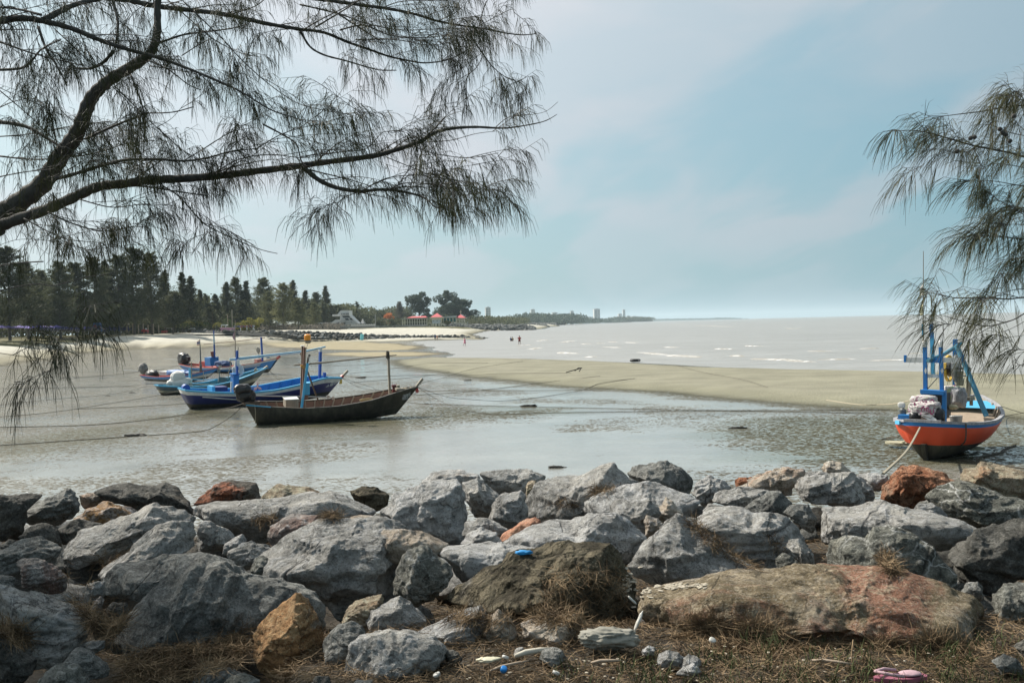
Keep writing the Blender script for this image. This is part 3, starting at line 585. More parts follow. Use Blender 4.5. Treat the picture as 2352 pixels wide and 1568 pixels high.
R_ = [
 ('A', 'dark', [(-60,235),(130,228),(300,240),(200,320),(170,430),(170,540),(60,570),(-60,570)], 'dark brown boulder at the left edge behind the others'),
 ('A', 'slate', [(145,350),(230,290),(400,230),(490,175),(560,220),(580,300),(570,350),(500,400),(380,460),(280,460),(160,420)], 'grey pointed boulder at the far left of the crest, against the mud'),
 ('A', 'cream', [(565,235),(640,222),(720,220),(760,260),(740,290),(600,330),(575,290)], 'small pinkish rock between the far left crest boulders'),
 ('A', 'dark', [(690,215),(810,175),(920,155),(1000,180),(1110,180),(1180,152),(1260,200),(1320,270),(1370,340),(1360,390),(1200,360),(1000,350),(900,300),(760,270)], 'dark brown humped boulder on the crest left of the red-topped one'),
 ('A', 'mix', [(520,420),(620,330),(760,280),(880,290),(980,350),(960,420),(800,470),(640,460),(560,450)], 'orange and pinkish white patched boulder near the left edge', -0.15),
 ('A', 'dark', [(135,530),(250,445),(330,440),(420,480),(430,560),(430,620),(300,620),(160,570)], 'low blackish rock in the shade below the left crest'),
 ('A', 'dark', [(400,490),(560,400),(720,440),(745,480),(600,540),(460,580)], 'black-brown rock wedged under the orange and white patched boulder'),
 ('A', 'grey', [(375,700),(450,600),(560,510),(700,470),(820,430),(980,380),(1080,310),(1200,320),(1340,380),(1375,420),(1350,540),(1200,570),(1000,620),(850,650),(640,710),(480,770),(400,760)], 'long slanting grey boulder with tan stains on the left'),
 ('A', 'grey', [(650,840),(760,760),(860,680),(950,590),(1100,480),(1220,435),(1340,440),(1370,480),(1360,560),(1390,610),(1300,660),(1120,680),(960,740),(840,790),(740,870),(670,880)], 'blue-grey slab lying under the long slanting boulder'),
 ('A', 'slate', [(-40,640),(60,610),(180,570),(300,550),(400,580),(440,620),(380,690),(370,760),(250,830),(100,830),(-40,830)], 'brownish grey flat boulder at the left edge'),
 ('A', 'pink', [(110,720),(160,690),(230,690),(300,700),(400,750),(470,810),(470,880),(400,930),(250,930),(150,900),(115,830)], 'rounded pinkish grey boulder near the left edge'),
 ('A', 'slate', [(-60,812),(60,805),(110,820),(125,880),(60,900),(-60,900)], 'small grey rock touching the left edge'),
 ('A', 'dark', [(0,600),(60,550),(120,560),(135,590),(60,630),(10,635)], 'small black rock near the left edge'),
 ('A', 'grey', [(1390,600),(1400,490),(1440,430),(1500,420),(1560,450),(1640,500),(1660,540),(1600,610),(1500,650),(1420,640)], 'squarish grey boulder right of the long slanting one'),
 ('A', 'grey', [(1372,380),(1380,320),(1480,295),(1640,300),(1750,275),(1870,275),(1990,265),(2200,235),(2300,230),(2420,215),(2500,240),(2560,290),(2650,350),(2560,420),(2400,430),(2300,410),(2160,440),(1960,500),(1860,590),(1760,600),(1660,530),(1560,440),(1440,430)], 'long low blue-grey boulder below the crest, left of centre'),
 ('A', 'redtop', [(1370,310),(1440,240),(1540,170),(1640,135),(1740,145),(1810,160),(1840,220),(1860,270),(1700,300),(1500,320)], 'dark wedge-shaped crest boulder with an orange-red top'),
 ('A', 'pale', [(1590,650),(1600,580),(1660,540),(1720,518),(1760,560),(1720,610),(1640,660)], 'small pale rock left of the biggest grey boulder'),
 ('A', 'grey', [(1625,640),(1700,590),(1800,570),(1900,575),(1990,620),(1960,690),(1880,710),(1780,770),(1700,760),(1640,720)], 'blue-grey boulder tucked beside the biggest grey one'),
 ('A', 'slate', [(735,900),(760,800),(800,745),(960,740),(1060,700),(1200,660),(1320,650),(1460,650),(1600,690),(1640,720),(1600,790),(1500,790),(1350,790),(1250,830),(1200,890),(1000,1010),(900,1010),(800,980),(740,950)], 'long dark slab with a flat broken left face'),
 ('A', 'grey', [(612,930),(620,870),(700,850),(745,850),(745,950),(660,965)], 'small grey rock against the long dark slab'),
 ('A', 'slate', [(730,1340),(800,1240),(900,1140),(980,1000),(1040,930),(1150,880),(1230,800),(1260,740),(1400,730),(1560,760),(1700,830),(1830,870),(1990,880),(2150,930),(2230,980),(2290,1050),(2290,1150),(2100,1230),(1850,1220),(1700,1240),(1500,1310),(1300,1330),(1100,1400),(900,1440),(760,1430)], 'huge dark blue-grey boulder left of the orange one'),
 ('A', 'slate', [(1480,735),(1580,725),(1670,760),(1710,840),(1600,830)], 'small dark slab peeping out behind the huge dark boulder'),
 ('A', 'grey', [(-60,890),(60,890),(200,900),(330,940),(480,1000),(600,1080),(640,1100),(590,1170),(600,1250),(560,1330),(480,1390),(440,1450),(300,1460),(100,1420),(-60,1320)], 'large mottled light grey boulder in the lower left corner'),
 ('A', 'pink', [(640,1060),(680,990),(720,950),(750,980),(710,1040)], 'small reddish stone in the dry needles at lower left'),
 ('A', 'dark', [(-60,1250),(0,1215),(60,1280),(120,1340),(260,1400),(260,1500),(100,1620),(-60,1620)], 'dark reddish rock in the bottom left corner'),
 ('A', 'slate', [(465,1420),(500,1350),(560,1310),(620,1330),(700,1390),(770,1430),(770,1510),(640,1560),(560,1490)], 'dark blue-grey rock at the bottom, left of the huge dark boulder'),
 ('A', 'green', [(260,1600),(320,1500),(400,1440),(470,1425),(560,1470),(640,1540),(660,1640),(260,1640)], 'smooth greenish grey rock at the bottom left edge'),
 ('A', 'grey', [(590,1300),(650,1275),(740,1275),(745,1330),(680,1375),(620,1355)], 'flat small grey stone in the gap at lower left'),
 ('A', 'slate', [(1365,1600),(1380,1500),(1440,1465),(1540,1480),(1620,1470),(1710,1500),(1690,1640),(1380,1640)], 'jagged dark rock at the bottom edge left of the orange boulder'),
 ('A', 'green', [(1570,1610),(1650,1530),(1740,1510),(1830,1550),(1860,1640),(1580,1660)], 'low green-grey rock at the bottom edge under the orange boulder'),
 ('A', 'dark', [(735,1060),(800,990),(900,1000),(930,1080),(860,1120),(760,1100)], 'black rock in the deep gap beside the huge dark boulder'),
 ('B', 'orange', [(0,1370),(20,1250),(60,1190),(130,1130),(230,1040),(330,960),(400,990),(440,1060),(470,1120),(500,1200),(500,1290),(450,1400),(380,1470),(230,1520),(150,1530),(60,1490),(0,1450)], 'bright orange pointed boulder at the bottom'),
 ('B', 'tan', [(80,265),(120,210),(180,160),(280,170),(430,180),(540,230),(480,280),(300,300),(120,300)], 'low tan and grey crest boulder right of the red-topped one'),
 ('B', 'earth', [(720,210),(790,175),(900,185),(985,235),(970,300),(880,350),(780,300),(740,250)], 'rough olive brown rock on the crest left of the big pale boulder'),
 ('B', 'pale', [(860,380),(980,240),(1100,200),(1200,165),(1350,160),(1470,150),(1510,230),(1530,350),(1530,480),(1510,570),(1470,610),(1350,610),(1200,590),(1000,520),(900,450)], 'big pale cream boulder in the middle with a reddish right face'),
 ('B', 'pale', [(1170,200),(1220,130),(1300,85),(1400,65),(1500,62),(1620,90),(1640,140),(1520,190),(1400,200),(1250,200)], 'pale crest boulder just behind the big cream one'),
 ('B', 'grey', [(0,720),(60,680),(200,620),(330,540),(430,470),(560,410),(760,430),(950,440),(1100,470),(1180,540),(1220,600),(1200,660),(1100,700),(1060,790),(1040,900),(940,940),(800,1010),(650,1060),(480,1020),(380,940),(250,900),(100,860),(0,830)], 'biggest grey boulder, broad and cracked, left of the middle'),
 ('B', 'cream', [(820,570),(900,500),(1050,480),(1240,500),(1420,600),(1390,650),(1250,700),(1100,740),(960,740),(880,670)], 'white crusted boulder with an ochre hollow on the shoulder of the biggest one', -0.45),
 ('B', 'pink', [(125,560),(130,470),(220,400),(400,370),(500,380),(525,420),(490,500),(420,560),(320,610),(170,620)], 'grey boulder with an orange stain between the long low one and the biggest one'),
 ('B', 'cream', [(700,400),(780,375),(900,390),(945,410),(945,460),(800,460)], 'small flat pinkish rock against the big cream boulder'),
 ('B', 'green', [(1040,930),(1045,850),(1070,770),(1090,670),(1180,615),(1270,620),(1350,680),(1470,760),(1485,850),(1440,920),(1360,1000),(1290,1035),(1150,980)], 'upright flat-faced greenish grey boulder in the middle'),
 ('B', 'pale', [(1350,660),(1400,610),(1600,600),(1720,580),(1860,620),(2000,620),(2130,650),(2160,720),(2080,790),(1900,790),(1700,840),(1540,860),(1480,810),(1440,730)], 'long pale boulder with a blue net scrap on its end'),
 ('B', 'pale', [(1490,590),(1540,520),(1650,460),(1760,500),(1790,560),(1750,620),(1600,640)], 'small pale rock with a red spot below the big cream boulder'),
 ('B', 'grey', [(1520,520),(1530,430),(1640,400),(1760,410),(1840,480),(1830,560),(1650,540)], 'bluish grey rock right of the big cream boulder'),
 ('B', 'grey', [(1500,240),(1520,160),(1620,120),(1700,160),(1770,240),(1750,320),(1710,410),(1600,390),(1540,300)], 'light grey faceted boulder behind the right shoulder of the cream one'),
 ('B', 'grey', [(1650,80),(1780,60),(1900,62),(2010,55),(2090,100),(2075,190),(1960,240),(1820,260),(1740,200)], 'flat-topped grey crest boulder just right of the middle'),
 ('B', 'grey', [(1700,420),(1720,300),(1780,240),(1869,210),(1940,190),(1975,230),(1970,330),(1960,430),(1880,500),(1780,480)], 'smooth grey boulder below the flat-topped crest boulder'),
 ('B', 'tan', [(640,1160),(680,1060),(760,1000),(860,970),(945,940),(960,1000),(900,1100),(860,1210),(760,1210)], 'brown stained rock behind the rounded grey one, right of the orange boulder'),
 ('B', 'grey', [(835,1140),(860,1060),(960,990),(1060,960),(1160,990),(1230,1060),(1280,1130),(1210,1200),(1100,1230),(880,1220)], 'rounded grey boulder in front of the upright green-grey one'),
 ('B', 'slate', [(500,1350),(540,1250),(620,1180),(720,1150),(800,1180),(830,1220),(760,1290),(740,1400),(720,1510),(620,1600),(530,1530)], 'dark grey rock standing right of the orange boulder'),
 ('B', 'grey', [(685,1490),(700,1420),(740,1300),(850,1250),(1100,1220),(1300,1260),(1380,1330),(1380,1420),(1330,1490),(1280,1600),(1000,1630),(800,1580),(700,1540)], 'broad flat-topped grey boulder at the bottom edge'),
 ('B', 'pale', [(1200,1220),(1290,1170),(1400,1120),(1520,1080),(1640,1040),(1680,1100),(1665,1210),(1645,1340),(1500,1360),(1400,1330),(1280,1270)], 'jagged white-grey boulder beside the flat-topped bottom one'),
 ('B', 'cream', [(1675,1220),(1690,1130),(1770,1060),(1820,1100),(1869,1160),(1905,1240),(1860,1300),(1790,1345),(1700,1310)], 'small yellowish white pointed rock'),
 ('B', 'dark', [(1370,1330),(1480,1350),(1525,1400),(1460,1455),(1390,1430)], 'small brown rock in the litter by the flat-topped boulder'),
 ('B', 'cream', [(700,1600),(760,1545),(870,1555),(900,1640),(700,1640)], 'pale yellowish rock cut by the bottom edge'),
 ('B', 'dark', [(420,1600),(470,1535),(560,1535),(620,1640),(420,1640)], 'dark rock cut by the bottom edge beneath the orange boulder'),
 ('B', 'slate', [(100,870),(150,840),(230,880),(245,940),(140,910)], 'small dark rock under the left end of the biggest boulder'),
 ('C', 'earth', [(-490,1060),(-380,940),(-200,820),(-80,760),(60,690),(250,640),(400,620),(600,610),(760,630),(850,700),(900,800),(940,880),(940,980),(940,1080),(900,1210),(700,1200),(500,1150),(250,1160),(0,1150),(-200,1130),(-400,1110)], 'huge crumbling olive-brown earthy boulder in the middle foreground'),
 ('C', 'grey', [(160,400),(200,250),(280,150),(480,110),(600,100),(720,50),(800,25),(880,90),(960,160),(900,250),(700,290),(640,370),(520,410),(440,460),(300,460),(180,440)], 'large grey crest boulder right of the middle'),
 ('C', 'pale', [(550,380),(580,290),(700,230),(860,180),(1060,150),(1200,200),(1300,240),(1420,290),(1320,390),(1200,460),(1100,490),(900,430),(700,420)], 'broad light grey boulder below the right crest'),
 ('C', 'slate', [(890,80),(960,30),(1080,20),(1180,5),(1280,60),(1350,120),(1365,190),(1335,255),(1220,240),(1100,180),(960,150)], 'rounded crest boulder with a dark right side'),
 ('C', 'grey', [(700,380),(740,310),(800,285),(950,290),(1060,265),(1120,330),(1130,420),(1150,500),(1070,600),(1020,640),(950,560),(850,450)], 'upright grey boulder behind the cracked one'),
 ('C', 'pale', [(35,600),(60,560),(180,500),(330,440),(500,420),(700,380),(820,385),(920,460),(1010,540),(1035,620),(970,700),(860,720),(700,660),(500,650),(300,670),(100,660)], 'long light grey boulder split by a brown crack'),
 ('C', 'salmon', [(0,560),(40,500),(140,430),(250,398),(290,430),(290,470),(200,510),(100,550),(30,605)], 'small salmon pink slab in the middle', -0.15),
 ('C', 'tan', [(180,180),(200,135),(250,130),(285,150),(250,240),(195,260)], 'small upright tan stone on the crest near the middle'),
 ('C', 'cream', [(1120,340),(1180,245),(1250,300),(1320,370),(1250,450),(1170,470)], 'cream triangular rock under the right crest'),
 ('C', 'cream', [(1025,430),(1040,375),(1130,400),(1180,470),(1150,540),(1040,540)], 'small cream rock crusted with barnacles'),
 ('C', 'grey', [(940,730),(1000,650),(1040,590),(1150,490),(1260,400),(1330,430),(1450,520),(1550,600),(1650,680),(1850,780),(1810,840),(1650,870),(1400,890),(1200,880),(1080,830),(980,790)], 'big pyramid-shaped grey boulder right of the earthy one'),
 ('C', 'grey', [(1300,400),(1320,340),(1420,300),(1560,300),(1700,340),(1800,390),(1880,390),(2000,390),(2100,450),(2190,560),(2225,640),(2200,690),(2050,730),(1950,740),(1880,800),(1750,730),(1550,600),(1400,460)], 'large rounded grey boulder behind the pyramid-shaped one'),
 ('C', 'pale', [(1340,240),(1400,150),(1500,90),(1600,120),(1660,190),(1580,260),(1480,300),(1400,300)], 'light grey crest boulder left of the rust-coloured log rock'),
 ('C', 'grey', [(1480,280),(1560,210),(1700,180),(1870,190),(1960,230),(1900,300),(1780,360),(1700,370),(1620,330)], 'grey boulder with a white streak below the rust-coloured rock'),
 ('C', 'slate', [(1720,360),(1790,290),(1900,215),(2000,220),(2075,290),(2055,370),(1900,410),(1780,400)], 'dark rounded boulder left of the overhanging grey one'),
 ('C', 'rust', [(1650,130),(1690,108),(1869,105),(1900,120),(1870,170),(1760,200),(1660,185)], 'rust-coloured log-like rock on the right of the crest'),
 ('D', 'cream', [(-70,320),(0,270),(60,240),(200,205),(340,215),(360,270),(300,330),(290,390),(200,380),(80,350),(-20,340)], 'cream boulder with orange tints on the right of the crest'),
 ('D', 'grey', [(335,260),(350,220),(440,215),(520,235),(500,270),(400,290)], 'small grey rock behind the overhanging one'),
 ('D', 'grey', [(640,230),(690,245),(790,320),(800,390),(780,430),(690,440),(680,330)], 'grey rock on the right flank of the overhanging one'),
 ('D', 'grey', [(275,330),(290,280),(340,260),(560,240),(640,230),(690,280),(720,350),(720,420),(640,445),(480,420),(330,405),(285,370)], 'smooth grey boulder overhanging a long slab', -0.35),
 ('D', 'cream', [(445,200),(460,165),(530,150),(580,165),(640,210),(665,240),(560,260),(470,245)], 'small cream rock with a red-brown underside on the crest'),
 ('D', 'pale', [(680,240),(760,230),(880,245),(895,290),(830,350),(780,350)], 'pale grey rock left of the porous rust one'),
 ('D', 'rust', [(835,400),(850,310),(890,280),(920,190),(945,168),(1040,185),(1140,210),(1240,250),(1310,285),(1220,340),(1140,390),(1060,450),(1030,500),(960,480),(880,440)], 'porous rust-red boulder on the right'),
 ('D', 'tan', [(1305,280),(1330,200),(1400,195),(1460,145),(1530,165),(1640,200),(1830,240),(1830,350),(1700,400),(1560,380),(1440,330)], 'tan crest boulder at the right edge'),
 ('D', 'veined', [(1130,380),(1200,320),(1350,290),(1450,320),(1560,350),(1700,400),(1840,440),(1840,540),(1650,580),(1500,620),(1400,590),(1320,540),(1240,520),(1160,450)], 'dark boulder with white veins and a white patch near the right edge'),
 ('D', 'pale', [(1040,480),(1070,425),(1150,420),(1230,460),(1265,510),(1180,530),(1100,510)], 'small light grey rock between the rust one and the veined one'),
 ('D', 'grey', [(400,520),(380,470),(480,460),(600,460),(720,430),(860,440),(1000,490),(1200,510),(1330,540),(1430,600),(1440,620),(1370,680),(1200,720),(1060,670),(940,620),(800,620),(640,670),(510,690),(470,640)], 'long grey slab beneath the overhanging boulder'),
 ('D', 'slate', [(220,480),(260,440),(380,430),(430,520),(400,600),(330,580)], 'dark rock in the gap left of the long slab'),
 ('D', 'veined', [(445,830),(480,740),(520,690),(640,640),(720,650),(800,595),(930,600),(1030,640),(1130,700),(1200,780),(1290,860),(1305,950),(1250,980),(1100,940),(900,920),(760,930),(600,930),(500,920)], 'big dark boulder streaked with white veins, right foreground'),
 ('D', 'dark', [(1225,790),(1280,710),(1400,640),(1560,570),(1690,540),(1850,560),(1850,900),(1650,910),(1540,1000),(1420,980),(1340,900),(1300,830)], 'large dark boulder in shade at the right edge'),
 ('D', 'green', [(1530,1090),(1550,1010),(1640,940),(1720,930),(1850,960),(1850,1260),(1700,1260),(1620,1200)], 'greenish grey boulder at the right edge below the dark one'),
 ('D', 'grey', [(225,700),(250,660),(310,650),(400,720),(415,780),(410,850),(370,870),(280,760)], 'small grey rock leaning left of the white-veined boulder', -0.1),
 ('D', 'green', [(165,870),(170,780),(210,735),(270,760),(360,870),(350,920),(200,920)], 'small olive grey rock beneath the leaning one'),
 ('D', 'pale', [(55,885),(120,855),(172,870),(175,915),(70,915)], 'small light rock above the long pink boulder'),
 ('D', 'slate', [(1345,1010),(1380,930),(1460,920),(1500,960),(1500,1040),(1400,1080)], 'small dark blue-grey rock in the right-hand gap'),
 ('D', 'ochre', [(-665,1085),(-620,990),(-380,960),(-180,910),(0,905),(150,905),(330,895),(480,915),(650,905),(780,885),(960,900),(1130,930),(1240,980),(1400,1060),(1540,1110),(1600,1180),(1640,1260),(1640,1350),(1560,1420),(1440,1430),(1250,1380),(1000,1360),(800,1400),(600,1410),(350,1400),(150,1290),(-200,1240),(-400,1260),(-560,1180)], 'huge long pink and ochre mottled boulder in the right foreground'),
 ('D', 'slate', [(1530,1440),(1620,1385),(1700,1420),(1760,1520),(1600,1520)], 'dark smooth rock in the bottom right corner'),
 ('D', 'dark', [(1690,1330),(1800,1270),(1850,1300),(1850,1450),(1740,1430)], 'dark rock at the right edge under the greenish boulder'),
 ('C', 'cream', [(125,1170),(220,1140),(340,1110),(430,1120),(550,1090),(610,1150),(600,1220),(520,1300),(450,1345),(340,1330),(250,1320),(180,1275)], 'orange and grey wedge-shaped rock in the middle of the litter'),
 ('C', 'slate', [(265,1415),(300,1350),(380,1325),(440,1350),(490,1420),(430,1460),(330,1450)], 'small dark angular stone in the litter'),
 ('C', 'pale', [(95,1370),(120,1330),(160,1318),(185,1345),(140,1390)], 'small pale grey stone left of the driftwood'),
 ('C', 'pale', [(1010,1340),(1060,1300),(1110,1325),(1100,1370),(1030,1385)], 'small pale stone right of the grey cloth'),
 ('C', 'grey', [(1110,1420),(1130,1370),(1200,1335),(1280,1360),(1335,1415),(1250,1460),(1150,1465)], 'low mottled grey stone in the litter'),
 ('C', 'pale', [(1260,1500),(1310,1450),(1380,1435),(1435,1490),(1400,1515),(1300,1525)], 'small pale stone near the bottom edge in the grass'),
 ('C', 'grey', [(1265,1470),(1290,1400),(1340,1360),(1430,1400),(1440,1450),(1340,1450)], 'small flat grey stone among the grass blades'),
 ('A', 'slate', [(330,950),(420,935),(540,960),(590,1000),(500,1030),(380,990)], 'flat dark slab between the mottled and the long dark boulders'),
 ('A', 'pink', [(780,1200),(860,1140),(930,1100),(900,1160),(820,1250),(760,1280)], 'thin pinkish slab in the dry needles beside the huge dark boulder'),
 ('A', 'dark', [(640,1160),(700,1110),(760,1140),(760,1220),(680,1250)], 'small dark stone half buried in needles'),
 ('A', 'green', [(1760,760),(1800,700),(1870,670),(1960,690),(1960,780),(1860,870),(1790,840)], 'greenish knob at the left foot of the biggest boulder'),
]
for r in R_:
    rock(r[2], r[1], r[3], r[0], dd=(r[4] if len(r) > 4 else 0.0))
# unnamed fill between them: smaller stones deep in the gaps, each its own mesh but none stands out
fillers = []
for k in range(6):
    V, Fc = ico(4); rr = np.random.default_rng(900+k); q = V.copy()
    for j in range(12):
        nrm = rr.normal(size=3); nrm /= np.linalg.norm(nrm); c = rr.uniform(.55, .85); over = np.clip(q@nrm-c, 0, None); q = q-np.outer(over*.95, nrm)
    q = q*np.array([1.0, .8, .62]); q += (q/np.linalg.norm(q, axis=1, keepdims=True))*(ridged(q*1.6+k*7, k, 4)*0.10)[:, None]
    fillers.append(q)
fm = [mesh_np('gap_rock', q, ico(4)[1], [RM[('slate', 'dark', 'grey')[k % 3]]], True) for k, q in enumerate(fillers)]
cnt = 0
for k in range(150):
    y = rng.uniform(6.6, 13.6); x = rng.uniform(-0.62*y-0.6, 0.62*y+0.6)
    z = float(bank_z(np.array([x]), np.array([y]))[0]); s_ = rng.uniform(0.14, 0.36)
    if y > 11.5: s_ *= 1.3
    o = link('gap_rock', fm[k % 6], loc=(x, y, z+s_*0.25)); o.scale = (s_, s_, s_); o.rotation_euler = (rng.uniform(-.4, .4), rng.uniform(-.4, .4), rng.uniform(0, 6.3))
    tag(o, 'small dark rock wedged deep between the boulders of the sea wall', 'rock', 'small rocks in the gaps of the sea wall')
# ------------------------------------------------------------------ long-tail fishing boats
def lerp(a, b, t): return a+(b-a)*t
class Boat:
    def __init__(s, label, st, fo, fo_z=0.12, st_z=0.0, group='wooden fishing boats aground on the mud'):
        a = G(st[0], st[1], st_z); b = G(fo[0], fo[1], fo_z)
        s.o = a.copy(); s.o.z = 0; d = b-a; d.z = 0; s.Lk = d.length; s.h = d.normalized(); s.side = Vector((-s.h.y, s.h.x, 0))
        s.root = empty('fishing_boat', s.o, math.atan2(s.h.y, s.h.x), label, 'boat', group)
    def on(s, c, x, y, off=0.0):          # local point on the lengthwise plane `off` metres to port
        px, py = K(c, x, y); r = ray(px, py); o = s.o+s.side*off-Vector((0, 0, EYE))
        t = o.dot(s.side)/r.dot(s.side); p = Vector((0, 0, EYE))+r*t
        return Vector(((p-s.o).dot(s.h), off, p.z))
    def hull(s, xs0, xs1, hb, sheer, keel, mats, bands, rail, inner, deck, floor=0.32, bul=0.05, n=30, flare=2.2, transom=0.35, rub=0.045, ribs=12, ribmat=None, xk0=0.0):
        # station t: keel x from xk0..Lk, sheer x from xs0..xs1
        rows = [0, .05, .12, .2, .3, .42, .54, .66, .77, .88, 1.0]
        f = lambda arr, t: float(np.interp(t, [a[0] for a in arr], [a[1] for a in arr]))
        def smooth(arr, t): return sum(f(arr, min(1, max(0, t+d)))*w for d, w in ((-.05, .25), (0, .5), (.05, .25)))
        s.sh = lambda t: smooth(sheer, t); s.hbf = lambda t: smooth(hb, t)
        def pt(t, h, sg, ins=0.0):
            z = lerp(f(keel, t), s.sh(t), h)
            x = lerp(lerp(xk0, s.Lk, t), lerp(xs0, xs1, t), h**1.0)
            yb = s.hbf(t)*(1-(1-h)**flare)**0.62
            return Vector((x, sg*max(yb-ins, 0.0), z))
        s.pt = pt
        V = []; Fs = []; M = []
        for sg in (-1, 1):
            base = len(V)
            for i in range(n+1):
                for h in rows: V.append(pt(i/n, h, sg))
            R = len(rows)
            for i in range(n):
                for j in range(R-1):
                    q = base+i*R+j; fc = (q, q+R, q+R+1, q+1)
                    Fs.append(fc if sg < 0 else fc[::-1])
                    hm = (rows[j]+rows[j+1])/2; M.append(next(k for k, (lim, _) in enumerate(bands) if hm <= lim))
        R = len(rows)
        for i in (0,):                      # transom
            for j in range(R-1):
                a = i*R+j; b = (n+1)*R+i*R+j
                Fs.append((a, a+1, b+1, b)); hm = (rows[j]+rows[j+1])/2; M.append(next(k for k, (lim, _) in enumerate(bands) if hm <= lim))
        me = mesh_np('hull', np.array([v[:] for v in V]), [tuple(x) for x in Fs], [m for _, m in bands], True, M)
        hullo = link('hull', me, s.root)
        # planks' lap lines along the side
        # inner bulwark and deck
        mb = MB(); m2 = MB()
        N = n
        for sg in (-1, 1):
            b0 = len(mb.v); v = []; fs = []
            for i in range(N+1):
                t = i/N; zt = s.sh(t); hfl = max(0.0, (zt-floor*min(1, 0.35+1.2*min(t, 1-t)*2)-f(keel, t))/max(zt-f(keel, t), .01))
                v.append(pt(t, 1.0, sg, bul)); v.append(pt(t, hfl, sg, bul*0.8))
            for i in range(N): fs.append((2*i, 2*i+1, 2*i+3, 2*i+2) if sg < 0 else (2*i+2, 2*i+3, 2*i+1, 2*i))
            mb.add(v, fs)
        mb.build('bulwark', inner, s.root, True)
        v = []; fs = []
        for i in range(N+1):
            t = i/N; zt = s.sh(t); hfl = max(0.0, (zt-floor*min(1, 0.35+1.2*min(t, 1-t)*2)-f(keel, t))/max(zt-f(keel, t), .01))
            a = pt(t, hfl, -1, bul*0.7); b = pt(t, hfl, 1, bul*0.7); v += [a, (a+b)/2+Vector((0, 0, .03)), b]
        for i in range(N): fs += [(3*i, 3*i+3, 3*i+4, 3*i+1), (3*i+1, 3*i+4, 3*i+5, 3*i+2)]
        m2.add(v, fs); m2.build('deck', deck, s.root)
        s.deckz = lambda t: s.sh(t)-floor*min(1, 0.35+1.2*min(t, 1-t)*2)
        # gunwale
        for sg in (-1, 1):
            P = [pt(i/N, 1.0, sg, bul*0.5)+Vector((0, 0, 0.012)) for i in range(N+1)]
            g = MB(); v = []; fs = []
            for i, p in enumerate(P):
                o_ = Vector((0, sg*(bul*0.5+0.03), 0)); q_ = Vector((0, -sg*(bul*0.5+0.012), 0))
                v += [p+o_+Vector((0, 0, .02)), p+q_+Vector((0, 0, .02)), p+q_-Vector((0, 0, .03)), p+o_-Vector((0, 0, rub))]
            for i in range(N):
                for k in range(4):
                    a = 4*i+k; b = 4*i+(k+1) % 4; fs.append((a, a+4, b+4, b) if sg > 0 else (b, b+4, a+4, a))
            fs += [(0, 1, 2, 3), (4*N+3, 4*N+2, 4*N+1, 4*N)]
            g.add(v, fs); g.build('gunwale', rail, s.root)
        tb = MB(); a = pt(0, 1, -1); b = pt(0, 1, 1); tb.bar(a+Vector((0, 0, .015)), b+Vector((0, 0, .015)), 0.07, 0.05); tb.build('transom_rail', rail, s.root)
        # frames along the inside
        if ribs:
            rme = None
            for k in range(ribs):
                t = 0.07+0.80*k/(ribs-1)
                for sg in (-1, 1):
                    top = pt(t, 1, sg, bul+0.02); zt = s.sh(t); hfl = max(0.0, (s.deckz(t)-f(keel, t))/max(zt-f(keel, t), .01)); bot = pt(t, hfl, sg, bul+0.02); dv = top-bot
                    if rme is None:
                        r_ = MB(); r_.box((0, 0, -0.5), (0.06, 0.035, 1)); ro = r_.build('frame', ribmat or inner, s.root); rme = ro.data
                    else: ro = link('frame', rme, s.root)
                    ro.location = top; ro.scale = (1, 1, dv.length+0.01); ro.rotation_euler = dv.to_track_quat('Z', 'X').to_euler()
        return hullo
    def part(s, name, mb, mat, smooth=False): return mb.build(name, mat, s.root, smooth)
def crumple(c, d, seed, lvl=4, amp=0.12, sag=0.0, box=0.72):
    V, Fc = ico(lvl); q = V.copy(); q = np.sign(q)*np.abs(q)**box
    n = V; dsp = fbm(V*1.5+seed, seed, 3)*amp*2+ridged(V*2.6+seed, seed+3, 3)*amp
    q = q+n*dsp[:, None]; q[:, 2] = np.where(q[:, 2] < 0, q[:, 2]*(1+sag*(0.5+fbm(V*3+seed, seed+7, 2))), q[:, 2])
    q = q*np.array(d)/2+np.array(c); mb = MB(); mb.add([tuple(v) for v in q], [tuple(f) for f in Fc.tolist()]); return mb
def engine(b, pos, cov, size=(0.55, 0.42, 0.5), seed=1, name='engine_cover'):
    o = b.part(name, crumple(pos, size, seed, 4, 0.14, 0.25), cov, True)
    return o
def strokes(b, name, P0, ux, uz, off, text, h, mat):
    # painted lettering as thin raised strokes: each glyph is a few polylines in a unit box
    GL = {'a': [[(0, 0), (0, 1), (.6, 1), (.6, 0)], [(0, .5), (.25, .5)]], 'b': [[(0, 1), (0, 0), (.6, 0), (.6, 1)], [(.3, .6), (.6, .6)]], 'c': [[(0, .6), (0, 0), (.25, 0)], [(0, 1), (.6, 1), (.6, 0)]],
          'd': [[(.1, 0), (0, .2), (0, 1), (.6, 1), (.6, 0)]], 'e': [[(0, 1), (.1, 1.35), (.5, 1.35)], [(.2, 1), (.2, 0), (.4, 0)]], '1': [[(.1, .8), (.3, 1), (.3, 0)]], '4': [[(.5, 0), (.5, 1), (0, .35), (.7, .35)]], '.': [[(.1, 0), (.1, .1)]], ' ': []}
    mb = MB(); x = 0
    for ch in text:
        for line in GL[ch]:
            for p, q in zip(line, line[1:]):
                A = P0+ux*(x+p[0]*h*.8)+uz*(p[1]*h)+off; B = P0+ux*(x+q[0]*h*.8)+uz*(q[1]*h)+off
                mb.bar(A, B, h*0.14, 0.006)
        x += h*0.72
    return b.part(name, mb, mat)
WOODK = paint('black_stained_wood', (0.030, 0.026, 0.020), 0.62, 0.75, (0.12, 0.11, 0.08), 1.4)
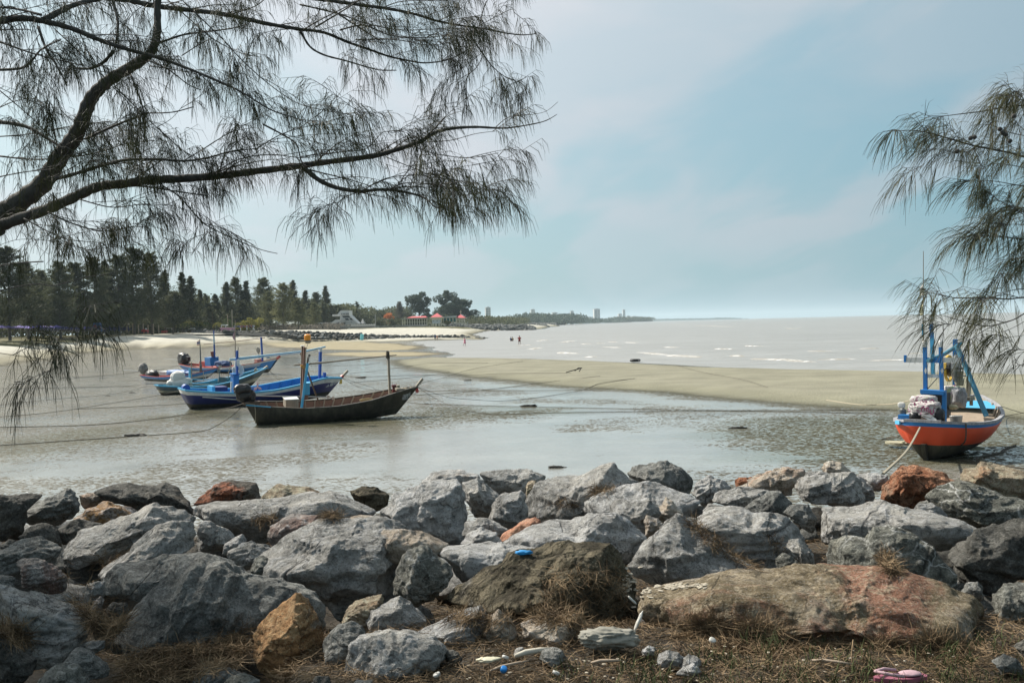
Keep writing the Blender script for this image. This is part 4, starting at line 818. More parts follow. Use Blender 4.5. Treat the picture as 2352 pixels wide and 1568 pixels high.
WOODR = paint('red_brown_wood', (0.20, 0.105, 0.075), 0.8, 0.7, (0.30, 0.20, 0.15), 2.5)
WOODP = paint('pale_wood', (0.34, 0.27, 0.20), 0.85, 0.6, (0.20, 0.15, 0.11), 3.0)
WOODG = paint('grey_wood', (0.27, 0.24, 0.19), 0.85, 0.6, (0.14, 0.12, 0.09), 4.0)
WOODD = paint('dark_pole_wood', (0.12, 0.075, 0.05), 0.8, 0.5, None, 4.0)
NAVY = paint('navy_paint', (0.012, 0.020, 0.125), 0.42, 0.3, (0.035, 0.04, 0.10), 1.2)
BLUE = paint('blue_paint', (0.012, 0.075, 0.33), 0.45, 0.35, (0.03, 0.09, 0.24), 1.5)
MIDB = paint('mid_blue_paint', (0.010, 0.17, 0.47), 0.5, 0.4, (0.04, 0.14, 0.30), 2.0)
SKYB = paint('sky_blue_paint', (0.06, 0.36, 0.60), 0.5, 0.45, (0.14, 0.32, 0.42), 3.0)
PALB = paint('pale_blue_paint', (0.30, 0.50, 0.62), 0.6, 0.6, (0.25, 0.30, 0.30), 3.0)
TEAL = paint('teal_paint', (0.045, 0.20, 0.27), 0.6, 0.7, (0.09, 0.15, 0.16), 2.0)
WHITE = paint('white_paint', (0.62, 0.62, 0.60), 0.6, 0.6, (0.32, 0.31, 0.27), 2.5)
CREAM = paint('dirty_cream_paint', (0.42, 0.40, 0.31), 0.7, 0.9, (0.14, 0.125, 0.075), 1.2)
GREYB = paint('grey_blue_paint', (0.085, 0.115, 0.13), 0.7, 0.8, (0.14, 0.14, 0.12), 1.6)
BOTM = paint('fouled_bottom', (0.035, 0.032, 0.024), 0.85, 0.9, (0.12, 0.11, 0.07), 1.5)
RED = paint('red_paint', (0.33, 0.022, 0.016), 0.55, 0.4, (0.22, 0.06, 0.04), 2.0)
ORED = paint('orange_red_paint', (0.68, 0.075, 0.025), 0.45, 0.3, (0.42, 0.09, 0.04), 1.4)
BLACK = paint('black_tarpaulin', (0.012, 0.012, 0.014), 0.42, 0.4, (0.05, 0.05, 0.055), 5.0)
WCLOTH = paint('white_cloth', (0.62, 0.61, 0.58), 0.85, 0.5, (0.42, 0.38, 0.30), 5.0)
BTARP = paint('blue_net', (0.015, 0.05, 0.15), 0.8, 0.8, (0.03, 0.10, 0.22), 9.0)
METAL = paint('grey_metal', (0.33, 0.34, 0.34), 0.4, 0.5, (0.2, 0.17, 0.14), 5.0, 0.6)
ROPEM = paint('rope_fibre', (0.065, 0.055, 0.042), 0.95, 0.5, (0.14, 0.12, 0.09), 30.0)
ROPEL = paint('pale_rope_fibre', (0.38, 0.33, 0.24), 0.95, 0.5, (0.22, 0.19, 0.13), 30.0)
YEL = paint('yellow_paint', (0.62, 0.40, 0.05), 0.5, 0.4, None, 6.0)
AMBER = paint('amber_plastic', (0.85, 0.30, 0.015), 0.3, 0.3, (0.7, 0.35, 0.1), 9.0)
REDCL = paint('red_cloth', (0.42, 0.05, 0.045), 0.9, 0.5, (0.5, 0.25, 0.2), 12.0)
GREYW = paint('grey_bundle_cloth', (.34, .34, .35), .85, .8, (.08, .07, .09), 9.0)
PINKC = paint('faded_pink_cloth', (0.62, 0.40, 0.42), 0.9, 0.5, (0.7, 0.6, 0.6), 12.0)

# --- the dark wooden boat in front
b = Boat('black weathered wooden boat with reddish inner planks, nearest of the left-hand group', K('q', 355, 692), K('q', 1890, 572), 0.11)
Lk = b.Lk
p0 = b.on('q', 215, 440); p1 = b.on('q', 2120, 262)
b.hull(p0.x, p1.x, [(0, .40), (.12, .62), (.3, .82), (.5, .88), (.7, .74), (.85, .46), (.95, .17), (1, .025)],
       [(0, p0.z), (.12, .78), (.3, .68), (.5, .70), (.7, .84), (.85, 1.05), (1, p1.z)], [(0, 0), (.8, .0), (1, .12)],
       WOODK, [(0.26, BOTM), (1.01, WOODK)], WOODK, WOODR, WOODP, floor=.30, ribs=15, ribmat=WOODP)
mb = MB(); mb.bar(b.on('q', 2108, 262), b.on('q', 2175, 172), .09, .10); b.part('stem_post', mb, WOODG)
mb = MB(); 
for (x1, x2) in ((2050, 2058), (2068, 2080)): pass
pa = b.on('e1', 925, 1290, .05); pb = b.on('e1', 935, 345, .05)
mb.bar(pa, pb, .065, .09); b.part('mast_post', mb, WOODD)
mb = MB(); mb.bar(b.on('e1', 948, 1290, -.12), b.on('e1', 962, 358, -.12), .065, .09); b.part('mast_post', mb, WOODR)
mb = MB(); mb.bar(b.on('e1', 975, 900, -.2), b.on('e1', 985, 362, -.2), .03, .03); b.part('mast_pole', mb, WOODP)
mb = MB(); mb.box(b.on('e1', 935, 350, .05), (.14, .14, .03)); b.part('mast_cap', mb, WHITE)
mb = MB(); mb.bar(b.on('e1', 930, 1335, -.72), b.on('e1', 1018, 600, -.35), .09, .03); b.part('strut', mb, SKYB)
mb = MB(); mb.tube([b.on('e1', 1000, 700, -.35), b.on('e1', 1042, 480, -.35)], .016, 6); mb.box(b.on('e1', 1042, 478, -.35), (.07, .07, .07)); b.part('antenna', mb, BLACK)
mb = MB(); mb.bar(b.on('e1', 908, 462, 0.2), b.on('e1', 1212, 1260, .35), .06, .05); b.part('brace', mb, WOODD)
mb = MB(); mb.tube([b.on('e1', 985, 900, .15), b.on('e1', 1020, 520, .15)], .02, 6); b.part('stay', mb, WOODD)
mb = MB(); mb.tube([b.on('e1', 815, 642), b.on('e1', 1200, 610), b.on('c1', 1700, 312), b.on('c1', 2115, 270)], [.035, .04, .035, .022], 7); b.part('boom', mb, WOODG)
mb = MB(); mb.tube([b.on('e1', 918, 655, .05), b.on('e1', 968, 660, -.1), b.on('e1', 920, 640, -.14), b.on('e1', 968, 700, -.16)], .022, 6); mb.box(b.on('e1', 945, 655, -.17), (.17, .05, .09), ry=.4); b.part('lashing', mb, paint('orange_cord', (.55, .26, .06), .8))
# beacon on a thin rod
r0 = b.on('e1', 985, 420, -.12); r1 = b.on('e1', 1018, 300, -.12)
mb = MB(); mb.tube([r0, r1], .009, 6); b.part('lamp_rod', mb, METAL)
c = b.on('e1', 1016, 274, -.12); mb = MB(); mb.tube([c+Vector((0, 0, -.07)), c+Vector((0, 0, -.02)), c+Vector((0, 0, .04))], [.09, .12, .12], 12); lb = b.part('lamp_base', mb, WOODG)
c = b.on('e1', 1010, 252, -.12); mb = MB(); mb.tube([c, c+Vector((0, 0, .10)), c+Vector((0, 0, .19)), c+Vector((0, 0, .215))], [.125, .128, .12, .08], 14); b.part('beacon', mb, AMBER)
# crate aft of the mast: boards
ca = b.on('e1', 690, 1290, -.25); cb = b.on('e1', 892, 1290, -.25); ct = b.on('e1', 690, 1165, -.25)
cw = cb.x-ca.x; chh = ct.z-ca.z
for k in range(6):
    mb = MB(); mb.box((ca.x+cw*(k+.5)/6, -.27, ca.z+chh/2), (cw/6-.006, .03, chh)); b.part('crate_board', mb, WOODP)
mb = MB(); mb.box((ca.x+cw/2, .05, ca.z+chh/2-.01), (cw-.02, .60, chh-.02)); b.part('crate', mb, WOODG)
mb = MB(); mb.box((ca.x+cw/2, .05, ca.z+chh+.006), (cw+.03, .70, .025)); b.part('crate_lid', mb, WHITE)
# pale blue tank by the mast
a = b.on('e1', 985, 1105, .15); c = b.on('e1', 1030, 935, .15); mb = MB(); mb.box(((a.x+c.x)/2, .25, (a.z+c.z)/2), (.24, .3, c.z-a.z)); mb.box(((a.x+c.x)/2, .25, c.z+.02), (.30, .36, .04)); b.part('tank', mb, SKYB)
a = b.on('e1', 1000, 1140, .15); mb = MB(); mb.box((a.x, .25, a.z), (.18, .2, .2)); b.part('tank_stand', mb, WOODR)
# bow post with rope winding
a = b.on('q', 1820, 358); c = b.on('c1', 2050, 262); mb = MB(); mb.bar(a-Vector((0, 0, .1)), c, .085, .085); bp = b.part('bow_post', mb, WOODG)
mb = MB(); n_ = 60; t0 = b.on('c1', 2048, 298); t1 = b.on('c1', 2046, 240)
mb.tube([t0.lerp(t1, i/n_)+Vector((math.cos(i*.9)*(.075-.02*i/n_), math.sin(i*.9)*(.075-.02*i/n_), 0)) for i in range(n_+1)], .016, 5); rp = b.part('rope_winding', mb, ROPEM)
mb = MB(); mb.bar(b.on('q', 1858, 330, .2), b.on('q', 1868, 255, .2), .10, .10); mb.box(b.on('q', 1866, 262, .2), (.2, .16, .12)); b.part('winch', mb, paint('dark_red_paint', (.10, .02, .02), .4))
mb = MB(); mb.box(b.on('q', 1906, 268, .05), (.11, .12, .16)); mb.box(b.on('q', 1920, 285, -.1), (.3, .3, .08)); b.part('bow_block', mb, WOODG)
mb = MB(); P = []
for i in range(60):
    t = i/59; P.append(b.on('q', 1890+lerp(0, 190, t), 292-18*t+7*math.sin(i*.9), .1*math.sin(i*.6)))
mb.tube(P, .022, 5); b.part('coiled_rope', mb, ROPEL)
mb = MB(); P = []
for i in range(70):
    an = i*.62; P.append(b.on('q', 1530+50*math.cos(an)+i*.9, 408+9*math.sin(an)-i*.12, -.1))
mb.tube(P, .016, 5); b.part('heaped_rope', mb, paint('straw_rope', (.42, .34, .17), .9))
for k, dx in enumerate((-14, -4, 8, 16)):
    mb = MB(); a = b.on('q', 2112+dx*.4, 262, -.06); mb.bar(a, b.on('q', 2118+dx, 338-abs(dx)*1.2, -.07), .035, .012); b.part('ribbon', mb, REDCL)
# motor: black wrapped engine on the stern, shaft laid forward over the deck with its propeller
e = b.on('e1', 30, 1005, 0); engine(b, e, BLACK, (.60, .42, .36), 3)
e = b.on('e1', 80, 1100, 0.05); b.part('engine_cover', crumple(e, (.66, .42, .44), 8, 4, .2, .4), BLACK, True)
mb = MB(); mb.tube([b.on('e1', 130, 1230), b.on('e1', 170, 1130)], .035, 7); mb.box(b.on('e1', 180, 1220), (.55, .3, .10)); mb.box(b.on('e1', 90, 1222), (.2, .5, .10)); b.part('engine_mount', mb, WOODD)
mb = MB(); mb.tube([b.on('e1', 180, 1125, .3), b.on('e1', 900, 1138, .3), b.on('e1', 1380, 1150, .3)], .024, 8); b.part('propeller_shaft', mb, METAL)
pc = b.on('e1', 1378, 1150, .3)
for k in range(2):
    mb = MB(); a = k*PI+.5; mb.prism([(0, 0), (.10, .09), (.20, .03), (.12, -.05)], -.01, .01); o = b.part('propeller_blade', mb, METAL); o.location = pc; o.rotation_euler = (0, a, .3)
mb = MB(); mb.tube([b.on('e1', 100, 985, .1), b.on('e1', 265, 1000, .1)], .018, 6); b.part('tiller_bar', mb, METAL)
pc = b.on('e1', 262, 985, .1)
for k in range(3):
    mb = MB(); mb.prism([(0, -.02), (.05, .10), (0, .22), (-.05, .10)], -.008, .008); o = b.part('propeller_blade', mb, PINKC); o.location = pc; o.rotation_euler = (0, k*2*PI/3, .4)
mb = MB(); mb.bar(b.pt(.0, 1, -1)+Vector((0, -.035, .0)), b.pt(.13, 1, -1)+Vector((0, -.035, .01)), .03, .05); b.part('rail_patch', mb, SKYB)
strokes(b, 'lettering', b.on('q', 1958, 372, -.16), Vector((1, .17, .11)).normalized(), Vector((-.05, 0, 1)), Vector((0, -.10, 0)), 'cbade 14', .10, WHITE)
strokes(b, 'lettering', b.on('q', 1950, 400, -.20), Vector((1, .17, .11)).normalized(), Vector((-.05, 0, 1)), Vector((0, -.10, 0)), 'dbec', .09, WHITE)
mb = MB(); a = b.pt(.045, 1, -1)+Vector((0, -.05, .03)); mb.tube([b.pt(.0, 1, -1)+Vector((0, .1, .05)), a+Vector((0, 0, .02)), a+Vector((.02, -.02, -.3)), a+Vector((.02, .1, -.75))], .012, 5); b.part('hanging_rope', mb, ROPEL)
BA = b
# --- navy boat
b = Boat('navy blue boat with sky-blue rail behind the black one', K('c1', 515, 700), K('c1', 1575, 600), 0.14)
p0 = b.on('c1', 441, 541); p1 = b.on('c1', 1690, 452)
b.hull(p0.x, p1.x, [(0, .45), (.12, .70), (.3, .95), (.5, 1.02), (.7, .90), (.85, .60), (.95, .25), (1, .03)],
       [(0, p0.z), (.15, p0.z-.14), (.3, p0.z-.24), (.5, p0.z-.20), (.7, p0.z+.02), (.85, p0.z+.22), (1, p1.z)], [(0, 0), (.75, 0), (1, .14)],
       None, [(0.27, BOTM), (.82, NAVY), (1.01, WHITE)], SKYB, MIDB, MIDB, floor=.34, ribs=12, ribmat=MIDB, rub=.06)
mb = MB(); mb.bar(b.on('c1', 1688, 450), b.on('c1', 1738, 395), .10, .12); sp = b.part('stem_post', mb, WOODG)
mb = MB(); mb.bar(b.on('c1', 1690, 447), b.on('c1', 1702, 432), .125, .14); b.part('stem_band', mb, RED)
for k, dx in enumerate((-9, 0, 8)):
    mb = MB(); mb.bar(b.on('c1', 1692, 452, -.08), b.on('c1', 1686+dx, 498, -.1), .05, .012); b.part('ribbon', mb, YEL)
mb = MB(); a = b.on('c1', 835, 560); c = b.on('c1', 875, 422); mb.box(((a.x+c.x)/2, 0, (a.z+c.z)/2), (abs(c.x-a.x), .35, c.z-a.z)); mb.box(((a.x+c.x)/2, 0, c.z+.02), (abs(c.x-a.x)+.08, .42, .05)); b.part('engine_box', mb, MIDB)
mb = MB(); mb.bar(b.on('c1', 829, 560, -.2), b.on('c1', 829, 480, -.2), .07, .07); b.part('box_post', mb, WHITE)
mb = MB(); mb.bar(b.on('c1', 872, 430, -.2), b.on('c1', 866, 235, -.2), .10, .08); b.part('mast_post', mb, BLUE)
mb = MB(); mb.bar(b.on('c1', 858, 430, .2), b.on('c1', 858, 238, .2), .07, .07); b.part('mast_post', mb, WHITE)
mb = MB(); mb.tube([b.on('c1', 876, 430, .1), b.on('c1', 874, 210, .1)], .02, 6); b.part('mast_pole', mb, WOODG)
mb = MB(); mb.tube([b.on('c1', 853, 290, .1), b.on('c1', 845, 0, .1)], [.03, .012], 6); fp = b.part('flag_pole', mb, WOODP)
mb = MB(); a = b.on('c1', 847, 80, .1); c = b.on('c1', 825, 130, .1); d_ = b.on('c1', 850, 165, .1); e = b.on('c1', 848, 112, .1); mb.add([a, c, (c+d_)/2+Vector((0, .08, 0)), d_, e], [(0, 1, 2, 4), (4, 2, 3)]); b.part('flag', mb, PINKC)
mb = MB(); a = b.on('c1', 876, 330, -.25); mb.tube([a+Vector((0, 0, -.18)), a+Vector((0, 0, -.12)), a+Vector((0, 0, .12)), a+Vector((0, 0, .18))], [.02, .07, .08, .02], 8); b.part('float', mb, WHITE)
mb = MB(); mb.bar(b.on('c1', 810, 308), b.on('c1', 868, 305), .09, .09); mb.bar(b.on('c1', 868, 303), b.on('c1', 1380, 247), .12, .09); mb.bar(b.on('c1', 1380, 247), b.on('c1', 1557, 208), .08, .07); b.part('boom', mb, PALB)
mb = MB(); mb.tube([b.on('c1', 1080, 285, -.1), b.on('c1', 1370, 252, -.1)], .03, 6); b.part('white_pole', mb, WHITE)
mb = MB(); mb.tube([b.on('c1', 812, 310, -.1), b.on('c1', 818, 350, -.1), b.on('c1', 804, 410, -.1), b.on('c1', 802, 455, -.1)], .02, 5); b.part('hanging_rope', mb, ROPEL)
mb = MB(); mb.bar(b.on('c1', 1521, 470), b.on('c1', 1519, 246), .12, .12); bp = b.part('bow_post', mb, BLUE)
mb = MB(); mb.bar(b.on('c1', 1519, 246), b.on('c1', 1518, 212), .13, .13); b.part('post_head', mb, WHITE)
mb = MB(); mb.bar(b.on('c1', 1557, 465, .1), b.on('c1', 1557, 410, .1), .13, .13); b.part('bow_bollard', mb, BLUE)
for (x0, x1, z0, z1, m, nm) in ((680, 702, 557, 515, SKYB, 'locker'), (704, 800, 557, 517, NAVY, 'locker')):
    mb = MB(); a = b.on('c1', x0, z0, -.3); c = b.on('c1', x1, z1, -.3); mb.box(((a.x+c.x)/2, 0, (a.z+c.z)/2), (c.x-a.x, .6, c.z-a.z)); b.part(nm, mb, m)
mb = MB(); a = b.on('c1', 470, 530); mb.tube([a+Vector((0, -.12, 0)), a+Vector((0, .12, 0))], .17, 14); b.part('buoy', mb, BLUE)
for k in range(9):
    an = k*2*PI/9; a = b.on('c1', 878, 398, .3); mb = crumple(a+Vector((math.cos(an)*.17, 0, math.sin(an)*.2)), (.26, .12, .26), k, 2, .1); b.part('cloth_petal', mb, WCLOTH, True)
mb = MB(); mb.tube([b.on('c1', 605, 590, -1.08), b.on('c1', 760, 602, -1.12), b.on('c1', 925, 613, -1.12)], .03, 7); b.part('side_pole', mb, METAL)
strokes(b, 'lettering', b.on('c1', 1578, 512, -.30), Vector((1, .2, .12)).normalized(), Vector((0, 0, 1)), Vector((0, -.05, 0)), 'a.cebd', .15, WHITE)
strokes(b, 'lettering', b.on('c1', 1568, 522, -.30), Vector((1, .2, .12)).normalized(), Vector((0, 0, 1)), Vector((0, -.05, 0)), 'dca.bae', .10, WHITE)
mb = MB(); mb.tube([b.on('c1', 1560, 462), b.on('c1', 1600, 450), b.on('c1', 1650, 452)], .05, 6); b.part('heaped_net', mb, WOODG)
BB = b
# --- grey-blue boat with white-covered engine
b = Boat('worn grey-blue boat with cream bottom and engine wrapped in white cloth', K('c1', 290, 590), K('c1', 985, 522), 0.2)
p0 = b.on('c1', 246, 510); p1 = b.on('c1', 1108, 370)
b.hull(p0.x, p1.x, [(0, .42), (.15, .72), (.35, .95), (.55, .98), (.75, .78), (.9, .42), (1, .03)],
       [(0, p0.z), (.2, p0.z-.12), (.45, p0.z-.10), (.65, p0.z+.10), (.85, p0.z+.45), (1, p1.z)], [(0, 0), (.7, 0), (1, .2)],
       None, [(0.30, BOTM), (.56, CREAM), (1.01, GREYB)], SKYB, TEAL, TEAL, floor=.3, ribs=10, ribmat=TEAL)
mb = MB(); mb.bar(b.on('c1', 1085, 382), b.on('c1', 1115, 362), .12, .16); b.part('stem_post', mb, WOODG)
e = b.on('c1', 412, 445); b.part('engine_cover', crumple(e, (.80, .6, .60), 21, 4, .10, .2), WCLOTH, True)
e = b.on('c1', 430, 492); b.part('engine_cover', crumple(e, (1.25, .7, .62), 25, 4, .20, .6), WCLOTH, True)
mb = MB(); mb.tube([b.on('c1', 158, 495, -.3), b.on('c1', 370, 500, -.3)], .028, 7); b.part('propeller_shaft', mb, METAL)
mb = MB(); mb.tube([b.on('c1', 500, 500, -.3), b.on('c1', 820, 508, -.3)], .03, 7); b.part('oar', mb, WOODG)
for (x, y0, y1, m, w) in ((507, 490, 380, SKYB, .10), (519, 490, 330, WOODG, .045), (615, 480, 400, WOODG, .03), (630, 465, 420, METAL, .03)):
    mb = MB(); mb.bar(b.on('c1', x, y0, .1), b.on('c1', x-3, y1, .1), w, w); b.part('post', mb, m)
mb = MB(); mb.bar(b.on('c1', 795, 470), b.on('c1', 730, 462), .3, .1); mb.tube([b.on('c1', 740, 462), b.on('c1', 735, 395)], .025, 6); b.part('bench', mb, GREYB)
mb = MB(); a = b.on('c1', 1025, 402); mb.tube([a+Vector((0, 0, -.2)), a+Vector((0, 0, .12))], [.16, .12], 8); mb.tube([a+Vector((-.1, 0, .1)), a+Vector((.05, 0, .22))], .05, 6); b.part('winch', mb, WOODG)
mb = MB(); mb.tube([b.on('c1', 500, 465, .4), b.on('c1', 640, 470, .4), b.on('c1', 780, 460, .4)], .03, 6); b.part('rail_pole', mb, SKYB)
strokes(b, 'lettering', b.on('c1', 925, 468, -.5), Vector((1, .15, .2)).normalized(), Vector((0, 0, 1)), Vector((0, -.15, 0)), 'abadbc', .15, BOTM)
BC = b
# --- small blue and white boat
b = Boat('small blue boat with white bottom and a striped flag at its stern', K('c1', 190, 470), K('c1', 645, 462), 0.25)
p0 = b.on('c1', 164, 428); p1 = b.on('c1', 745, 370)
b.hull(p0.x, p1.x, [(0, .45), (.2, .75), (.45, .88), (.7, .66), (.9, .3), (1, .03)],
       [(0, p0.z), (.3, p0.z-.04), (.6, p0.z+.08), (.8, p0.z+.3), (1, p1.z)], [(0, 0), (.7, 0), (1, .3)],
       None, [(0.18, BOTM), (.48, WHITE), (1.01, MIDB)], RED, RED, WOODR, floor=.24, ribs=0, rub=.012)
mb = MB(); mb.bar(b.on('c1', 738, 372), b.on('c1', 758, 360), .12, .14); b.part('stem_post', mb, WOODG)
mb = MB(); mb.tube([b.on('c1', 598, 405), b.on('c1', 601, 350)], .09, 7); mb.tube([b.on('c1', 601, 350), b.on('c1', 602, 250), b.on('c1', 603, 148)], [.05, .045, .015], 7); b.part('flag_pole', mb, GREYB)
fl = (('red', RED), ('white', WHITE), ('navy', NAVY), ('white', WHITE), ('red', RED)); hs = (0, 1/6, 2/6, 4/6, 5/6, 1)
A_ = b.on('c1', 603, 150); B_ = b.on('c1', 603, 192); Cc = b.on('c1', 575, 182-6); Dd = b.on('c1', 576, 195+1)
for k, (_, m) in enumerate(fl):
    v = []
    for i in range(7):
        u = i/6; top = A_.lerp(Cc, u); bot = B_.lerp(Dd, u); w = Vector((0, math.sin(u*7)*.07*u, 0)); v += [top.lerp(bot, hs[k])+w, top.lerp(bot, hs[k+1])+w]
    mb = MB(); mb.add(v, [(2*i, 2*i+1, 2*i+3, 2*i+2) for i in range(6)]); b.part('flag_stripe', mb, m)
e = b.on('c1', 218, 440); b.part('engine_cover', crumple(e, (1.15, .7, .8), 31, 4, .15, .5), BLACK, True)
e = b.on('c1', 205, 415); b.part('engine_cover', crumple(e, (.75, .5, .45), 33, 4, .12), BLACK, True)
mb = MB(); mb.tube([b.on('c1', -80, 462, -.2), b.on('c1', 190, 466, -.2)], .025, 6); mb.tube([b.on('c1', 230, 450, -.3), b.on('c1', 500, 470, -.3)], .03, 6); b.part('propeller_shaft', mb, METAL)
mb = MB(); a = b.on('c1', 288, 430, .1); c = b.on('c1', 345, 408, .1); mb.box(((a.x+c.x)/2, .2, (a.z+c.z)/2), (c.x-a.x, .5, c.z-a.z)); mb.box(((a.x+c.x)/2, .2, c.z+.02), (c.x-a.x+.06, .56, .05)); b.part('ice_box', mb, WHITE)
e = b.on('c1', 425, 412, .1); b.part('folded_tarpaulin', crumple(e, (3.1, .8, .42), 37, 4, .12), paint('blue_tarpaulin', (.02, .10, .30), .5, .5, (.10, .2, .3), 4), True)
mb = MB(); a = b.on('c1', 740, 392, -.1); mb.tube([a+Vector((0, 0, .1)), a+Vector((.02, 0, -.15))], [.12, .10], 8); b.part('bow_buoy', mb, GREYB)
b.part('engine_cover', crumple(b.on('c1', 146, 378, .4), (.75, .5, .7), 41, 4, .2, .3), paint('grey_white_wrap', (.25, .24, .22), .8, .9, (.03, .03, .03), 3), True)
mb = MB(); mb.tube([b.on('c1', -10, 393, .4), b.on('c1', 100, 400, .4), b.on('c1', 400, 404, .4), b.on('c1', 700, 407, .4)], .028, 6); b.part('raised_shaft', mb, METAL)
BD = b
# --- far blue boat with red inside
b = Boat('bright blue boat with red interior, farthest of the left-hand group', K('c1', 498, 400), K('c1', 1122, 412), 0.16)
p0 = b.on('c1', 468, 342); p1 = b.on('c1', 1205, 295)
b.hull(p0.x, p1.x, [(0, .5), (.15, .82), (.35, 1.05), (.55, 1.08), (.75, .86), (.9, .44), (1, .03)],
       [(0, p0.z), (.2, p0.z-.18), (.45, p0.z-.15), (.7, p0.z+.05), (.85, p0.z+.3), (1, p1.z)], [(0, 0), (.75, 0), (1, .16)],
       None, [(0.28, BOTM), (.90, MIDB), (1.01, WHITE)], RED, RED, WOODR, floor=.34, ribs=11, ribmat=RED, rub=.015)
mb = MB(); mb.bar(b.on('c1', 1200, 300), b.on('c1', 1219, 284), .14, .16); b.part('stem_post', mb, RED)
e = b.on('c1', 462, 296); b.part('engine_cover', crumple(e, (1.5, .7, .95), 51, 4, .16, .2), BLACK, True)
mb = MB(); mb.box(b.on('c1', 500, 300), (.4, .3, .35), ry=.2); mb.tube([b.on('c1', 470, 340), b.on('c1', 485, 320)], .12, 6); b.part('engine_mount', mb, BLACK)
mb = MB(); mb.tube([b.on('c1', 312, 302), b.on('c1', 480, 316), b.on('c1', 650, 326)], .025, 6); b.part('propeller_shaft', mb, METAL)
for dx in (0, 9, 18):
    mb = MB(); mb.tube([b.on('c1', 448+dx, 322), b.on('c1', 436+dx, 350), b.on('c1', 440+dx, 372), b.on('c1', 470, 382+dx*.3)], .02, 5); b.part('hanging_rope', mb, ROPEM)
for (x0, x1, y0, y1, m) in ((664, 706, 356, 290, MIDB), (620, 662, 354, 322, RED)):
    mb = MB(); a = b.on('c1', x0, y0); c = b.on('c1', x1, y1); mb.box(((a.x+c.x)/2, 0, (a.z+c.z)/2), (c.x-a.x, .8, c.z-a.z)); b.part('cabin_box', mb, m)
mb = MB(); a = b.on('c1', 694, 290); mb.tube([a, a+Vector((0, 0, .5))], [.13, .17], 9); b.part('bucket', mb, paint('brown_bucket', (.22, .07, .04), .6))
P = [b.on('c1', 709, 300), b.on('c1', 710, 190), b.on('c1', 711, 115), b.on('c1', 712, 80)]
for (i, j, m, w) in ((0, 1, BLUE, .075), (1, 2, PALB, .065), (2, 3, BLUE, .055)):
    mb = MB(); mb.tube([P[i], P[j]], w, 8); b.part('mast_section', mb, m)
mb = MB(); mb.tube([P[3], b.on('c1', 710, 40), b.on('c1', 709, -70)], [.03, .02, .012], 6); b.part('antenna', mb, WOODD)
mb = MB(); mb.tube([b.on('c1', 627, 189), b.on('c1', 870, 167), b.on('c1', 1110, 138)], .035, 6); b.part('boom', mb, WOODD)
mb = MB(); mb.tube([b.on('c1', 720, 178), b.on('c1', 800, 163), b.on('c1', 840, 152)], .015, 5); b.part('boom_stay', mb, WOODG)
mb = MB(); mb.bar(b.on('c1', 1083, 320), b.on('c1', 1081, 132), .12, .12); b.part('bow_post', mb, BLUE)
a = b.on('c1', 1055, 235); mb = MB(); mb.tube([a+Vector((0, -.05, 0)), a+Vector((0, .0, 0))], [.25, .27], 18); b.part('lamp_dish', mb, paint('olive_metal', (.13, .13, .11), .4))
mb = MB(); mb.tube([a, b.on('c1', 1057, 300)], .03, 6); mb.tube([b.on('c1', 1031, 208), b.on('c1', 1038, 245), a], .015, 5); b.part('lamp_stand', mb, METAL)
b.part('heaped_net', crumple(b.on('c1', 775, 343), (1.9, .9, .55), 57, 4, .16), BTARP, True)
mb = MB(); mb.box(b.on('c1', 1052, 318), (.5, .5, .3)); b.part('anchor_box', mb, paint('red_white_box', (.4, .15, .12), .6, .8, (.5, .48, .42), 3))
mb = MB(); a = b.on('c1', 1128, 300); mb.tube([a, a+Vector((0, 0, .18))], [.15, .1], 8); b.part('winch', mb, METAL)
for k, yo in enumerate((0, .12)):
    mb = MB(); mb.tube([b.pt(.45+i*.05, .80-k*.10, -1)+Vector((0, -.03, 0)) for i in range(10)], .022, 5); b.part('stripe', mb, WHITE)
BE = b
# --- red boat on the right, seen over its stern
b = Boat('orange-red boat with blue mast posts standing on its own at the right', K('f', 560, 1460), K('f', 1170, 1290), 0.0)
s0 = K('f', 535, 1050); s1 = K('f', 1215, 735)
a = G(s0[0], s0[1], 1.0); c = G(s1[0], s1[1], 1.32)
b.o = Vector((a.x, a.y, 0)); d = c-a; d.z = 0; b.h = d.normalized(); b.side = Vector((-b.h.y, b.h.x, 0)); b.Lk = d.length*0.72
b.root.location = b.o; b.root.rotation_euler = (0, 0, math.atan2(b.h.y, b.h.x))
b.o = b.o+b.h*0.25; b.root.location = b.o
Ltot = d.length-0.25
b.hull(-.25, Ltot, [(0, .38), (.1, .80), (.25, 1.10), (.45, 1.18), (.65, 1.10), (.82, .80), (.93, .42), (1, .05)],
       [(0, 1.0), (.15, .93), (.4, .90), (.6, .96), (.8, 1.10), (1, 1.35)], [(0, .0), (.7, 0), (1, .2)],
       None, [(0.41, BOTM), (.84, ORED), (.92, WHITE), (1.01, MIDB)], GREYW, WOODG, WOODP, floor=.30, ribs=15, ribmat=WOODP, flare=1.75)
def onx(c, x, y, lx):            # local point on the crosswise plane at local x = lx
    px, py = K(c, x, y); r = ray(px, py); t = (b.o+b.h*lx-Vector((0, 0, EYE))).dot(b.h)/r.dot(b.h); p = Vector((0, 0, EYE))+r*t-b.o
    return Vector((lx, p.dot(b.side), p.z))
mx_ = 1.15
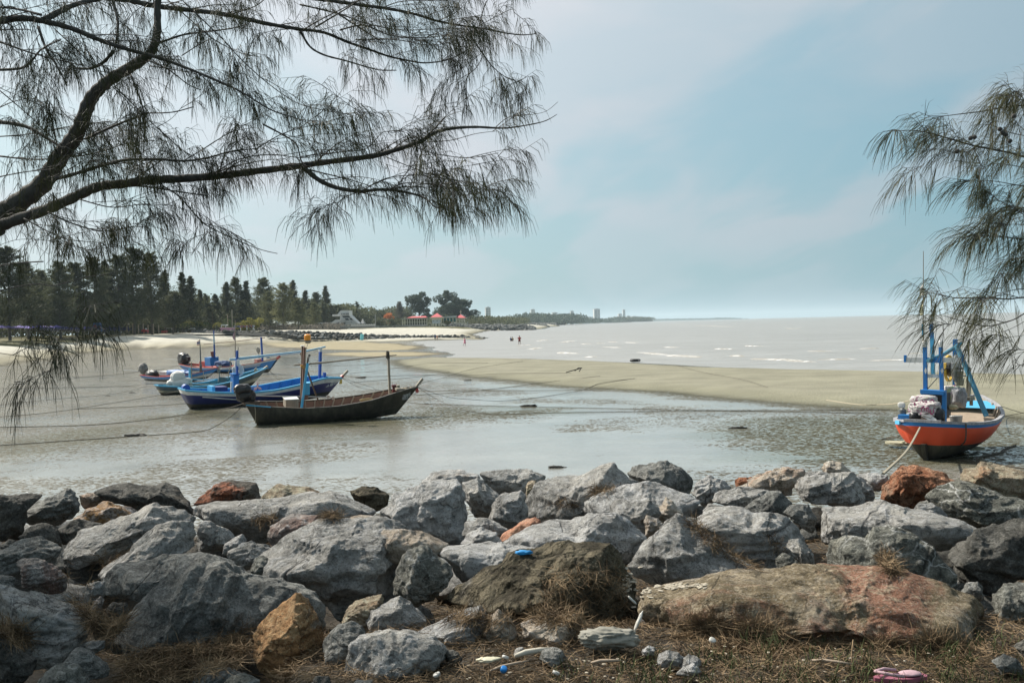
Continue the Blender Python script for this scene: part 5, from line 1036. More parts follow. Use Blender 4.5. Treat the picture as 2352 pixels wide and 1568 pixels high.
for (x, y0, y1) in ((572, 660, 118), (778, 660, 118)):
    mb = MB(); p = onx('f', x-8 if x < 600 else x-16, y1, mx_); q = onx('f', x, y0, mx_); mb.bar(q-Vector((0, 0, .1)), p, .085, .085); po = b.part('mast_post', mb, BLUE if False else MIDB)
    mb = MB(); mb.bar(p, p+Vector((0, 0, .10)), .09, .09); mb.tube([p+Vector((0, 0, .07)), p+Vector((0, 0, .13)), p+Vector((0, 0, .17))], [.06, .06, .03], 8); h = mb.build('post_cap', WHITE, po)
    cd = onx('f', x, 415, mx_-.05); mb = MB(); mb.prism([(-.035, 0), (0, .085), (.035, 0), (0, -.085)], -.004, .004); dm = mb.build('diamond', WHITE, po); dm.location = cd; dm.rotation_euler = (0, 0, PI/2)
for (x0, x1, y, m, nm, dy) in ((330, 545, 282, WHITE, 'cross_plank', 40), (575, 770, 285, MIDB, 'cross_plank', 45), (785, 1030, 285, WHITE, 'cross_plank', 36), (600, 765, 482, WHITE, 'cross_bar', 30)):
    p = onx('f', x0, y-3, mx_+.02); q = onx('f', x1, y, mx_+.02); mb = MB(); mb.bar(p, q, .13 if dy > 33 else .09, .035); b.part(nm, mb, m)
for (x, y0, y1) in ((317, 308, 220), (1043, 308, 215)):
    mb = MB(); mb.bar(onx('f', x, y0, mx_+.02), onx('f', x, y1, mx_+.02), .08, .05); b.part('plank_end', mb, MIDB)
mb = MB(); mb.bar(onx('f', 668, 495, mx_+.9), onx('f', 650, -60, mx_+.9), .085, .085); b.part('tall_post', mb, SKYB)
mb = MB(); mb.bar(onx('f', 652, 0, mx_+.88), onx('f', 638, -170, mx_+.88), .075, .075); b.part('tall_post', mb, MIDB)
mb = MB(); mb.bar(onx('f', 638, -170, mx_+.88), onx('f', 634, -290, mx_+.88), .08, .08); mb.box(onx('f', 634, -285, mx_+.88), (.06, .22, .03)); b.part('post_head', mb, WHITE)
mb = MB(); P = [onx('f', 548, 660, mx_), onx('f', 545, 100, mx_), onx('rt', 252, 1280, mx_), onx('rt', 253, 920, mx_)]; mb.tube(P, [.022, .02, .015, .008], 6); fp = b.part('flag_pole', mb, WOODG)
mb = MB(); mb.bar(onx('rt', 248, 1300, mx_), onx('rt', 250, 1360, mx_), .04, .03); mb.build('band', SKYB, fp)
for (ys, m) in (((1090, 1150), WCLOTH), ((1190, 1255), paint('cream_cloth', (.6, .57, .38), .9))):
    v = []; 
    for i in range(6):
        u = i/5; yy = lerp(ys[0], ys[1], u); v += [onx('rt', 252, yy, mx_), onx('rt', 252-16*math.sin(u*2.6)-4, yy+4, mx_+.03*math.sin(i*2))]
    mb = MB(); mb.add(v, [(2*i, 2*i+1, 2*i+3, 2*i+2) for i in range(5)]); b.part('flag', mb, m)
# big slanting blue pipe, small boom
mb = MB(); mb.tube([b.on('f', 1335, 985, -1.02), onx('f', 962, 100, 1.6)], .062, 14); b.part('slanting_pipe', mb, paint('worn_blue_paint', (.045, .20, .30), .5, .5, (.10, .2, .24), 3))
mb = MB(); mb.tube([onx('f', 1020, 75, 2.2), onx('f', 800, 210, 1.5), onx('f', 600, 292, 1.0)], .05, 10); b.part('boom', mb, paint('worn_blue_paint', (0, 0, 0)))
# cabin box frame under the posts
for (p, q) in (((530, 675), (815, 690)), ): 
    mb = MB(); mb.bar(onx('f', 525, 672, mx_-.1), onx('f', 815, 690, mx_-.1), .10, .25); b.part('cabin_roof', mb, MIDB)
for x, y0, y1, w in ((535, 690, 1000, .06), (808, 690, 1060, .09)):
    mb = MB(); mb.bar(onx('f', x, y1, mx_-.12), onx('f', x, y0, mx_-.12), w, w); b.part('cabin_post', mb, MIDB)
mb = MB(); p = onx('f', 545, 1010, mx_+.05); q = onx('f', 800, 700, mx_+.05); mb.box(((mx_+.3), (p.y+q.y)/2, (p.z+q.z)/2), (.5, abs(p.y-q.y), abs(q.z-p.z))); b.part('cabin_body', mb, BLACK)
mb = MB(); mb.bar(onx('f', 735, 880, mx_-.1), onx('f', 810, 885, mx_-.1), .14, .04); b.part('cabin_shelf', mb, MIDB)
# engine under printed sheet
shm = NT('printed_sheet'); vv = shm.coord('Object', False)
vo = shm.noise(shm.mapv(vv, (1, 1.4, 2.6)), 4.0, 1, 0.3, 1.6)
cc = shm.ramp(vo, [(0.46, (0.46, 0.45, 0.42)), (0.475, (0.05, 0.02, 0.05)), (0.485, (0.30, 0.06, 0.16)), (0.515, (0.28, 0.06, 0.15)), (0.525, (0.05, 0.03, 0.05)), (0.54, (0.44, 0.43, 0.40))])
gr = shm.ramp(shm.noise(vv, 2.2, 2), [(0.60, 0), (0.62, 1)]); cc = shm.mix(gr, cc, (0.30, 0.36, 0.20, 1))
SHEET = shm.done(cc, 0.55)
b.part('engine_sheet', crumple(onx('f', 545, 775, .30), (.40, .60, .22), 61, 4, .10), SHEET, True)
b.part('engine_sheet', crumple(onx('f', 565, 895, .15), (.45, .74, .38), 63, 5, .12, .4), SHEET, True)
# lettering printed on the sheet
GLY = [(440, 752, [[(0, 40), (30, 0), (8, 20), (12, 42), (32, 38), (30, 24)]]), (528, 770, [[(0, 0), (6, 32), (30, 36)], [(36, 4), (42, 40), (62, 36), (52, 10)]]), (620, 770, [[(0, 30), (26, 4), (48, 14), (56, 40)]]),
       (425, 820, [[(0, 8), (18, 0), (18, 26), (2, 30)]]), (520, 868, [[(0, 52), (4, 6), (28, 0), (40, 14), (38, 52)], [(62, 60), (60, 14), (80, 8), (92, 22), (92, 70)], [(112, 30), (112, 84), (140, 90), (152, 76), (150, 30)]])]
for (gx, gy, ls) in GLY:
    mb = MB()
    for l in ls:
        for p, q in zip(l, l[1:]): mb.bar(onx('f', gx+p[0], gy+p[1], -.18), onx('f', gx+q[0], gy+q[1], -.18), .032, .008)
    b.part('printed_letter', mb, paint('magenta_print', (.36, .03, .15), .5))
mb = crumple(onx('f', 440, 985, .0), (.25, .24, .22), 65, 3, .2); b.part('engine_block', mb, BLACK, True)
mb = crumple(onx('f', 745, 985, .1), (.25, .22, .36), 67, 3, .22); b.part('engine_block', mb, BLACK, True)
mb = MB(); mb.tube([onx('f', 520, 965, -.2), onx('f', 640, 1000, -.2)], .022, 7); b.part('exhaust_pipe', mb, METAL)
v = [onx('f', 520, 980, -.18), onx('f', 620, 960, -.15), onx('f', 705, 1020, -.18), onx('f', 705, 1055, -.2), onx('f', 600, 1025, -.22)]
mb = MB(); mb.add(v+[p+Vector((.02, 0, 0)) for p in v], [(0, 1, 2, 3, 4), (9, 8, 7, 6, 5)]); b.part('sheet_flap', mb, WHITE)
mb = MB(); a = onx('f', 270, 845, .4); mb2 = crumple(a, (.06, .19, .15), 71, 3, .05); b.part('paddle', mb2, WHITE, True)
a = onx('f', 285, 1020, .4); mb = MB(); mb.tube([a, a+Vector((0, 0, .24))], [.085, .09], 14); mb.tube([a+Vector((0, 0, .24)), a+Vector((0, 0, .28))], [.07, .03], 12); b.part('pot', mb, paint('dark_grey_metal', (.10, .11, .11), .5))
mb = MB(); mb.box(onx('f', 325, 1000, .25), (.25, .30, .14)); b.part('blue_block', mb, MIDB)
a = onx('f', 955, 1072, .7); mb = MB(); mb.tube([a, a+Vector((0, 0, .08)), a+Vector((0, 0, .17)), a+Vector((0, 0, .18))], [.13, .14, .15, .157], 20); mb.tube([a+Vector((0, 0, .18)), a+Vector((0, 0, .185))], [.155, .15], 20); b.part('tub', mb, METAL)
# net bundle, reel, cabin post forward
b.part('wrapped_bundle', crumple(onx('f', 900, 705, 2.3), (.45, .50, .40), 73, 4, .16, .4), SHEET, True)
b.part('wrapped_bundle', crumple(onx('f', 985, 735, 2.2), (.35, .36, .44), 75, 4, .16, .4), GREYW, True)
b.part('sacking', crumple(onx('f', 890, 870, 1.7), (.3, .30, .12), 77, 3, .12), paint('tan_sacking', (.42, .36, .22), .9), True)
mb = MB(); mb.bar(onx('f', 940, 620, 2.9), onx('f', 945, 20, 2.9), .10, .10); b.part('bow_post', mb, MIDB)
mb = MB(); mb.bar(onx('f', 1108, 750, 2.9), onx('f', 1115, 375, 2.9), .09, .09); b.part('reel_post', mb, WOODG)
for (x, m, w) in ((862, YEL, .04), (955, METAL, .05)):
    a = onx('f', x, 385, 2.5); mb = MB()
    for k in range(16):
        an = k*2*PI/16; an2 = (k+1)*2*PI/16; p = a+Vector((math.cos(an)*.30, 0, math.sin(an)*.33)); q = a+Vector((math.cos(an2)*.30, 0, math.sin(an2)*.33)); mb.bar(p, q, .05, .06)
    mb.tube([a+Vector((0, -.02, 0)), a+Vector((0, .02, 0))], .27 if m is METAL else .12, 16); b.part('reel_rim', mb, m)
a = onx('f', 862, 385, 2.5); c = onx('f', 955, 385, 2.5); mb = MB(); mb.tube([a, c], .22, 14); b.part('reel_drum', mb, BLACK)
mb = MB(); mb.tube([onx('f', 955, 383, 2.5), onx('f', 1110, 385, 2.5)], .035, 8); mb.tube([onx('f', 960, 478, 2.5), onx('f', 1080, 480, 2.5)], .018, 6); b.part('reel_axle', mb, METAL)
mb = MB(); mb.bar(onx('f', 1030, 780, 2.6), onx('f', 1160, 765, 2.6), .10, .4); mb.bar(onx('f', 1145, 850, 2.6), onx('f', 1145, 770, 2.6), .07, .07); b.part('thwart', mb, WOODG)
a = onx('f', 995, 600, 2.6); mb = MB(); mb.tube([a, a+Vector((0, 0, .14)), a+Vector((0, 0, .2)), a+Vector((0, 0, .38))], [.11, .13, .10, .12], 10); b.part('jar', mb, paint('brown_glass', (.3, .27, .2), .3))
mb = MB(); mb.add([b.pt(.80, .97, -1), b.pt(.80, .97, 1), b.pt(.93, .97, 1), b.pt(.93, .97, -1)], [(0, 1, 2, 3)]); b.part('foredeck', mb, SKYB)
mb = MB(); mb.tube([onx('f', 598, 640, mx_), onx('f', 890, 315, 2.4), onx('f', 1140, 80, 3.2)], .012, 5); b.part('stay', mb, BLACK)
# beaching legs: two oval boards under the bilge
for (x, y, w, rz) in ((262, 1318, 1.0, -.25), (1040, 1375, 1.25, .2)):
    p = G(*K('f', x, y), 0.16)-b.o; P = []
    c_ = Vector((p.dot(b.h), p.dot(b.side), 0.16))
    V_ = [c_+Vector((math.sin(k*PI/9)*.26, math.cos(k*PI/9)*w*.42, .02 if True else 0)) for k in range(18)]
    mb = MB(); mb.add(V_+[v+Vector((0, 0, -.05)) for v in V_], [tuple(range(18))[::-1], tuple(range(18, 36))]+[(k, (k+1) % 18, (k+1) % 18+18, k+18) for k in range(18)])
    mb.tube([c_, c_*0.5+Vector((0, 0, .35))], .03, 6)
    b.part('bilge_board', mb, paint('pale_board', (.34, .32, .22), .8, .5, (.2, .19, .12), 3))
mb = MB(); mb.prism([(-.12, .0), (-.3, .45), (.3, .42), (.5, 0)], -.05, .05); b.part('skeg', mb, BOTM)
mb = MB(); a = b.pt(0, 1, -1); mb.bar(b.pt(0, .95, 1)+Vector((-.02, .12, 0)), b.pt(.12, .95, 1)+Vector((-.02, .02, 0)), .09, .03); b.part('rail_patch', mb, SKYB)
BF = b
# ------------------------------------------------------------------ mooring ropes and things on the flats
def rope(pts, label, r=0.010, mat=None, name='mooring_rope', sub=6, group='mooring ropes across the mud flat', cat='rope'):
    P = [Vector(p) for p in pts]; Q = []
    for i in range(len(P)-1):
        p0 = P[max(i-1, 0)]; p1 = P[i]; p2 = P[i+1]; p3 = P[min(i+2, len(P)-1)]
        for k in range(sub):
            t = k/sub; Q.append(0.5*((2*p1)+(p2-p0)*t+(2*p0-5*p1+4*p2-p3)*t*t+(3*p1-p0-3*p2+p3)*t*t*t))
    Q.append(P[-1]); mb = MB(); mb.tube(Q, r, 5)
    return tag(mb.build(name, mat or ROPEM), label, cat, group)
def g(c, x, y, z=0.045): return G(*K(c, x, y), z)
def bl(b, t, h=1.0, sg=0): p = b.pt(t, h, sg if sg else 1); p = Vector((p.x, p.y if sg else 0, p.z)); return b.root.matrix_basis @ p
for B_, heel in ((BA, 6), (BB, 4), (BC, 3), (BD, 3), (BE, 3), (BF, 0)):      # each boat leans a little on the mud
    B_.root.matrix_basis = Matrix.Translation(B_.root.location) @ Matrix.Rotation(math.atan2(B_.h.y, B_.h.x), 4, 'Z') @ Matrix.Rotation(math.radians(heel), 4, 'X')
bowA = bl(BA, 1); stA = bl(BA, 0); bowB = bl(BB, 1); stB = bl(BB, 0); bowC = bl(BC, 1); stC = bl(BC, 0); bowE = bl(BE, 1); stE = bl(BE, 0)
rope([bowA, g('m3', 800, 500, .45), g('m3', 1000, 590, .2), g('m3', 1200, 635, .06), g('m3', 1420, 650), g('m3', 1800, 638), g('m3', 2352, 628), g('m4', 1000, 408), g('m4', 2110, 426)], 'lower of the two ropes running from the black bow to the red boat')
rope([bowA, g('m3', 850, 470, .55), g('m3', 1000, 500, .35), g('m3', 1300, 522, .15), g('m3', 1500, 520, .06), g('m3', 1850, 480), g('m3', 2200, 420, .1), g('m4', 150, 232, .3), g('m4', 400, 190, .34)], 'rope sagging from the black bow and climbing onto the sandbar')
rope([g('m3', 520, 530), g('m3', 700, 552), g('m3', 1300, 570), g('m3', 1750, 580), g('m3', 2352, 592), g('m4', 800, 402), g('m4', 1400, 405), g('m4', 2115, 400)], 'long straight dark rope from the black hull towards the red boat')
rope([bowB, g('m3', 200, 395, .35), g('m3', 300, 425, .12), g('m3', 800, 428), g('m3', 1600, 426), g('m3', 2300, 420)], 'rope from the navy bow running level to the sandbar edge')
rope([bowB, g('c1', 1800, 510, .45), g('c1', 1900, 540, .12), g('m3', 560, 462), g('m3', 800, 458), g('m3', 1200, 428), g('m3', 1800, 355, .08), g('m3', 2352, 290, .3)], 'rope from the navy bow curving up onto the sandbar')
rope([g('m3', 0, 300), g('m3', 350, 290), g('m3', 700, 280), g('m3', 1100, 285, .05), g('m3', 1400, 268, .25), g('m3', 2080, 260, .32)], 'thin rope crossing the sandbar to a small anchor')
rope([bowA+Vector((-.2, .1, -.05)), g('m3', 700, 350, .3), g('m3', 850, 315, .1), g('m3', 1040, 255, .2), g('m3', 1250, 205, .3), g('m3', 1630, 152, .3)], 'thin rope rising from the black bow over the sandbar')
rope([g('m3', 0, 352), g('m3', 350, 325), g('m3', 700, 290), g('m3', 940, 252, .2)], 'rope lying behind the black bow towards the tip of the sandbar')
rope([g('m3', 0, 268), g('m3', 170, 250), g('m3', 400, 222, .2), g('m3', 630, 188, .3), g('m3', 800, 168, .32), g('m3', 1300, 167, .32)], 'faint rope over the far end of the sandbar')
rope([stA, g('c1', 850, 740, .45), g('c1', 720, 825, .18), g('c1', 600, 870, .05), g('c1', 300, 895), g('c1', 0, 915), g('m2', 1000, 1110), g('m2', 0, 1178)], 'rope sagging from the black stern to the lower left edge', .013)
rope([stA, g('c1', 800, 690, .4), g('c1', 600, 720, .12), g('c1', 300, 765), g('c1', 0, 800), g('m2', 900, 945), g('m2', 0, 965)], 'pale rope from the black stern running left above the olive mud', .013, ROPEM)
rope([stB, g('m2', 2000, 560, .4), g('m2', 1700, 620, .15), g('m2', 1200, 700), g('m2', 600, 790), g('m2', 0, 842)], 'rope from the navy stern to the left edge')
rope([stC, g('m2', 1700, 490, .25), g('m2', 1500, 545, .06), g('m2', 1100, 600), g('m2', 600, 640), g('m2', 0, 700)], 'rope from the grey-blue stern to the left edge')
rope([g('m2', 1700, 465, .3), g('m2', 1640, 470, .1), g('m2', 1500, 480), g('m2', 1000, 492), g('m2', 0, 510)], 'dark rope left of the black engine covers')
rope([stE, g('m2', 1950, 278, .1), g('m2', 1700, 300), g('m2', 1300, 350), g('m2', 700, 388)], 'thin rope from the farthest stern to the left')
rope([g('m2', 900, 750), g('m2', 1400, 730), g('m2', 1900, 705), g('m2', 2200, 685)], 'short dark rope lying on the mud left of the navy stern')
rope([bowE, g('e1', 700, 620, .2), g('e1', 800, 650, .05), g('m3', 0, 192), g('m3', 200, 178), g('m3', 280, 165)], 'rope from the farthest bow to the pool')
rope([bowC, g('e1', 560, 820, .3), g('e1', 720, 875, .06), g('e1', 900, 905)], 'upper rope slanting from the grey-blue bow')
rope([bowC, g('e1', 560, 850, .3), g('e1', 700, 915, .08), g('e1', 770, 945)], 'lower rope slanting from the grey-blue bow')
rope([g('e1', 255, 885), g('e1', 600, 860), g('e1', 900, 850), g('e1', 1350, 795), g('e1', 1640, 770)], 'rope lying across the mud behind the navy bow')
f0 = BF.root.matrix_basis @ Vector((-.3, .05, .85))
k0 = G(*K('f', 180, 1560), 0.5)
rope([f0, G(*K('f', 500, 1200), 0.9) if False else f0.lerp(Vector(D(2028, 1086, 12.5)), .5)-Vector((0, 0, .12)), D(2028, 1088, 12.5)], 'thick pale rope from the red stern down to the boulders', .022, ROPEL)
rope([BF.root.matrix_basis @ BF.pt(.12, 1, -1)+Vector((0, -.05, 0)), BF.root.matrix_basis @ (BF.pt(.12, .5, -1)+Vector((0, -.12, 0))), g('f', 870, 1380, .25), g('f', 920, 1490), g('f', 1080, 1545), g('D', 1600, 175), g('D', 1752, 195)], 'rope hanging down the side of the red hull into the mud', .018)
rope([g('f', 1390, 1015, .5), g('f', 1568, 985, .1), g('f', 1800, 940, .2)], 'rope from the red bow towards the right edge')
rope([g('f', 1410, 820, 1.0), g('f', 1568, 878, .6), g('f', 1800, 950, .2)], 'upper rope from the red bow to the right edge')
rope([g('f', 395, 785, .9), g('f', 200, 825, .7), g('f', 0, 840, .55), g('m4', 1900, 365, .5), g('m4', 1690, 335, .35)], 'pale rope from the red boat onto the sandbar', .016, ROPEL)
rope([g('f', 240, 1235, .25), g('f', 100, 1260, .06), g('m4', 2060, 600)], 'short taut dark rope on the left of the red hull', .02)
rope([g('f', 1220, 1540), g('f', 1240, 1500), g('f', 1520, 1440), g('f', 1560, 1400), g('f', 1700, 1350)], 'black rope zigzagging over the mud right of the red boat', .03)
rope([g('p5', 1390, 610, .3), g('p5', 1600, 665, .33), g('p5', 1900, 720, .33), g('p5', 2100, 780, .3)], 'faint rope running down the middle of the sandbar')
rope([g('p5', 720, 780, .2), g('p5', 800, 745, .3), g('p5', 1060, 712, .33)], 'short rope on the near edge of the sandbar')
# knots of weed on ropes, tyre, small anchor, floats
def lump(pos, size, label, mat, name='weed_clump', cat='seaweed', group='weed and knots on the mud', seed=0):
    o = crumple((0, 0, 0), (size[0]*.7, size[1]*.6, size[2]*.5), seed+5, 4, .55, 0, 1.0).build(name, mat, smooth=True, loc=pos); return tag(o, label, cat, group)
WEED = paint('dark_weed', (.018, .017, .012), .8)
for i, (c, x, y, s_, l) in enumerate((('m3', 1680, 577, .5, 'dark knot on the straight rope right of the black bow'), ('m3', 708, 553, .2, 'small knot on the straight rope beside the black hull'), ('m2', 1605, 1065, .45, 'dark knot on the rope crossing the olive mud'),
        ('m3', 1950, 1153, .3, 'dark scrap of weed in the shallow pool behind the boulders'), ('m3', 1108, 333, .3, 'dark weed clump near the sandbar edge'), ('m3', 98, 308, .5, 'dark clump on the mud behind the navy bow'),
        ('m4', 1100, 525, .35, 'grey lump in the pool between the sandbar and the boulders'), ('m2', 220, 438, .5, 'dark clump on the mud near the left edge'), ('m2', 1266, 595, .22, 'small dark float on the left-hand rope'), ('m2', 1556, 560, .28, 'dark float hanging by the rope left of the grey-blue boat'))):
    lump(g(c, x, y, .03), (s_*1.6, s_*.7, s_*.45), l, WEED, seed=i)
mb = MB()
for k in range(24):
    a = k*2*PI/24; a2 = (k+1)*2*PI/24; mb.tube([(math.cos(a)*.36, math.sin(a)*.36, .08), (math.cos(a2)*.36, math.sin(a2)*.36, .08)], .12, 8, False)
o = mb.build('tyre', paint('black_rubber', (.03, .03, .03), .8), smooth=True, loc=G(*K('p5', 1060, 577), .1)); tag(o, 'old dark tyre lying at the water edge of the sandbar', 'tyre')
ra = empty('small_anchor', G(*K('m3', 2115, 260), .33), 0.3, 'small rusty anchor on the sandbar right of the boats', 'anchor')
mb = MB(); mb.tube([(-.6, 0, .05), (.5, 0, .3)], .03, 6); mb.build('shank', WEED, ra)
for sg in (-1, 1):
    mb = MB(); mb.tube([(.5, 0, .3), (.35, sg*.25, .3), (.15, sg*.42, .1)], .03, 6); mb.build('fluke', WEED, ra)
# ------------------------------------------------------------------ breakwaters of rubble
def small_rock_meshes(n, mats, name='rubble_rock'):
    out = []
    for k in range(n):
        V, Fc = ico(3); rr = np.random.default_rng(300+k); q = V.copy()
        for j in range(14):
            nrm = rr.normal(size=3); nrm /= np.linalg.norm(nrm); c = rr.uniform(.5, .82); over = np.clip(q@nrm-c, 0, None); q = q-np.outer(over*.97, nrm)
        q = q*np.array([1.15, .85, .70]); q += q*(fbm(q*1.8+k*5, k, 3)*0.14)[:, None]
        out.append(mesh_np(name, q, Fc, [mats[k % len(mats)]], False))
    return out
def distrock(name, c):
    s = NT(name); v = s.coord(); n = s.noise(v, 0.8, 5, 0.6); n2 = s.noise(v, 3.5, 4, 0.7)
    col = s.ramp(n, [(0.3, tuple(x*.6 for x in c)), (0.7, tuple(x*1.45 for x in c))]); return s.done(col, 0.95, s.bump(n2, .8, .15))
BWM = [distrock('breakwater_rock_grey', (.12, .122, .115)), distrock('breakwater_rock_dark', (.075, .075, .068)), distrock('breakwater_rock_pale', (.19, .185, .17))]
bwm = small_rock_meshes(9, [BWM[0], BWM[0], BWM[1], BWM[0], BWM[2], BWM[1]])
def ground_z(x, y):
    z = ground_fn(np.array([float(x)]), np.array([float(y)]))[0][0]; return float(z)
# main breakwater: rocks traced from foot line to top line
foot = [(440, 759), (500, 761), (574, 765.3), (647, 768.8), (690, 776), (720, 779), (760, 779.5), (861, 779.5), (960, 779.5), (1060, 779.5), (1105, 777)]
top = [(440, 756), (500, 757), (574, 758), (647, 759), (690, 759.5), (720, 760.5), (760, 762), (800, 765), (861, 767.5), (960, 769.5), (1060, 770), (1105, 774.5)]
nb = 0; x = 446.0
while x < 1112:
    yf = np.interp(x, [p[0] for p in foot], [p[1] for p in foot]); yt = np.interp(x, [p[0] for p in top], [p[1] for p in top])
    H = max(1.2, (yf-yt)); rows = max(1, int(round(H/5.4)))
    for r in range(rows):
        if nb >= 292: break
        u = (r+.5)/rows; yy = yf-(yf-yt)*u; dist = 258+u*4.5+rng.uniform(-.4, .4)
        p = D(x+rng.uniform(-3, 3), yy+rng.uniform(-.6, .6), dist); s_ = rng.uniform(.52, .86)*(1.0 if rows > 1 else .7)
        o = link('rubble_rock', bwm[rng.integers(9)], loc=p); o.scale = (s_*rng.uniform(1, 1.4), s_, s_*rng.uniform(.8, 1.05)); o.rotation_euler = (rng.uniform(-.35, .35), rng.uniform(-.35, .35), rng.uniform(0, 6.3))
        tag(o, 'grey rock of the low breakwater beyond the boats', 'rock', 'rocks of the breakwater beyond the boats'); nb += 1
    x += 8.4
def rubble_stuff(label, name, path, w, h, size, n, seed):
    rr = np.random.default_rng(seed); P = np.array([p[:3] for p in path], float); seg = np.linalg.norm(np.diff(P, axis=0), axis=1); cum = np.append(0, np.cumsum(seg))
    base, Fc = ico(1); V = []; Fs = []
    for k in range(n):
        s_ = rr.uniform(0, cum[-1]); i = min(np.searchsorted(cum, s_)-1, len(seg)-1); i = max(i, 0); t = (s_-cum[i])/seg[i]; p = P[i]*(1-t)+P[i+1]*t
        a = rr.uniform(-1, 1); endt = min(1, (cum[-1]-s_)/(size*4)+.3); c = p+np.array([rr.normal()*size*.3, a*w, (1-abs(a))*h*endt+rr.uniform(-.1, .2)*size])
        q = base*rr.uniform(.55, 1.0)*size*np.array([1.2, .9, .7])*(1+0.25*rr.normal(size=(len(base), 1))*0.6); V.append(q+c); Fs.append(Fc+k*len(base))
    me = mesh_np(name, np.concatenate(V), np.concatenate(Fs), [BWM[0]], False); return tag(link(name, me), label, 'breakwater', kind='stuff')
# core under the main breakwater so that no gap shows
mb = MB(); P0 = [D(x_, float(np.interp(x_, [p[0] for p in foot], [p[1] for p in foot])), 261.5) for x_ in range(440, 1100, 20)]
v = []; 
for i, p in enumerate(P0):
    x_ = 440+20*i; yt = float(np.interp(x_, [q[0] for q in top], [q[1] for q in top])); t = D(x_, yt+2.0, 263); v += [p+Vector((0, 0, -.6)), t, t+Vector((0, 3, 0)), Vector((p.x, p.y+6, p.z-.6))]
mb.add(v, [(4*i+k, 4*i+4+k, 4*i+5+k, 4*i+1+k) for i in range(len(P0)-1) for k in range(3)]); tag(mb.build('breakwater_core', BWM[1]), 'dark rubble core packed under the rocks of the near breakwater', 'rubble', kind='stuff')
rubble_stuff('second breakwater of dark rubble beyond the near one', 'far_breakwater', [D(900, 752.5, 640), D(1010, 751.5, 610), D(1090, 755, 590), D(1160, 756, 575), D(1228, 757, 566)], 3.5, 2.2, 1.5, 900, 1)
rubble_stuff('third breakwater of dark rubble, seen just past the second', 'far_breakwater', [D(1090, 748.3, 980), D(1160, 749.5, 930), D(1258, 751, 900)], 4, 2.4, 1.7, 700, 2)
rubble_stuff('fourth breakwater of rubble, thin and far along the shore', 'far_breakwater', [D(1150, 746.6, 1400), D(1220, 747, 1300), D(1278, 748, 1200)], 4, 2.5, 2.0, 500, 3)
rubble_stuff('farthest thin line of breakwater rubble along the shore', 'far_breakwater', [D(1200, 744.8, 2000), D(1296, 744.5, 1700)], 5, 2.5, 2.4, 350, 4)

# ------------------------------------------------------------------ trees beyond the beach
def leafmat(name, c1, c2, rough=0.75):
    s = NT(name); v = s.coord(); n = s.noise(v, 0.25, 3, 0.6); n2 = s.noise(v, 2.5, 3)
    c = s.ramp(s.math('ADD', s.math('MULTIPLY', n, .6), s.math('MULTIPLY', n2, .4)), [(0.3, c1), (0.7, c2)])
    m = s.done(c, rough, spec=.2); tr = s.n('ShaderNodeBsdfTranslucent'); s.l(c, tr.inputs['Color']); mx = s.n('ShaderNodeMixShader'); mx.inputs[0].default_value = .4; s.l(s.b.outputs[0], mx.inputs[1]); s.l(tr.outputs[0], mx.inputs[2]); s.l(mx.outputs[0], s.out.inputs['Surface']); return m
BARK = paint('far_bark', (.10, .085, .07), .95, .5, (.05, .045, .04), 3)
LM = dict(dark=leafmat('dark_needles', (.045, .050, .028), (.090, .098, .052)), olive=leafmat('olive_needles', (.10, .11, .055), (.20, .20, .11)), mid=leafmat('mid_needles', (.060, .070, .040), (.125, .132, .075)),
          blue=leafmat('far_leaves', (.05, .07, .055), (.10, .125, .095)), yellow=leafmat('yellow_leaves', (.13, .13, .03), (.26, .24, .07)), flame=leafmat('flame_flowers', (.45, .14, .05), (.62, .26, .10)), bare=leafmat('bare_twigs', (.12, .11, .09), (.18, .165, .14)), green=leafmat('garden_green', (.04, .06, .022), (.09, .12, .045)))
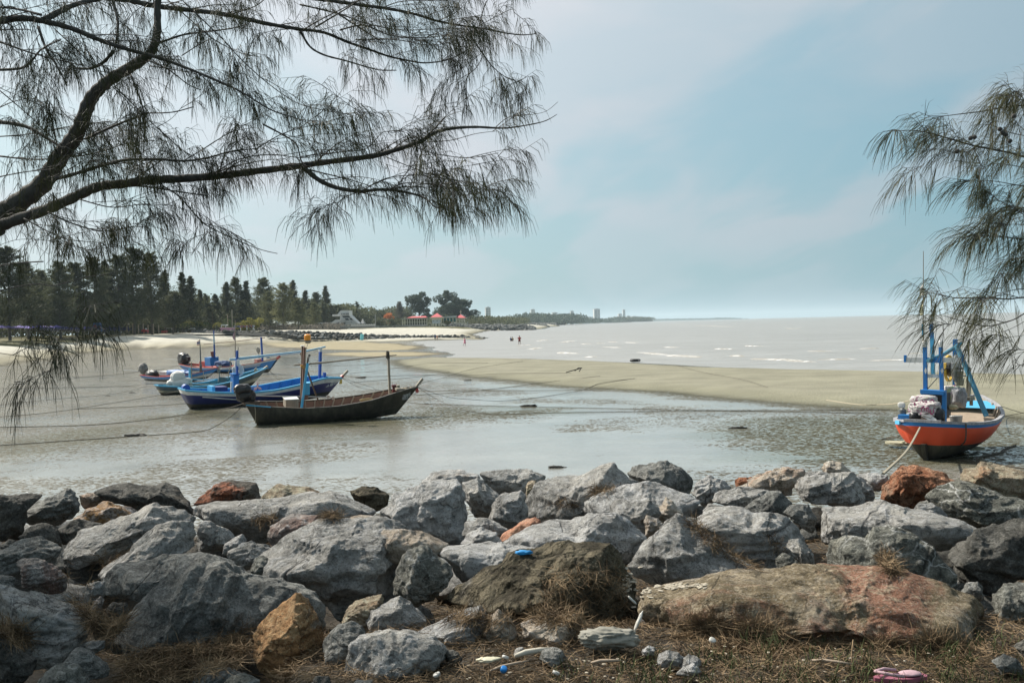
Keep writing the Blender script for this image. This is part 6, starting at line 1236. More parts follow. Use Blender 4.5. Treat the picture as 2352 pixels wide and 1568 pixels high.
def crown_mesh(kind, seed, mat, n=3600):
    # unit tree: height 1, half width given in the same unit by the kind
    rr = np.random.default_rng(seed); C_ = []; Dr = []; Sz = []
    if kind in ('cone', 'feather', 'spire'):
        wmax = dict(cone=.20, feather=.33, spire=.10)[kind]; nb_ = dict(cone=210, feather=230, spire=120)[kind]; per = n//nb_
        for k in range(nb_):
            h = rr.uniform(.10, .97)**(.9); az = rr.uniform(0, 2*PI)
            w = wmax*((1-h)**(.75 if kind == 'cone' else .55))*(.55+.6*rr.uniform())*(1 if h > .2 else .6+2*h)
            if kind == 'feather': w *= .75+.6*(vn(np.array([[math.cos(az)*1.2+seed, math.sin(az)*1.2, h*4]]))[0]*.5+.5)
            up = rr.uniform(.35, 1.05) if kind != 'spire' else .9
            t = rr.uniform(.08, 1, per)**.75; lean = 0.02*math.sin(h*7+seed)
            px_ = np.cos(az)*w*t+lean; py_ = np.sin(az)*w*t; pz = h+w*up*t-.25*w*t*t
            spread = .012+.026*(1-h)
            C_.append(np.stack([px_+rr.normal(size=per)*spread*.7, py_+rr.normal(size=per)*spread*.7, pz-np.abs(rr.normal(size=per))*spread*.8], 1))
            d = np.tile([math.cos(az)*.6, math.sin(az)*.6, .35], (per, 1))+rr.normal(size=(per, 3))*.45; Dr.append(d); Sz.append(np.full(per, .020 if kind != 'spire' else .020)*rr.uniform(.6, 1.3, per))
        asp = .20
    else:
        lob = []; nl = dict(round=16, big=34, bush=10, palm=9)[kind]
        for k in range(nl):
            a = rr.uniform(0, 2*PI); r = rr.uniform(0, 1)**.6
            if kind == 'big': lob.append((math.cos(a)*r*.30, math.sin(a)*r*.28, rr.uniform(.28, .92)-.18*r*r, rr.uniform(.06, .13)))
            elif kind == 'round': lob.append((math.cos(a)*r*.40, math.sin(a)*r*.36, rr.uniform(.35, .84)-.15*r*r, rr.uniform(.11, .19)))
            elif kind == 'bush': lob.append((math.cos(a)*r*.5, math.sin(a)*r*.4, rr.uniform(.18, .75)-.1*r, rr.uniform(.16, .26)))
            else: lob.append((0, 0, .8, .1))
        if kind == 'palm':
            for k in range(13):
                az = k*2*PI/13+rr.uniform(-.2, .2); m_ = n//26; t = rr.uniform(.05, 1, m_); el = rr.uniform(.1, .6)
                C_.append(np.stack([np.cos(az)*t*.42, np.sin(az)*t*.42, .80+el*t*.35-.42*t*t], 1)+rr.normal(size=(m_, 3))*.015)
                Dr.append(np.stack([rr.normal(size=m_), rr.normal(size=m_), -np.ones(m_)*.8], 1)); Sz.append(np.full(m_, .055))
            asp = .25
        else:
            per = n//nl
            for (a, b_, c, r) in lob:
                u = rr.normal(size=(per, 3)); u /= np.linalg.norm(u, axis=1, keepdims=True); rad = r*rr.uniform(.35, 1.1, per)**.5
                C_.append(np.array([a, b_, c])+u*rad[:, None]*np.array([1.15, 1.1, .8])); Dr.append(u+rr.normal(size=(per, 3))*.9); Sz.append(rr.uniform(.6, 1.3, per)*dict(round=.026, big=.019, bush=.045)[kind])
            asp = .7
    P = np.concatenate(C_); d = np.concatenate(Dr); sz = np.concatenate(Sz); d /= np.linalg.norm(d, axis=1, keepdims=True); N_ = len(P)
    q = rr.normal(size=(N_, 3)); u = np.cross(d, q); u /= np.maximum(np.linalg.norm(u, axis=1, keepdims=True), 1e-6)
    a = P-d*sz[:, None]; b_ = P+u*(sz*asp)[:, None]; c = P+d*sz[:, None]; e = P-u*(sz*asp)[:, None]
    V = np.stack([a, b_, c, e], 1).reshape(-1, 3); Fc = np.arange(N_*4).reshape(-1, 4)
    return mesh_np('crown', V, Fc, [mat], False)
_tr = {}
def trunk_mesh(kind):
    if kind in _tr: return _tr[kind]
    mb = MB(); rr = random.Random(hash(kind) % 97 if False else len(kind))
    hh = dict(cone=.95, feather=.93, spire=.95, round=.55, big=.75, bush=.3, palm=.80)[kind]
    r = dict(cone=.010, feather=.013, spire=.010, round=.02, big=.017, bush=.02, palm=.022)[kind]
    mb.tube([(0, 0, -.03), (.004, 0, hh*.3), (-.004, .003, hh*.6), (0.0, 0, hh)], [r*1.3, r, r*.7, r*.2], 6)
    for k in range(dict(cone=8, feather=14, spire=6, round=6, big=12, bush=5, palm=0)[kind]):
        z = hh*(.25+.65*rr.random()); az = rr.random()*6.28; L = dict(cone=.10, feather=.17, spire=.05, round=.3, big=.28, bush=.35)[kind]*(1.2-z)
        mb.tube([(0, 0, z), (math.cos(az)*L*.5, math.sin(az)*L*.5, z+L*.30), (math.cos(az)*L, math.sin(az)*L, z+L*.45)], [r*.45, r*.3, r*.1], 4)
    me = bpy.data.meshes.new('trunk'); me.from_pydata([tuple(v) for v in mb.v], [], mb.f); me.materials.append(BARK); me.update(); _tr[kind] = me; return me
_cr = {}
def far_tree(kind, tone, x, ytop, dist, label, base=3.3, wid=1.0, name=None, group='trees behind the beach', variant=0):
    key = (kind, tone, variant % 3)
    if key not in _cr: _cr[key] = crown_mesh(kind, 40+len(_cr)*7, LM[tone], dict(cone=8400, feather=11500, spire=2600, round=3600, big=7000, bush=1500, palm=900)[kind])
    p = D(x, ytop, dist); h = p.z-base
    nm = name or dict(cone='casuarina_tree', feather='casuarina_tree', spire='slender_tree', round='broadleaf_tree', big='broadleaf_tree', bush='bush', palm='palm_tree')[kind]
    r = empty(nm, (p.x, dist, base), rng.uniform(0, 6.3), label, 'tree' if kind != 'bush' else 'bush', group); r.scale = (h*wid, h*wid, h)
    link('trunk', trunk_mesh(kind), r); link('crown', _cr[key], r); return r
T_ = [  # kind, tone, x, top y, distance, label, width
 ('feather','dark',16,566,200,'very tall dark casuarina at the left edge of the photo',1.1), ('feather','dark',-60,560,190,'tall dark casuarina cut by the left edge',1.2),
 ('feather','dark',60,600,215,'dark casuarina second from the left edge, lower than its neighbour',1.0), ('feather','mid',94,620,230,'broad casuarina above the purple parasols, third from the left',1.1),
 ('feather','mid',134,598,225,'tall casuarina with a wispy top above the white house posts',1.0), ('feather','dark',172,602,235,'dense dark casuarina left of the painted wall',1.05),
 ('feather','mid',215,590,240,'tall casuarina directly above the painted wall',1.0), ('cone','dark',240,596,250,'slim dark casuarina between two taller ones right of the painted wall',1.1),
 ('feather','mid',269,584,250,'tall casuarina with a split wispy top, right of the painted wall',.95), ('feather','dark',303,567,255,'tallest casuarina of the left grove',.9),
 ('feather','dark',344,580,262,'very tall casuarina above the red vehicle',.95), ('cone','dark',376,615,275,'pointed casuarina leaning out right of the very tall pair',1.0),
 ('feather','dark',395,668,268,'low bushy casuarina above the notice board',1.4), ('cone','dark',416,622,290,'left one of the two dark pointed spires',1.15), ('cone','dark',436,630,292,'right one of the two dark pointed spires',1.15),
 ('cone','mid',457,662,320,'small pointed casuarina just right of the two dark spires',1.1), ('cone','mid',471,672,330,'lower pointed casuarina in the dip of the tree line',1.1), ('cone','dark',494,672,330,'dark pointed casuarina above the pink boat',1.3),
 ('feather','dark',483,705,300,'low dark casuarina behind the small palms',1.5), ('cone','mid',520,645,340,'pointed grey-green casuarina right of the pink boat',1.2), ('feather','mid',540,636,345,'tall thin-topped casuarina above the yellowish bush',.8),
 ('cone','dark',564,642,345,'dark casuarina above the banner',1.2), ('feather','dark',555,690,335,'low dark casuarina behind the yellowish bush',1.5), ('feather','mid',604,637,370,'tall open casuarina left of the pale broad one',1.0),
 ('feather','olive',618,668,330,'olive casuarina in front of the tall open one',1.1), ('feather','olive',648,650,320,'broad pale olive casuarina standing forward of the line',1.15), ('cone','dark',671,640,420,'tall dark casuarina behind the pale olive ones',1.1),
 ('feather','olive',683,684,325,'smaller pale olive casuarina right of the broad one',1.2), ('cone','dark',701,665,430,'dark bushy-topped casuarina in the middle of the line',1.4), ('feather','dark',712,705,400,'low dark casuarina left of the white house',1.4),
 ('feather','olive',722,694,360,'short olive casuarina near the white house',1.1), ('feather','mid',724,670,460,'sparse casuarina with two thin tops',.9), ('cone','mid',748,653,470,'tall thin casuarina standing above the white house terrace',1.1),
 ('feather','mid',742,695,440,'broad grey-green casuarina above the white terrace',1.3), ('feather','dark',760,700,445,'dark casuarina half hiding the white house',1.2), ('round','mid',778,682,470,'rounded tree with a ragged top left of the white house tower',1.0),
 ('round','green',803,694,560,'rounded green tree behind the white house',1.0), ('spire','dark',821,691,545,'narrow columnar dark tree right of the white house',1.8), ('round','mid',840,706,600,'rounded tree right of the columnar one',1.0),
 ('round','mid',862,710,600,'rounded tree left of the orange-flowering one',1.0), ('round','flame',890,714,590,'small orange-flowering tree among green ones',.9), ('round','mid',886,704,680,'dark rounded tree behind the orange-flowering one',1.1),
 ('feather','bare',917,692,640,'thin half-bare tree rising above the bushes',.9), ('round','mid',872,726,500,'grey-green bush-like tree by the sea wall',1.1), ('round','mid',905,727,510,'broad grey-green tree left of the long pavilion',1.3), ('round','mid',930,716,640,'low rounded tree behind the long pavilion',1.2),
 ('big','blue',961,665,640,'big dark broadleaf tree behind the long red-roofed pavilion',1.05), ('round','blue',985,713,660,'lower tree between the two big broadleaf trees',1.0), ('big','blue',1025,661,680,'biggest broadleaf tree, left part of the large clump',1.1),
 ('big','blue',1056,678,690,'big broadleaf tree on the right of the large clump',1.15), ('round','blue',1078,700,690,'tree at the right end of the large clump',1.0), ('round','blue',1104,724,800,'low tree right of the cross-topped pavilion',1.2), ('round','blue',1122,729,850,'low tree under the first tower',1.2),
 ('round','blue',1142,727,950,'low rounded tree right of the first tower',1.2), ('round','blue',1010,700,700,'dark tree behind the middle red-roofed pavilion',1.2), ('round','blue',1042,712,690,'low dark tree behind the roofed walkway',1.3),
 ('bush','yellow',575,721,300,'yellow-green bushy tree by the banner',1.0), ('bush','yellow',556,734,305,'small yellow-green bush left of the banner',1.1), ('bush','green',528,725,310,'green tree behind the thin pole',1.0), ('bush','yellow',1029,732,545,'small yellowish bush beside the middle pavilion stairs',1.0)]
for i, t in enumerate(T_):
    far_tree(t[0], t[1], t[2], t[3], t[4], t[5], wid=t[6], variant=i)
for i, (x, yt, l) in enumerate(((378, 738, 'small palm left of the notice board'), (402, 733, 'small palm right of the notice board'), (424, 738, 'bushy small palm standing on the bank'), (432, 731, 'taller palm of the pair on the bank'), (443, 732, 'leaning small palm on the bank'),
        (456, 733, 'palm with a dark trunk near the benches'), (470, 735, 'small palm in front of the pale house'), (500, 736, 'small palm behind the pink boat'), (516, 738, 'small palm right of the pink boat'), (322, 737, 'yellowish small palm above the red vehicle'))):
    far_tree('palm', 'yellow' if i % 2 else 'green', x, yt, 278+i*2, l, wid=1.1, group='small palms along the beach bank', variant=i)
# hedge and undergrowth: a mass nobody could count
def mass(name, label, path, h, w, n, leaf, mat, seed, cat='undergrowth'):
    rr = np.random.default_rng(seed); P = np.array([tuple(p) for p in path]); seg = np.linalg.norm(np.diff(P[:, :2], axis=0), axis=1); cum = np.append(0, np.cumsum(seg)); s_ = rr.uniform(0, cum[-1], n)
    x = np.interp(s_, cum, P[:, 0]); y = np.interp(s_, cum, P[:, 1]); z0 = np.interp(s_, cum, P[:, 2]); hh = h*(.55+.45*fbm2(s_/(h*1.2), s_*0+seed, seed, 4)*1.6+.25)
    c = np.stack([x+rr.normal(size=n)*w*.4, y+rr.normal(size=n)*w, z0+np.abs(hh)*rr.uniform(0, 1, n)**.7], 1); d = rr.normal(size=(n, 3)); d[:, 2] += .8; d /= np.linalg.norm(d, axis=1, keepdims=True); u = np.cross(d, rr.normal(size=(n, 3))); u /= np.linalg.norm(u, axis=1, keepdims=True)
    lz = leaf*rr.uniform(.6, 1.4, n)[:, None]; V = np.stack([c-d*lz, c+u*lz*.5, c+d*lz, c-u*lz*.5], 1).reshape(-1, 3)
    tag(link(name, mesh_np(name, V, np.arange(4*n).reshape(-1, 4), [mat], False)), label, cat, kind='stuff')
mass('undergrowth', 'dark undergrowth beneath the left grove of casuarinas', [D(-200, 760, 215)[:2]+(3.3,) if False else (D(-200, 760, 215).x, 215, 3.4), (D(150, 0, 240).x, 240, 3.4), (D(380, 0, 300).x, 300, 3.4), (D(520, 0, 350).x, 350, 3.4)], 7.0, 6, 16000, .42, LM['dark'], 5)
mass('undergrowth', 'brownish scrub at the foot of the middle casuarinas', [(D(560, 0, 330).x, 330, 3.2), (D(640, 0, 330).x, 332, 3.2), (D(700, 0, 350).x, 350, 3.2), (D(765, 0, 420).x, 420, 3.2)], 2.2, 2.5, 5000, .35, LM['bare'], 6)
mass('undergrowth', 'low shrubs along the shore by the pavilions', [(D(840, 0, 560).x, 560, 3.3), (D(960, 0, 590).x, 590, 3.3), (D(1075, 0, 640).x, 640, 3.3), (D(1150, 0, 800).x, 800, 3.3), (D(1185, 0, 1000).x, 1000, 3.3)], 6, 8, 9000, .8, LM['mid'], 7)
mass('undergrowth', 'shadowy trees behind the white house and the walls', [(D(560, 0, 450).x, 450, 3.3), (D(760, 0, 520).x, 520, 3.3), (D(920, 0, 720).x, 720, 3.3)], 13, 8, 12000, .9, LM['mid'], 8)
mass('distant_wood', 'low hazy wood along the far shore under the towers', [(D(1165, 0, 1500).x, 1500, 3), (D(1230, 0, 1600).x, 1600, 3), (D(1300, 0, 1900).x, 1900, 3)], 15, 30, 11000, 2.0, LM['blue'], 9, 'wood')
mass('distant_wood', 'thin line of far trees left of the pier', [(D(1290, 0, 2000).x, 2000, 2.5), (D(1350, 0, 2600).x, 2600, 2.5), (D(1400, 0, 3000).x, 3000, 2.5)], 10, 30, 5000, 2.6, LM['blue'], 10, 'wood')
mass('distant_wood', 'dark clump of trees on the spit before the pier', [(D(1385, 0, 3250).x, 3250, 3), (D(1430, 0, 3300).x, 3300, 3), (D(1475, 0, 3330).x, 3330, 3)], 14, 25, 5000, 2.6, LM['mid'], 11, 'wood')
mass('undergrowth', 'dense dark lower growth of the casuarina belt on the left', [(D(-150, 0, 240).x, 240, 3.4), (D(120, 0, 262).x, 262, 3.4), (D(400, 0, 320).x, 320, 3.4), (D(520, 0, 360).x, 360, 3.4)], 12, 7, 26000, .5, LM['dark'], 15)
mass('undergrowth', 'grey-green lower growth of the casuarina belt left of the white house', [(D(470, 0, 360).x, 360, 3.4), (D(600, 0, 400).x, 400, 3.4), (D(765, 0, 480).x, 480, 3.4)], 11, 6, 20000, .6, LM['mid'], 16)
# ------------------------------------------------------------------ buildings
WALLW = paint('white_render', (.52, .52, .50), .7, .4, (.45, .44, .41), .4); WALLG = paint('grey_render', (.28, .28, .27), .8, .5, None, .4); DARKW = paint('dark_glass', (.04, .05, .06), .25, .2, None, 1)
RROOF = paint('red_tile_roof', (.50, .085, .095), .8, .4, (.38, .12, .12), .8); CRM = paint('cream_woodwork', (.60, .56, .43), .8, .4, None, .8); PBL = paint('pale_blue_wall', (.45, .50, .53), .8, .3, None, .8); GROOF = paint('grey_green_roof', (.36, .40, .37), .7, .5, None, .8); GREEN = paint('green_netting', (.03, .16, .14), .8, .4, None, 1)
def scl(px, dist): return px*dist/F
class House:
    def __init__(s, name, label, cat, x, y, dist, rz=0.0, group=None):
        s.d = dist; s.x = x; s.y = y; p = D(x, y, dist); s.root = empty(name, p, rz, label, cat, group); s.k = dist/F
    def box(s, name, x0, y0, x1, y1, m, dep=6.0, front=0.0, parent=None):       # frame-pixel rectangle turned into a block `dep` metres deep
        mb = MB(); k = s.k; mb.box((((x0+x1)/2-s.x)*k, front+dep/2, (s.y-(y0+y1)/2)*k), (abs(x1-x0)*k, dep, abs(y1-y0)*k)); return mb.build(name, m, parent or s.root)
    def poly(s, name, pts, m, dep=6.0, front=0.0):
        mb = MB(); mb.prism([((x-s.x)*s.k, (s.y-y)*s.k) for x, y in pts], front, front+dep); return mb.build(name, m, s.root)
    def bar(s, name, a, b, w, m, front=-.1):
        mb = MB(); mb.bar(((a[0]-s.x)*s.k, front, (s.y-a[1])*s.k), ((b[0]-s.x)*s.k, front, (s.y-b[1])*s.k), w*s.k, .3); return mb.build(name, m, s.root)
    def hip(s, name, x0, x1, yb, yt, xt0, xt1, m, dep):
        k = s.k; X = lambda x: (x-s.x)*k; Z = lambda y: (s.y-y)*k; mb = MB()
        mb.add([(X(x0), -.8, Z(yb)), (X(x1), -.8, Z(yb)), (X(x1), dep+.8, Z(yb)), (X(x0), dep+.8, Z(yb)), (X(xt0), dep/2, Z(yt)), (X(xt1), dep/2, Z(yt))], [(3, 2, 1, 0), (0, 1, 5, 4), (1, 2, 5), (2, 3, 4, 5), (3, 0, 4)]); return mb.build(name, m, s.root)
def l4(x, y): return K('l4', x, y)
def l3(x, y): return K('l3', x, y)
# long pavilion
h = House('long_pavilion', 'long open two-storey pavilion with a red roof on the shore', 'pavilion', *l4(760, 815), 540)
P = lambda *a: [l4(x, y) for x, y in a]
(a, b_) = P((500, 675), (990, 690)); h.box('eave', a[0], a[1], b_[0], b_[1]-0.6, GROOF, 9, -1)
(a, b_) = P((600, 660), (975, 660)); t = P((690, 632), (945, 630)); h.hip('roof', a[0], b_[0], a[1], t[0][1], t[0][0], t[1][0], RROOF, 9)
(a, b_) = P((520, 742), (985, 750)); h.box('floor', a[0], a[1], b_[0], b_[1], CRM, 8); 
(a, b_) = P((520, 728), (985, 732)); h.box('railing', a[0], a[1], b_[0], b_[1], CRM, .3)
(a, b_) = P((520, 790), (985, 818)); h.box('base_wall', a[0], a[1], b_[0], b_[1], WALLG, 1.0, -.5)
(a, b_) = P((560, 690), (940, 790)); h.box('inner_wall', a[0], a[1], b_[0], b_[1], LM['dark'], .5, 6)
for x in range(520, 990, 46): (a, b_) = P((x, 690), (x, 818)); h.bar('column', a, b_, 2.0, CRM)
(a, b_) = P((960, 735), (1060, 775)); h.bar('stair', a, b_, 2.2, CRM); (a, b_) = P((975, 735), (1060, 765)); h.bar('stair_rail', a, b_, 1, CRM)
# middle pavilion
h = House('square_pavilion', 'square raised pavilion with pyramid red roof and pale blue walls', 'pavilion', *l4(1155, 818), 535)
(a, b_) = P((1045, 650), (1265, 645)); t = P((1155, 572), (1160, 572)); h.hip('roof', a[0], b_[0], a[1], t[0][1], t[0][0], t[1][0], RROOF, 12)
(a, b_) = P((1030, 650), (1285, 668)); h.box('eave', a[0], a[1], b_[0], b_[1], CRM, 13, -.6)
(a, b_) = P((1075, 700), (1225, 772)); h.box('wall', a[0], a[1], b_[0], b_[1], PBL, 8)
(a, b_) = P((1070, 668), (1250, 700)); h.box('frieze', a[0], a[1], b_[0], b_[1], CRM, 8.2, -.1)
for x in (1098, 1112, 1165, 1180): (a, b_) = P((x-5, 716), (x+5, 726)); h.box('window', a[0], a[1], b_[0], b_[1], DARKW, .2, -.15)
for x in (1075, 1100, 1140, 1160, 1200, 1222, 1250): (a, b_) = P((x, 768), (x, 818)); h.bar('stilt', a, b_, 2.0, CRM)
(a, b_) = P((1225, 755), (1325, 812)); h.bar('stair', a, b_, 2.6, CRM)
(a, b_) = P((1250, 690), (1250, 770)); h.bar('column', a, b_, 1.6, CRM)
# roofed walkway
h = House('roofed_walkway', 'grey-roofed walkway with green netting between the pavilions', 'walkway', *l4(1400, 800), 545)
(a, b_) = P((1270, 636), (1545, 662)); h.poly('roof', P((1270, 640), (1540, 622), (1525, 655), (1275, 668)), GROOF, 6)
(a, b_) = P((1290, 668), (1530, 735)); h.box('netting', a[0], a[1], b_[0], b_[1], GREEN, .3, 1)
(a, b_) = P((1400, 742), (1530, 752)); h.box('floor', a[0], a[1], b_[0], b_[1], CRM, 5); (a, b_) = P((1440, 745), (1500, 772)); h.bar('stair', a, b_, 2.2, CRM)
for x in (1290, 1350, 1410, 1470, 1530): (a, b_) = P((x, 668), (x, 800)); h.bar('column', a, b_, 1.6, CRM)
# right pavilion with a cross-shaped finial
h = House('corner_pavilion', 'open raised pavilion with pyramid red roof and a cross-shaped mast', 'pavilion', *l4(1612, 806), 548)
(a, b_) = P((1520, 664), (1708, 664)); t = P((1610, 598), (1612, 598)); h.hip('roof', a[0], b_[0], a[1], t[0][1], t[0][0], t[1][0], RROOF, 10)
(a, b_) = P((1505, 664), (1716, 676)); h.box('eave', a[0], a[1], b_[0], b_[1], CRM, 11, -.6)
(a, b_) = P((1535, 684), (1685, 710)); h.box('frieze', a[0], a[1], b_[0], b_[1], CRM, 8)
(a, b_) = P((1535, 752), (1685, 762)); h.box('floor', a[0], a[1], b_[0], b_[1], CRM, 8); (a, b_) = P((1535, 736), (1685, 740)); h.box('railing', a[0], a[1], b_[0], b_[1], CRM, .3)
for x in (1537, 1592, 1625, 1650, 1680): (a, b_) = P((x, 684), (x, 806)); h.bar('column', a, b_, 1.7, CRM)
(a, b_) = P((1680, 755), (1748, 798)); h.bar('stair', a, b_, 2.4, CRM)
(a, b_) = P((1611, 600), (1611, 520)); h.bar('mast', a, b_, 1.2, CRM, 4.5); (a, b_) = P((1590, 547), (1632, 547)); h.bar('mast_arm', a, b_, 1.0, CRM, 4.5)
# white modern house
h = House('white_house', 'white modern house with slanting walls and stepped dark windows', 'house', *l3(1830, 712), 425)
Q = lambda *a: [l3(x, y) for x, y in a]
h.poly('tower', Q((1650, 500), (1715, 425), (1870, 430), (1870, 515), (1700, 530)), WALLW, 9)
(a, b_) = Q((1725, 482), (1862, 508)); h.box('window_band', a[0], a[1], b_[0], b_[1], DARKW, .3, -.2)
for x in (1745, 1775, 1805, 1835): (a, b_) = Q((x, 480), (x, 510)); h.bar('mullion', a, b_, 1.2, WALLW, -.35)
h.poly('sloping_wall', Q((1700, 530), (1870, 515), (2035, 685), (1680, 712)), WALLW, 9, .2)
for (pts) in ((((1735, 530), (1875, 530), (1912, 562), (1760, 562))), (((1780, 578), (1845, 578), (1872, 612), (1810, 612))), (((1870, 578), (1920, 578), (1955, 612), (1902, 612))), (((1845, 640), (1900, 640), (1935, 652), (1850, 652)))): h.poly('window', Q(*pts), DARKW, .3, -.1)
(a, b_) = Q((1718, 648), (1795, 692)); h.box('glass_door', a[0], a[1], b_[0], b_[1], DARKW, .3, -.1)
for (p, q) in (((1700, 640), (1790, 590)), ((1790, 640), (1870, 700)), ((1800, 700), (1850, 650)), ((1700, 645), (1900, 645)), ((1870, 520), (2030, 680)), ((1735, 595), (1735, 640))): (a, b_) = Q(p, q); h.bar('beam', a, b_, 2.2, WALLW, -.3)
(a, b_) = Q((1490, 495), (1605, 530)); h.box('rear_wing', a[0], a[1], b_[0], b_[1], WALLW, 6, 8)
h.poly('lower_wing', Q((1520, 650), (1600, 600), (1700, 600), (1700, 712), (1520, 712)), WALLW, 8, 1); (a, b_) = Q((1610, 652), (1675, 685)); h.box('window', a[0], a[1], b_[0], b_[1], DARKW, .3, .7)
h = House('terrace', 'long white terrace roof on thin posts left of the white house', 'terrace', *l3(1420, 720), 415)
(a, b_) = Q((1240, 655), (1610, 668)); h.box('roof', a[0], a[1], b_[0], b_[1], WALLW, 6)
for x in (1245, 1300, 1360, 1450, 1530, 1600): (a, b_) = Q((x, 668), (x, 722)); h.bar('post', a, b_, 1.4, WALLW)
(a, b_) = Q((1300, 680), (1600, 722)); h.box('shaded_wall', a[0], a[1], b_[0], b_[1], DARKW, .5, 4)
h = House('sea_wall', 'grey panelled sea wall between the casuarinas and the white house', 'wall', *l3(1900, 740), 405)
(a, b_) = Q((1370, 728), (2352, 750)); h.box('wall', a[0], a[1]-.5, b_[0], b_[1]+1, WALLG, 1.2); h.box('coping', a[0], a[1]-1.2, b_[0], a[1]-.5, WALLW, 1.5, -.1)
for k in range(30): x = 1385+k*32.5; (a, b_) = Q((x, 728), (x, 752)); h.bar('pilaster', a, b_, 1.0, paint('dark_render', (.12, .12, .115), .8), -.1)
h = House('sea_wall', 'grey sea wall continuing in front of the long pavilion', 'wall', *l4(450, 815), 515)
(a, b_) = P((-30, 800), (980, 822)); h.box('wall', a[0], a[1], b_[0], b_[1]+1, WALLG, 1.2)
h = House('cone_tent', 'small grey pointed tent roof right of the white house', 'tent', *l3(2110, 680), 430)
t = Q((2075, 680), (2148, 680), (2110, 582)); h.hip('canopy', t[0][0], t[1][0], t[0][1], t[2][1], t[2][0], t[2][0]+.2, WALLG, 4)
h = House('parapet', 'low white parapet right of the white house', 'wall', *l3(2150, 715), 420); (a, b_) = Q((1900, 695), (2352, 712)); h.box('wall', a[0], a[1], b_[0], b_[1], WALLW, 1)
for x in range(1930, 2340, 45): (a, b_) = Q((x, 684), (x, 696)); h.bar('post', a, b_, 1, WALLW)
h = House('utility_pole', 'thin pale pole rising by the grey trees near the sea wall', 'pole', *l4(8, 800), 480); (a, b_) = P((8, 800), (8, 600)); h.bar('pole', a, b_, 1.6, WALLG)
h = House('utility_pole', 'thin pale mast beside the orange-flowering tree', 'pole', *l4(294, 580), 600); (a, b_) = P((294, 640), (294, 505)); h.bar('pole', a, b_, 1.0, WALLW)
h = House('beach_house', 'small house with a salmon roof under the first tower', 'house', *l4(2090, 705), 900); (a, b_) = P((2040, 695), (2130, 712)); h.box('wall', a[0], a[1], b_[0], b_[1], CRM, 8)
(a, b_) = P((2025, 695), (2135, 695)); t = P((2050, 668), (2110, 668)); h.hip('roof', a[0], b_[0], a[1], t[0][1], t[0][0], t[1][0], paint('salmon_roof', (.52, .26, .20), .8), 8)
# low resort buildings under the left grove
def l1(x, y): return K('l1', x, y)
def l2(x, y): return K('l2', x, y)
for (cr, x0, x1, yr, ye, yb, d, l) in (('l1', 480, 700, 350, 470, 600, 262, 'low white house with a grey roof above the purple parasols'), ('l1', 1060, 1400, 375, 455, 600, 258, 'grey-roofed house with white pillars in the left grove'), ('l1', 1520, 1760, 440, 470, 600, 270, 'white-pillared building left of the painted wall'), ('l1', 1760, 2300, 430, 470, 640, 275, 'pale building behind the painted wall'),
        ('l2', 30, 250, 440, 490, 640, 300, 'white-windowed building behind the fence'), ('l2', 1150, 1330, 480, 520, 620, 330, 'dark open pavilion behind the palms'), ('l2', 1380, 1720, 470, 520, 620, 350, 'pale house behind the small palms'), ('l3', 230, 470, 630, 660, 740, 380, 'pale building seen through the middle casuarinas'), ('l3', 500, 930, 660, 690, 735, 390, 'white low building under the middle casuarinas')):
    a = K(cr, x0, yb); b_ = K(cr, x1, yb); e = K(cr, x0, ye); t = K(cr, x0, yr)
    h = House('low_house', l, 'house', (a[0]+b_[0])/2, a[1], d, group='low buildings under the trees')
    h.box('wall', a[0], e[1], b_[0], a[1], WALLW if 'white' in l or 'pale' in l else WALLG, 6, 2.5)
    n_ = max(2, int((b_[0]-a[0])/9))
    for k in range(n_+1):
        x = a[0]+(b_[0]-a[0])*k/n_; h.bar('pillar', (x, a[1]), (x, e[1]), 2.0, WALLW)
    for k in range(n_):
        x = a[0]+(b_[0]-a[0])*(k+.5)/n_; h.box('window', x-2.6, e[1]+2, x+2.6, a[1]-3, DARKW, .2, 2.3)
    h.hip('roof', a[0]-2, b_[0]+2, e[1]+.3, t[1]-3, a[0]+4, b_[0]-4, GROOF, 6)
# towers
TW = [(K('l5', 195, 425), K('l5', 305, 235), 2600, 'tall pale apartment tower standing alone, leftmost of the skyline'), (K('l5', 1050, 400), K('l5', 1138, 272), 3900, 'white slab tower rising behind the low hazy wood'), (K('l5', 1450, 470), K('l5', 1565, 330), 4200, 'stepped apartment block between two towers'), (K('l5', 1405, 470), K('l5', 1505, 378), 4150, 'lower left wing block of the stepped apartments'), (K('l5', 1508, 470), K('l5', 1612, 380), 4150, 'lower right wing block of the stepped apartments'),
      (K('l5', 1797, 465), K('l5', 1866, 300), 4000, 'slim white tower in the middle of the skyline'), (K('l5', 1975, 470), K('l5', 2105, 382), 4400, 'low blue-green block right of the slim tower'), (K('l5', 2100, 470), K('l5', 2232, 412), 4500, 'long low block left of the widest tower'), (K('l5', 2235, 465), K('p5', 790, 168), 4000, 'widest and tallest tower of the skyline'),
      (K('p5', 927, 245), K('p5', 958, 206), 4700, 'low tower left of the rightmost thin tower'), (K('p5', 963, 245), K('p5', 985, 174), 4700, 'rightmost thin tower of the skyline'), (K('p5', 995, 245), K('p5', 1025, 222), 4700, 'small domed block right of the thin tower'), (K('p5', 1030, 248), K('p5', 1088, 226), 4700, 'long low block at the right end of the skyline')]
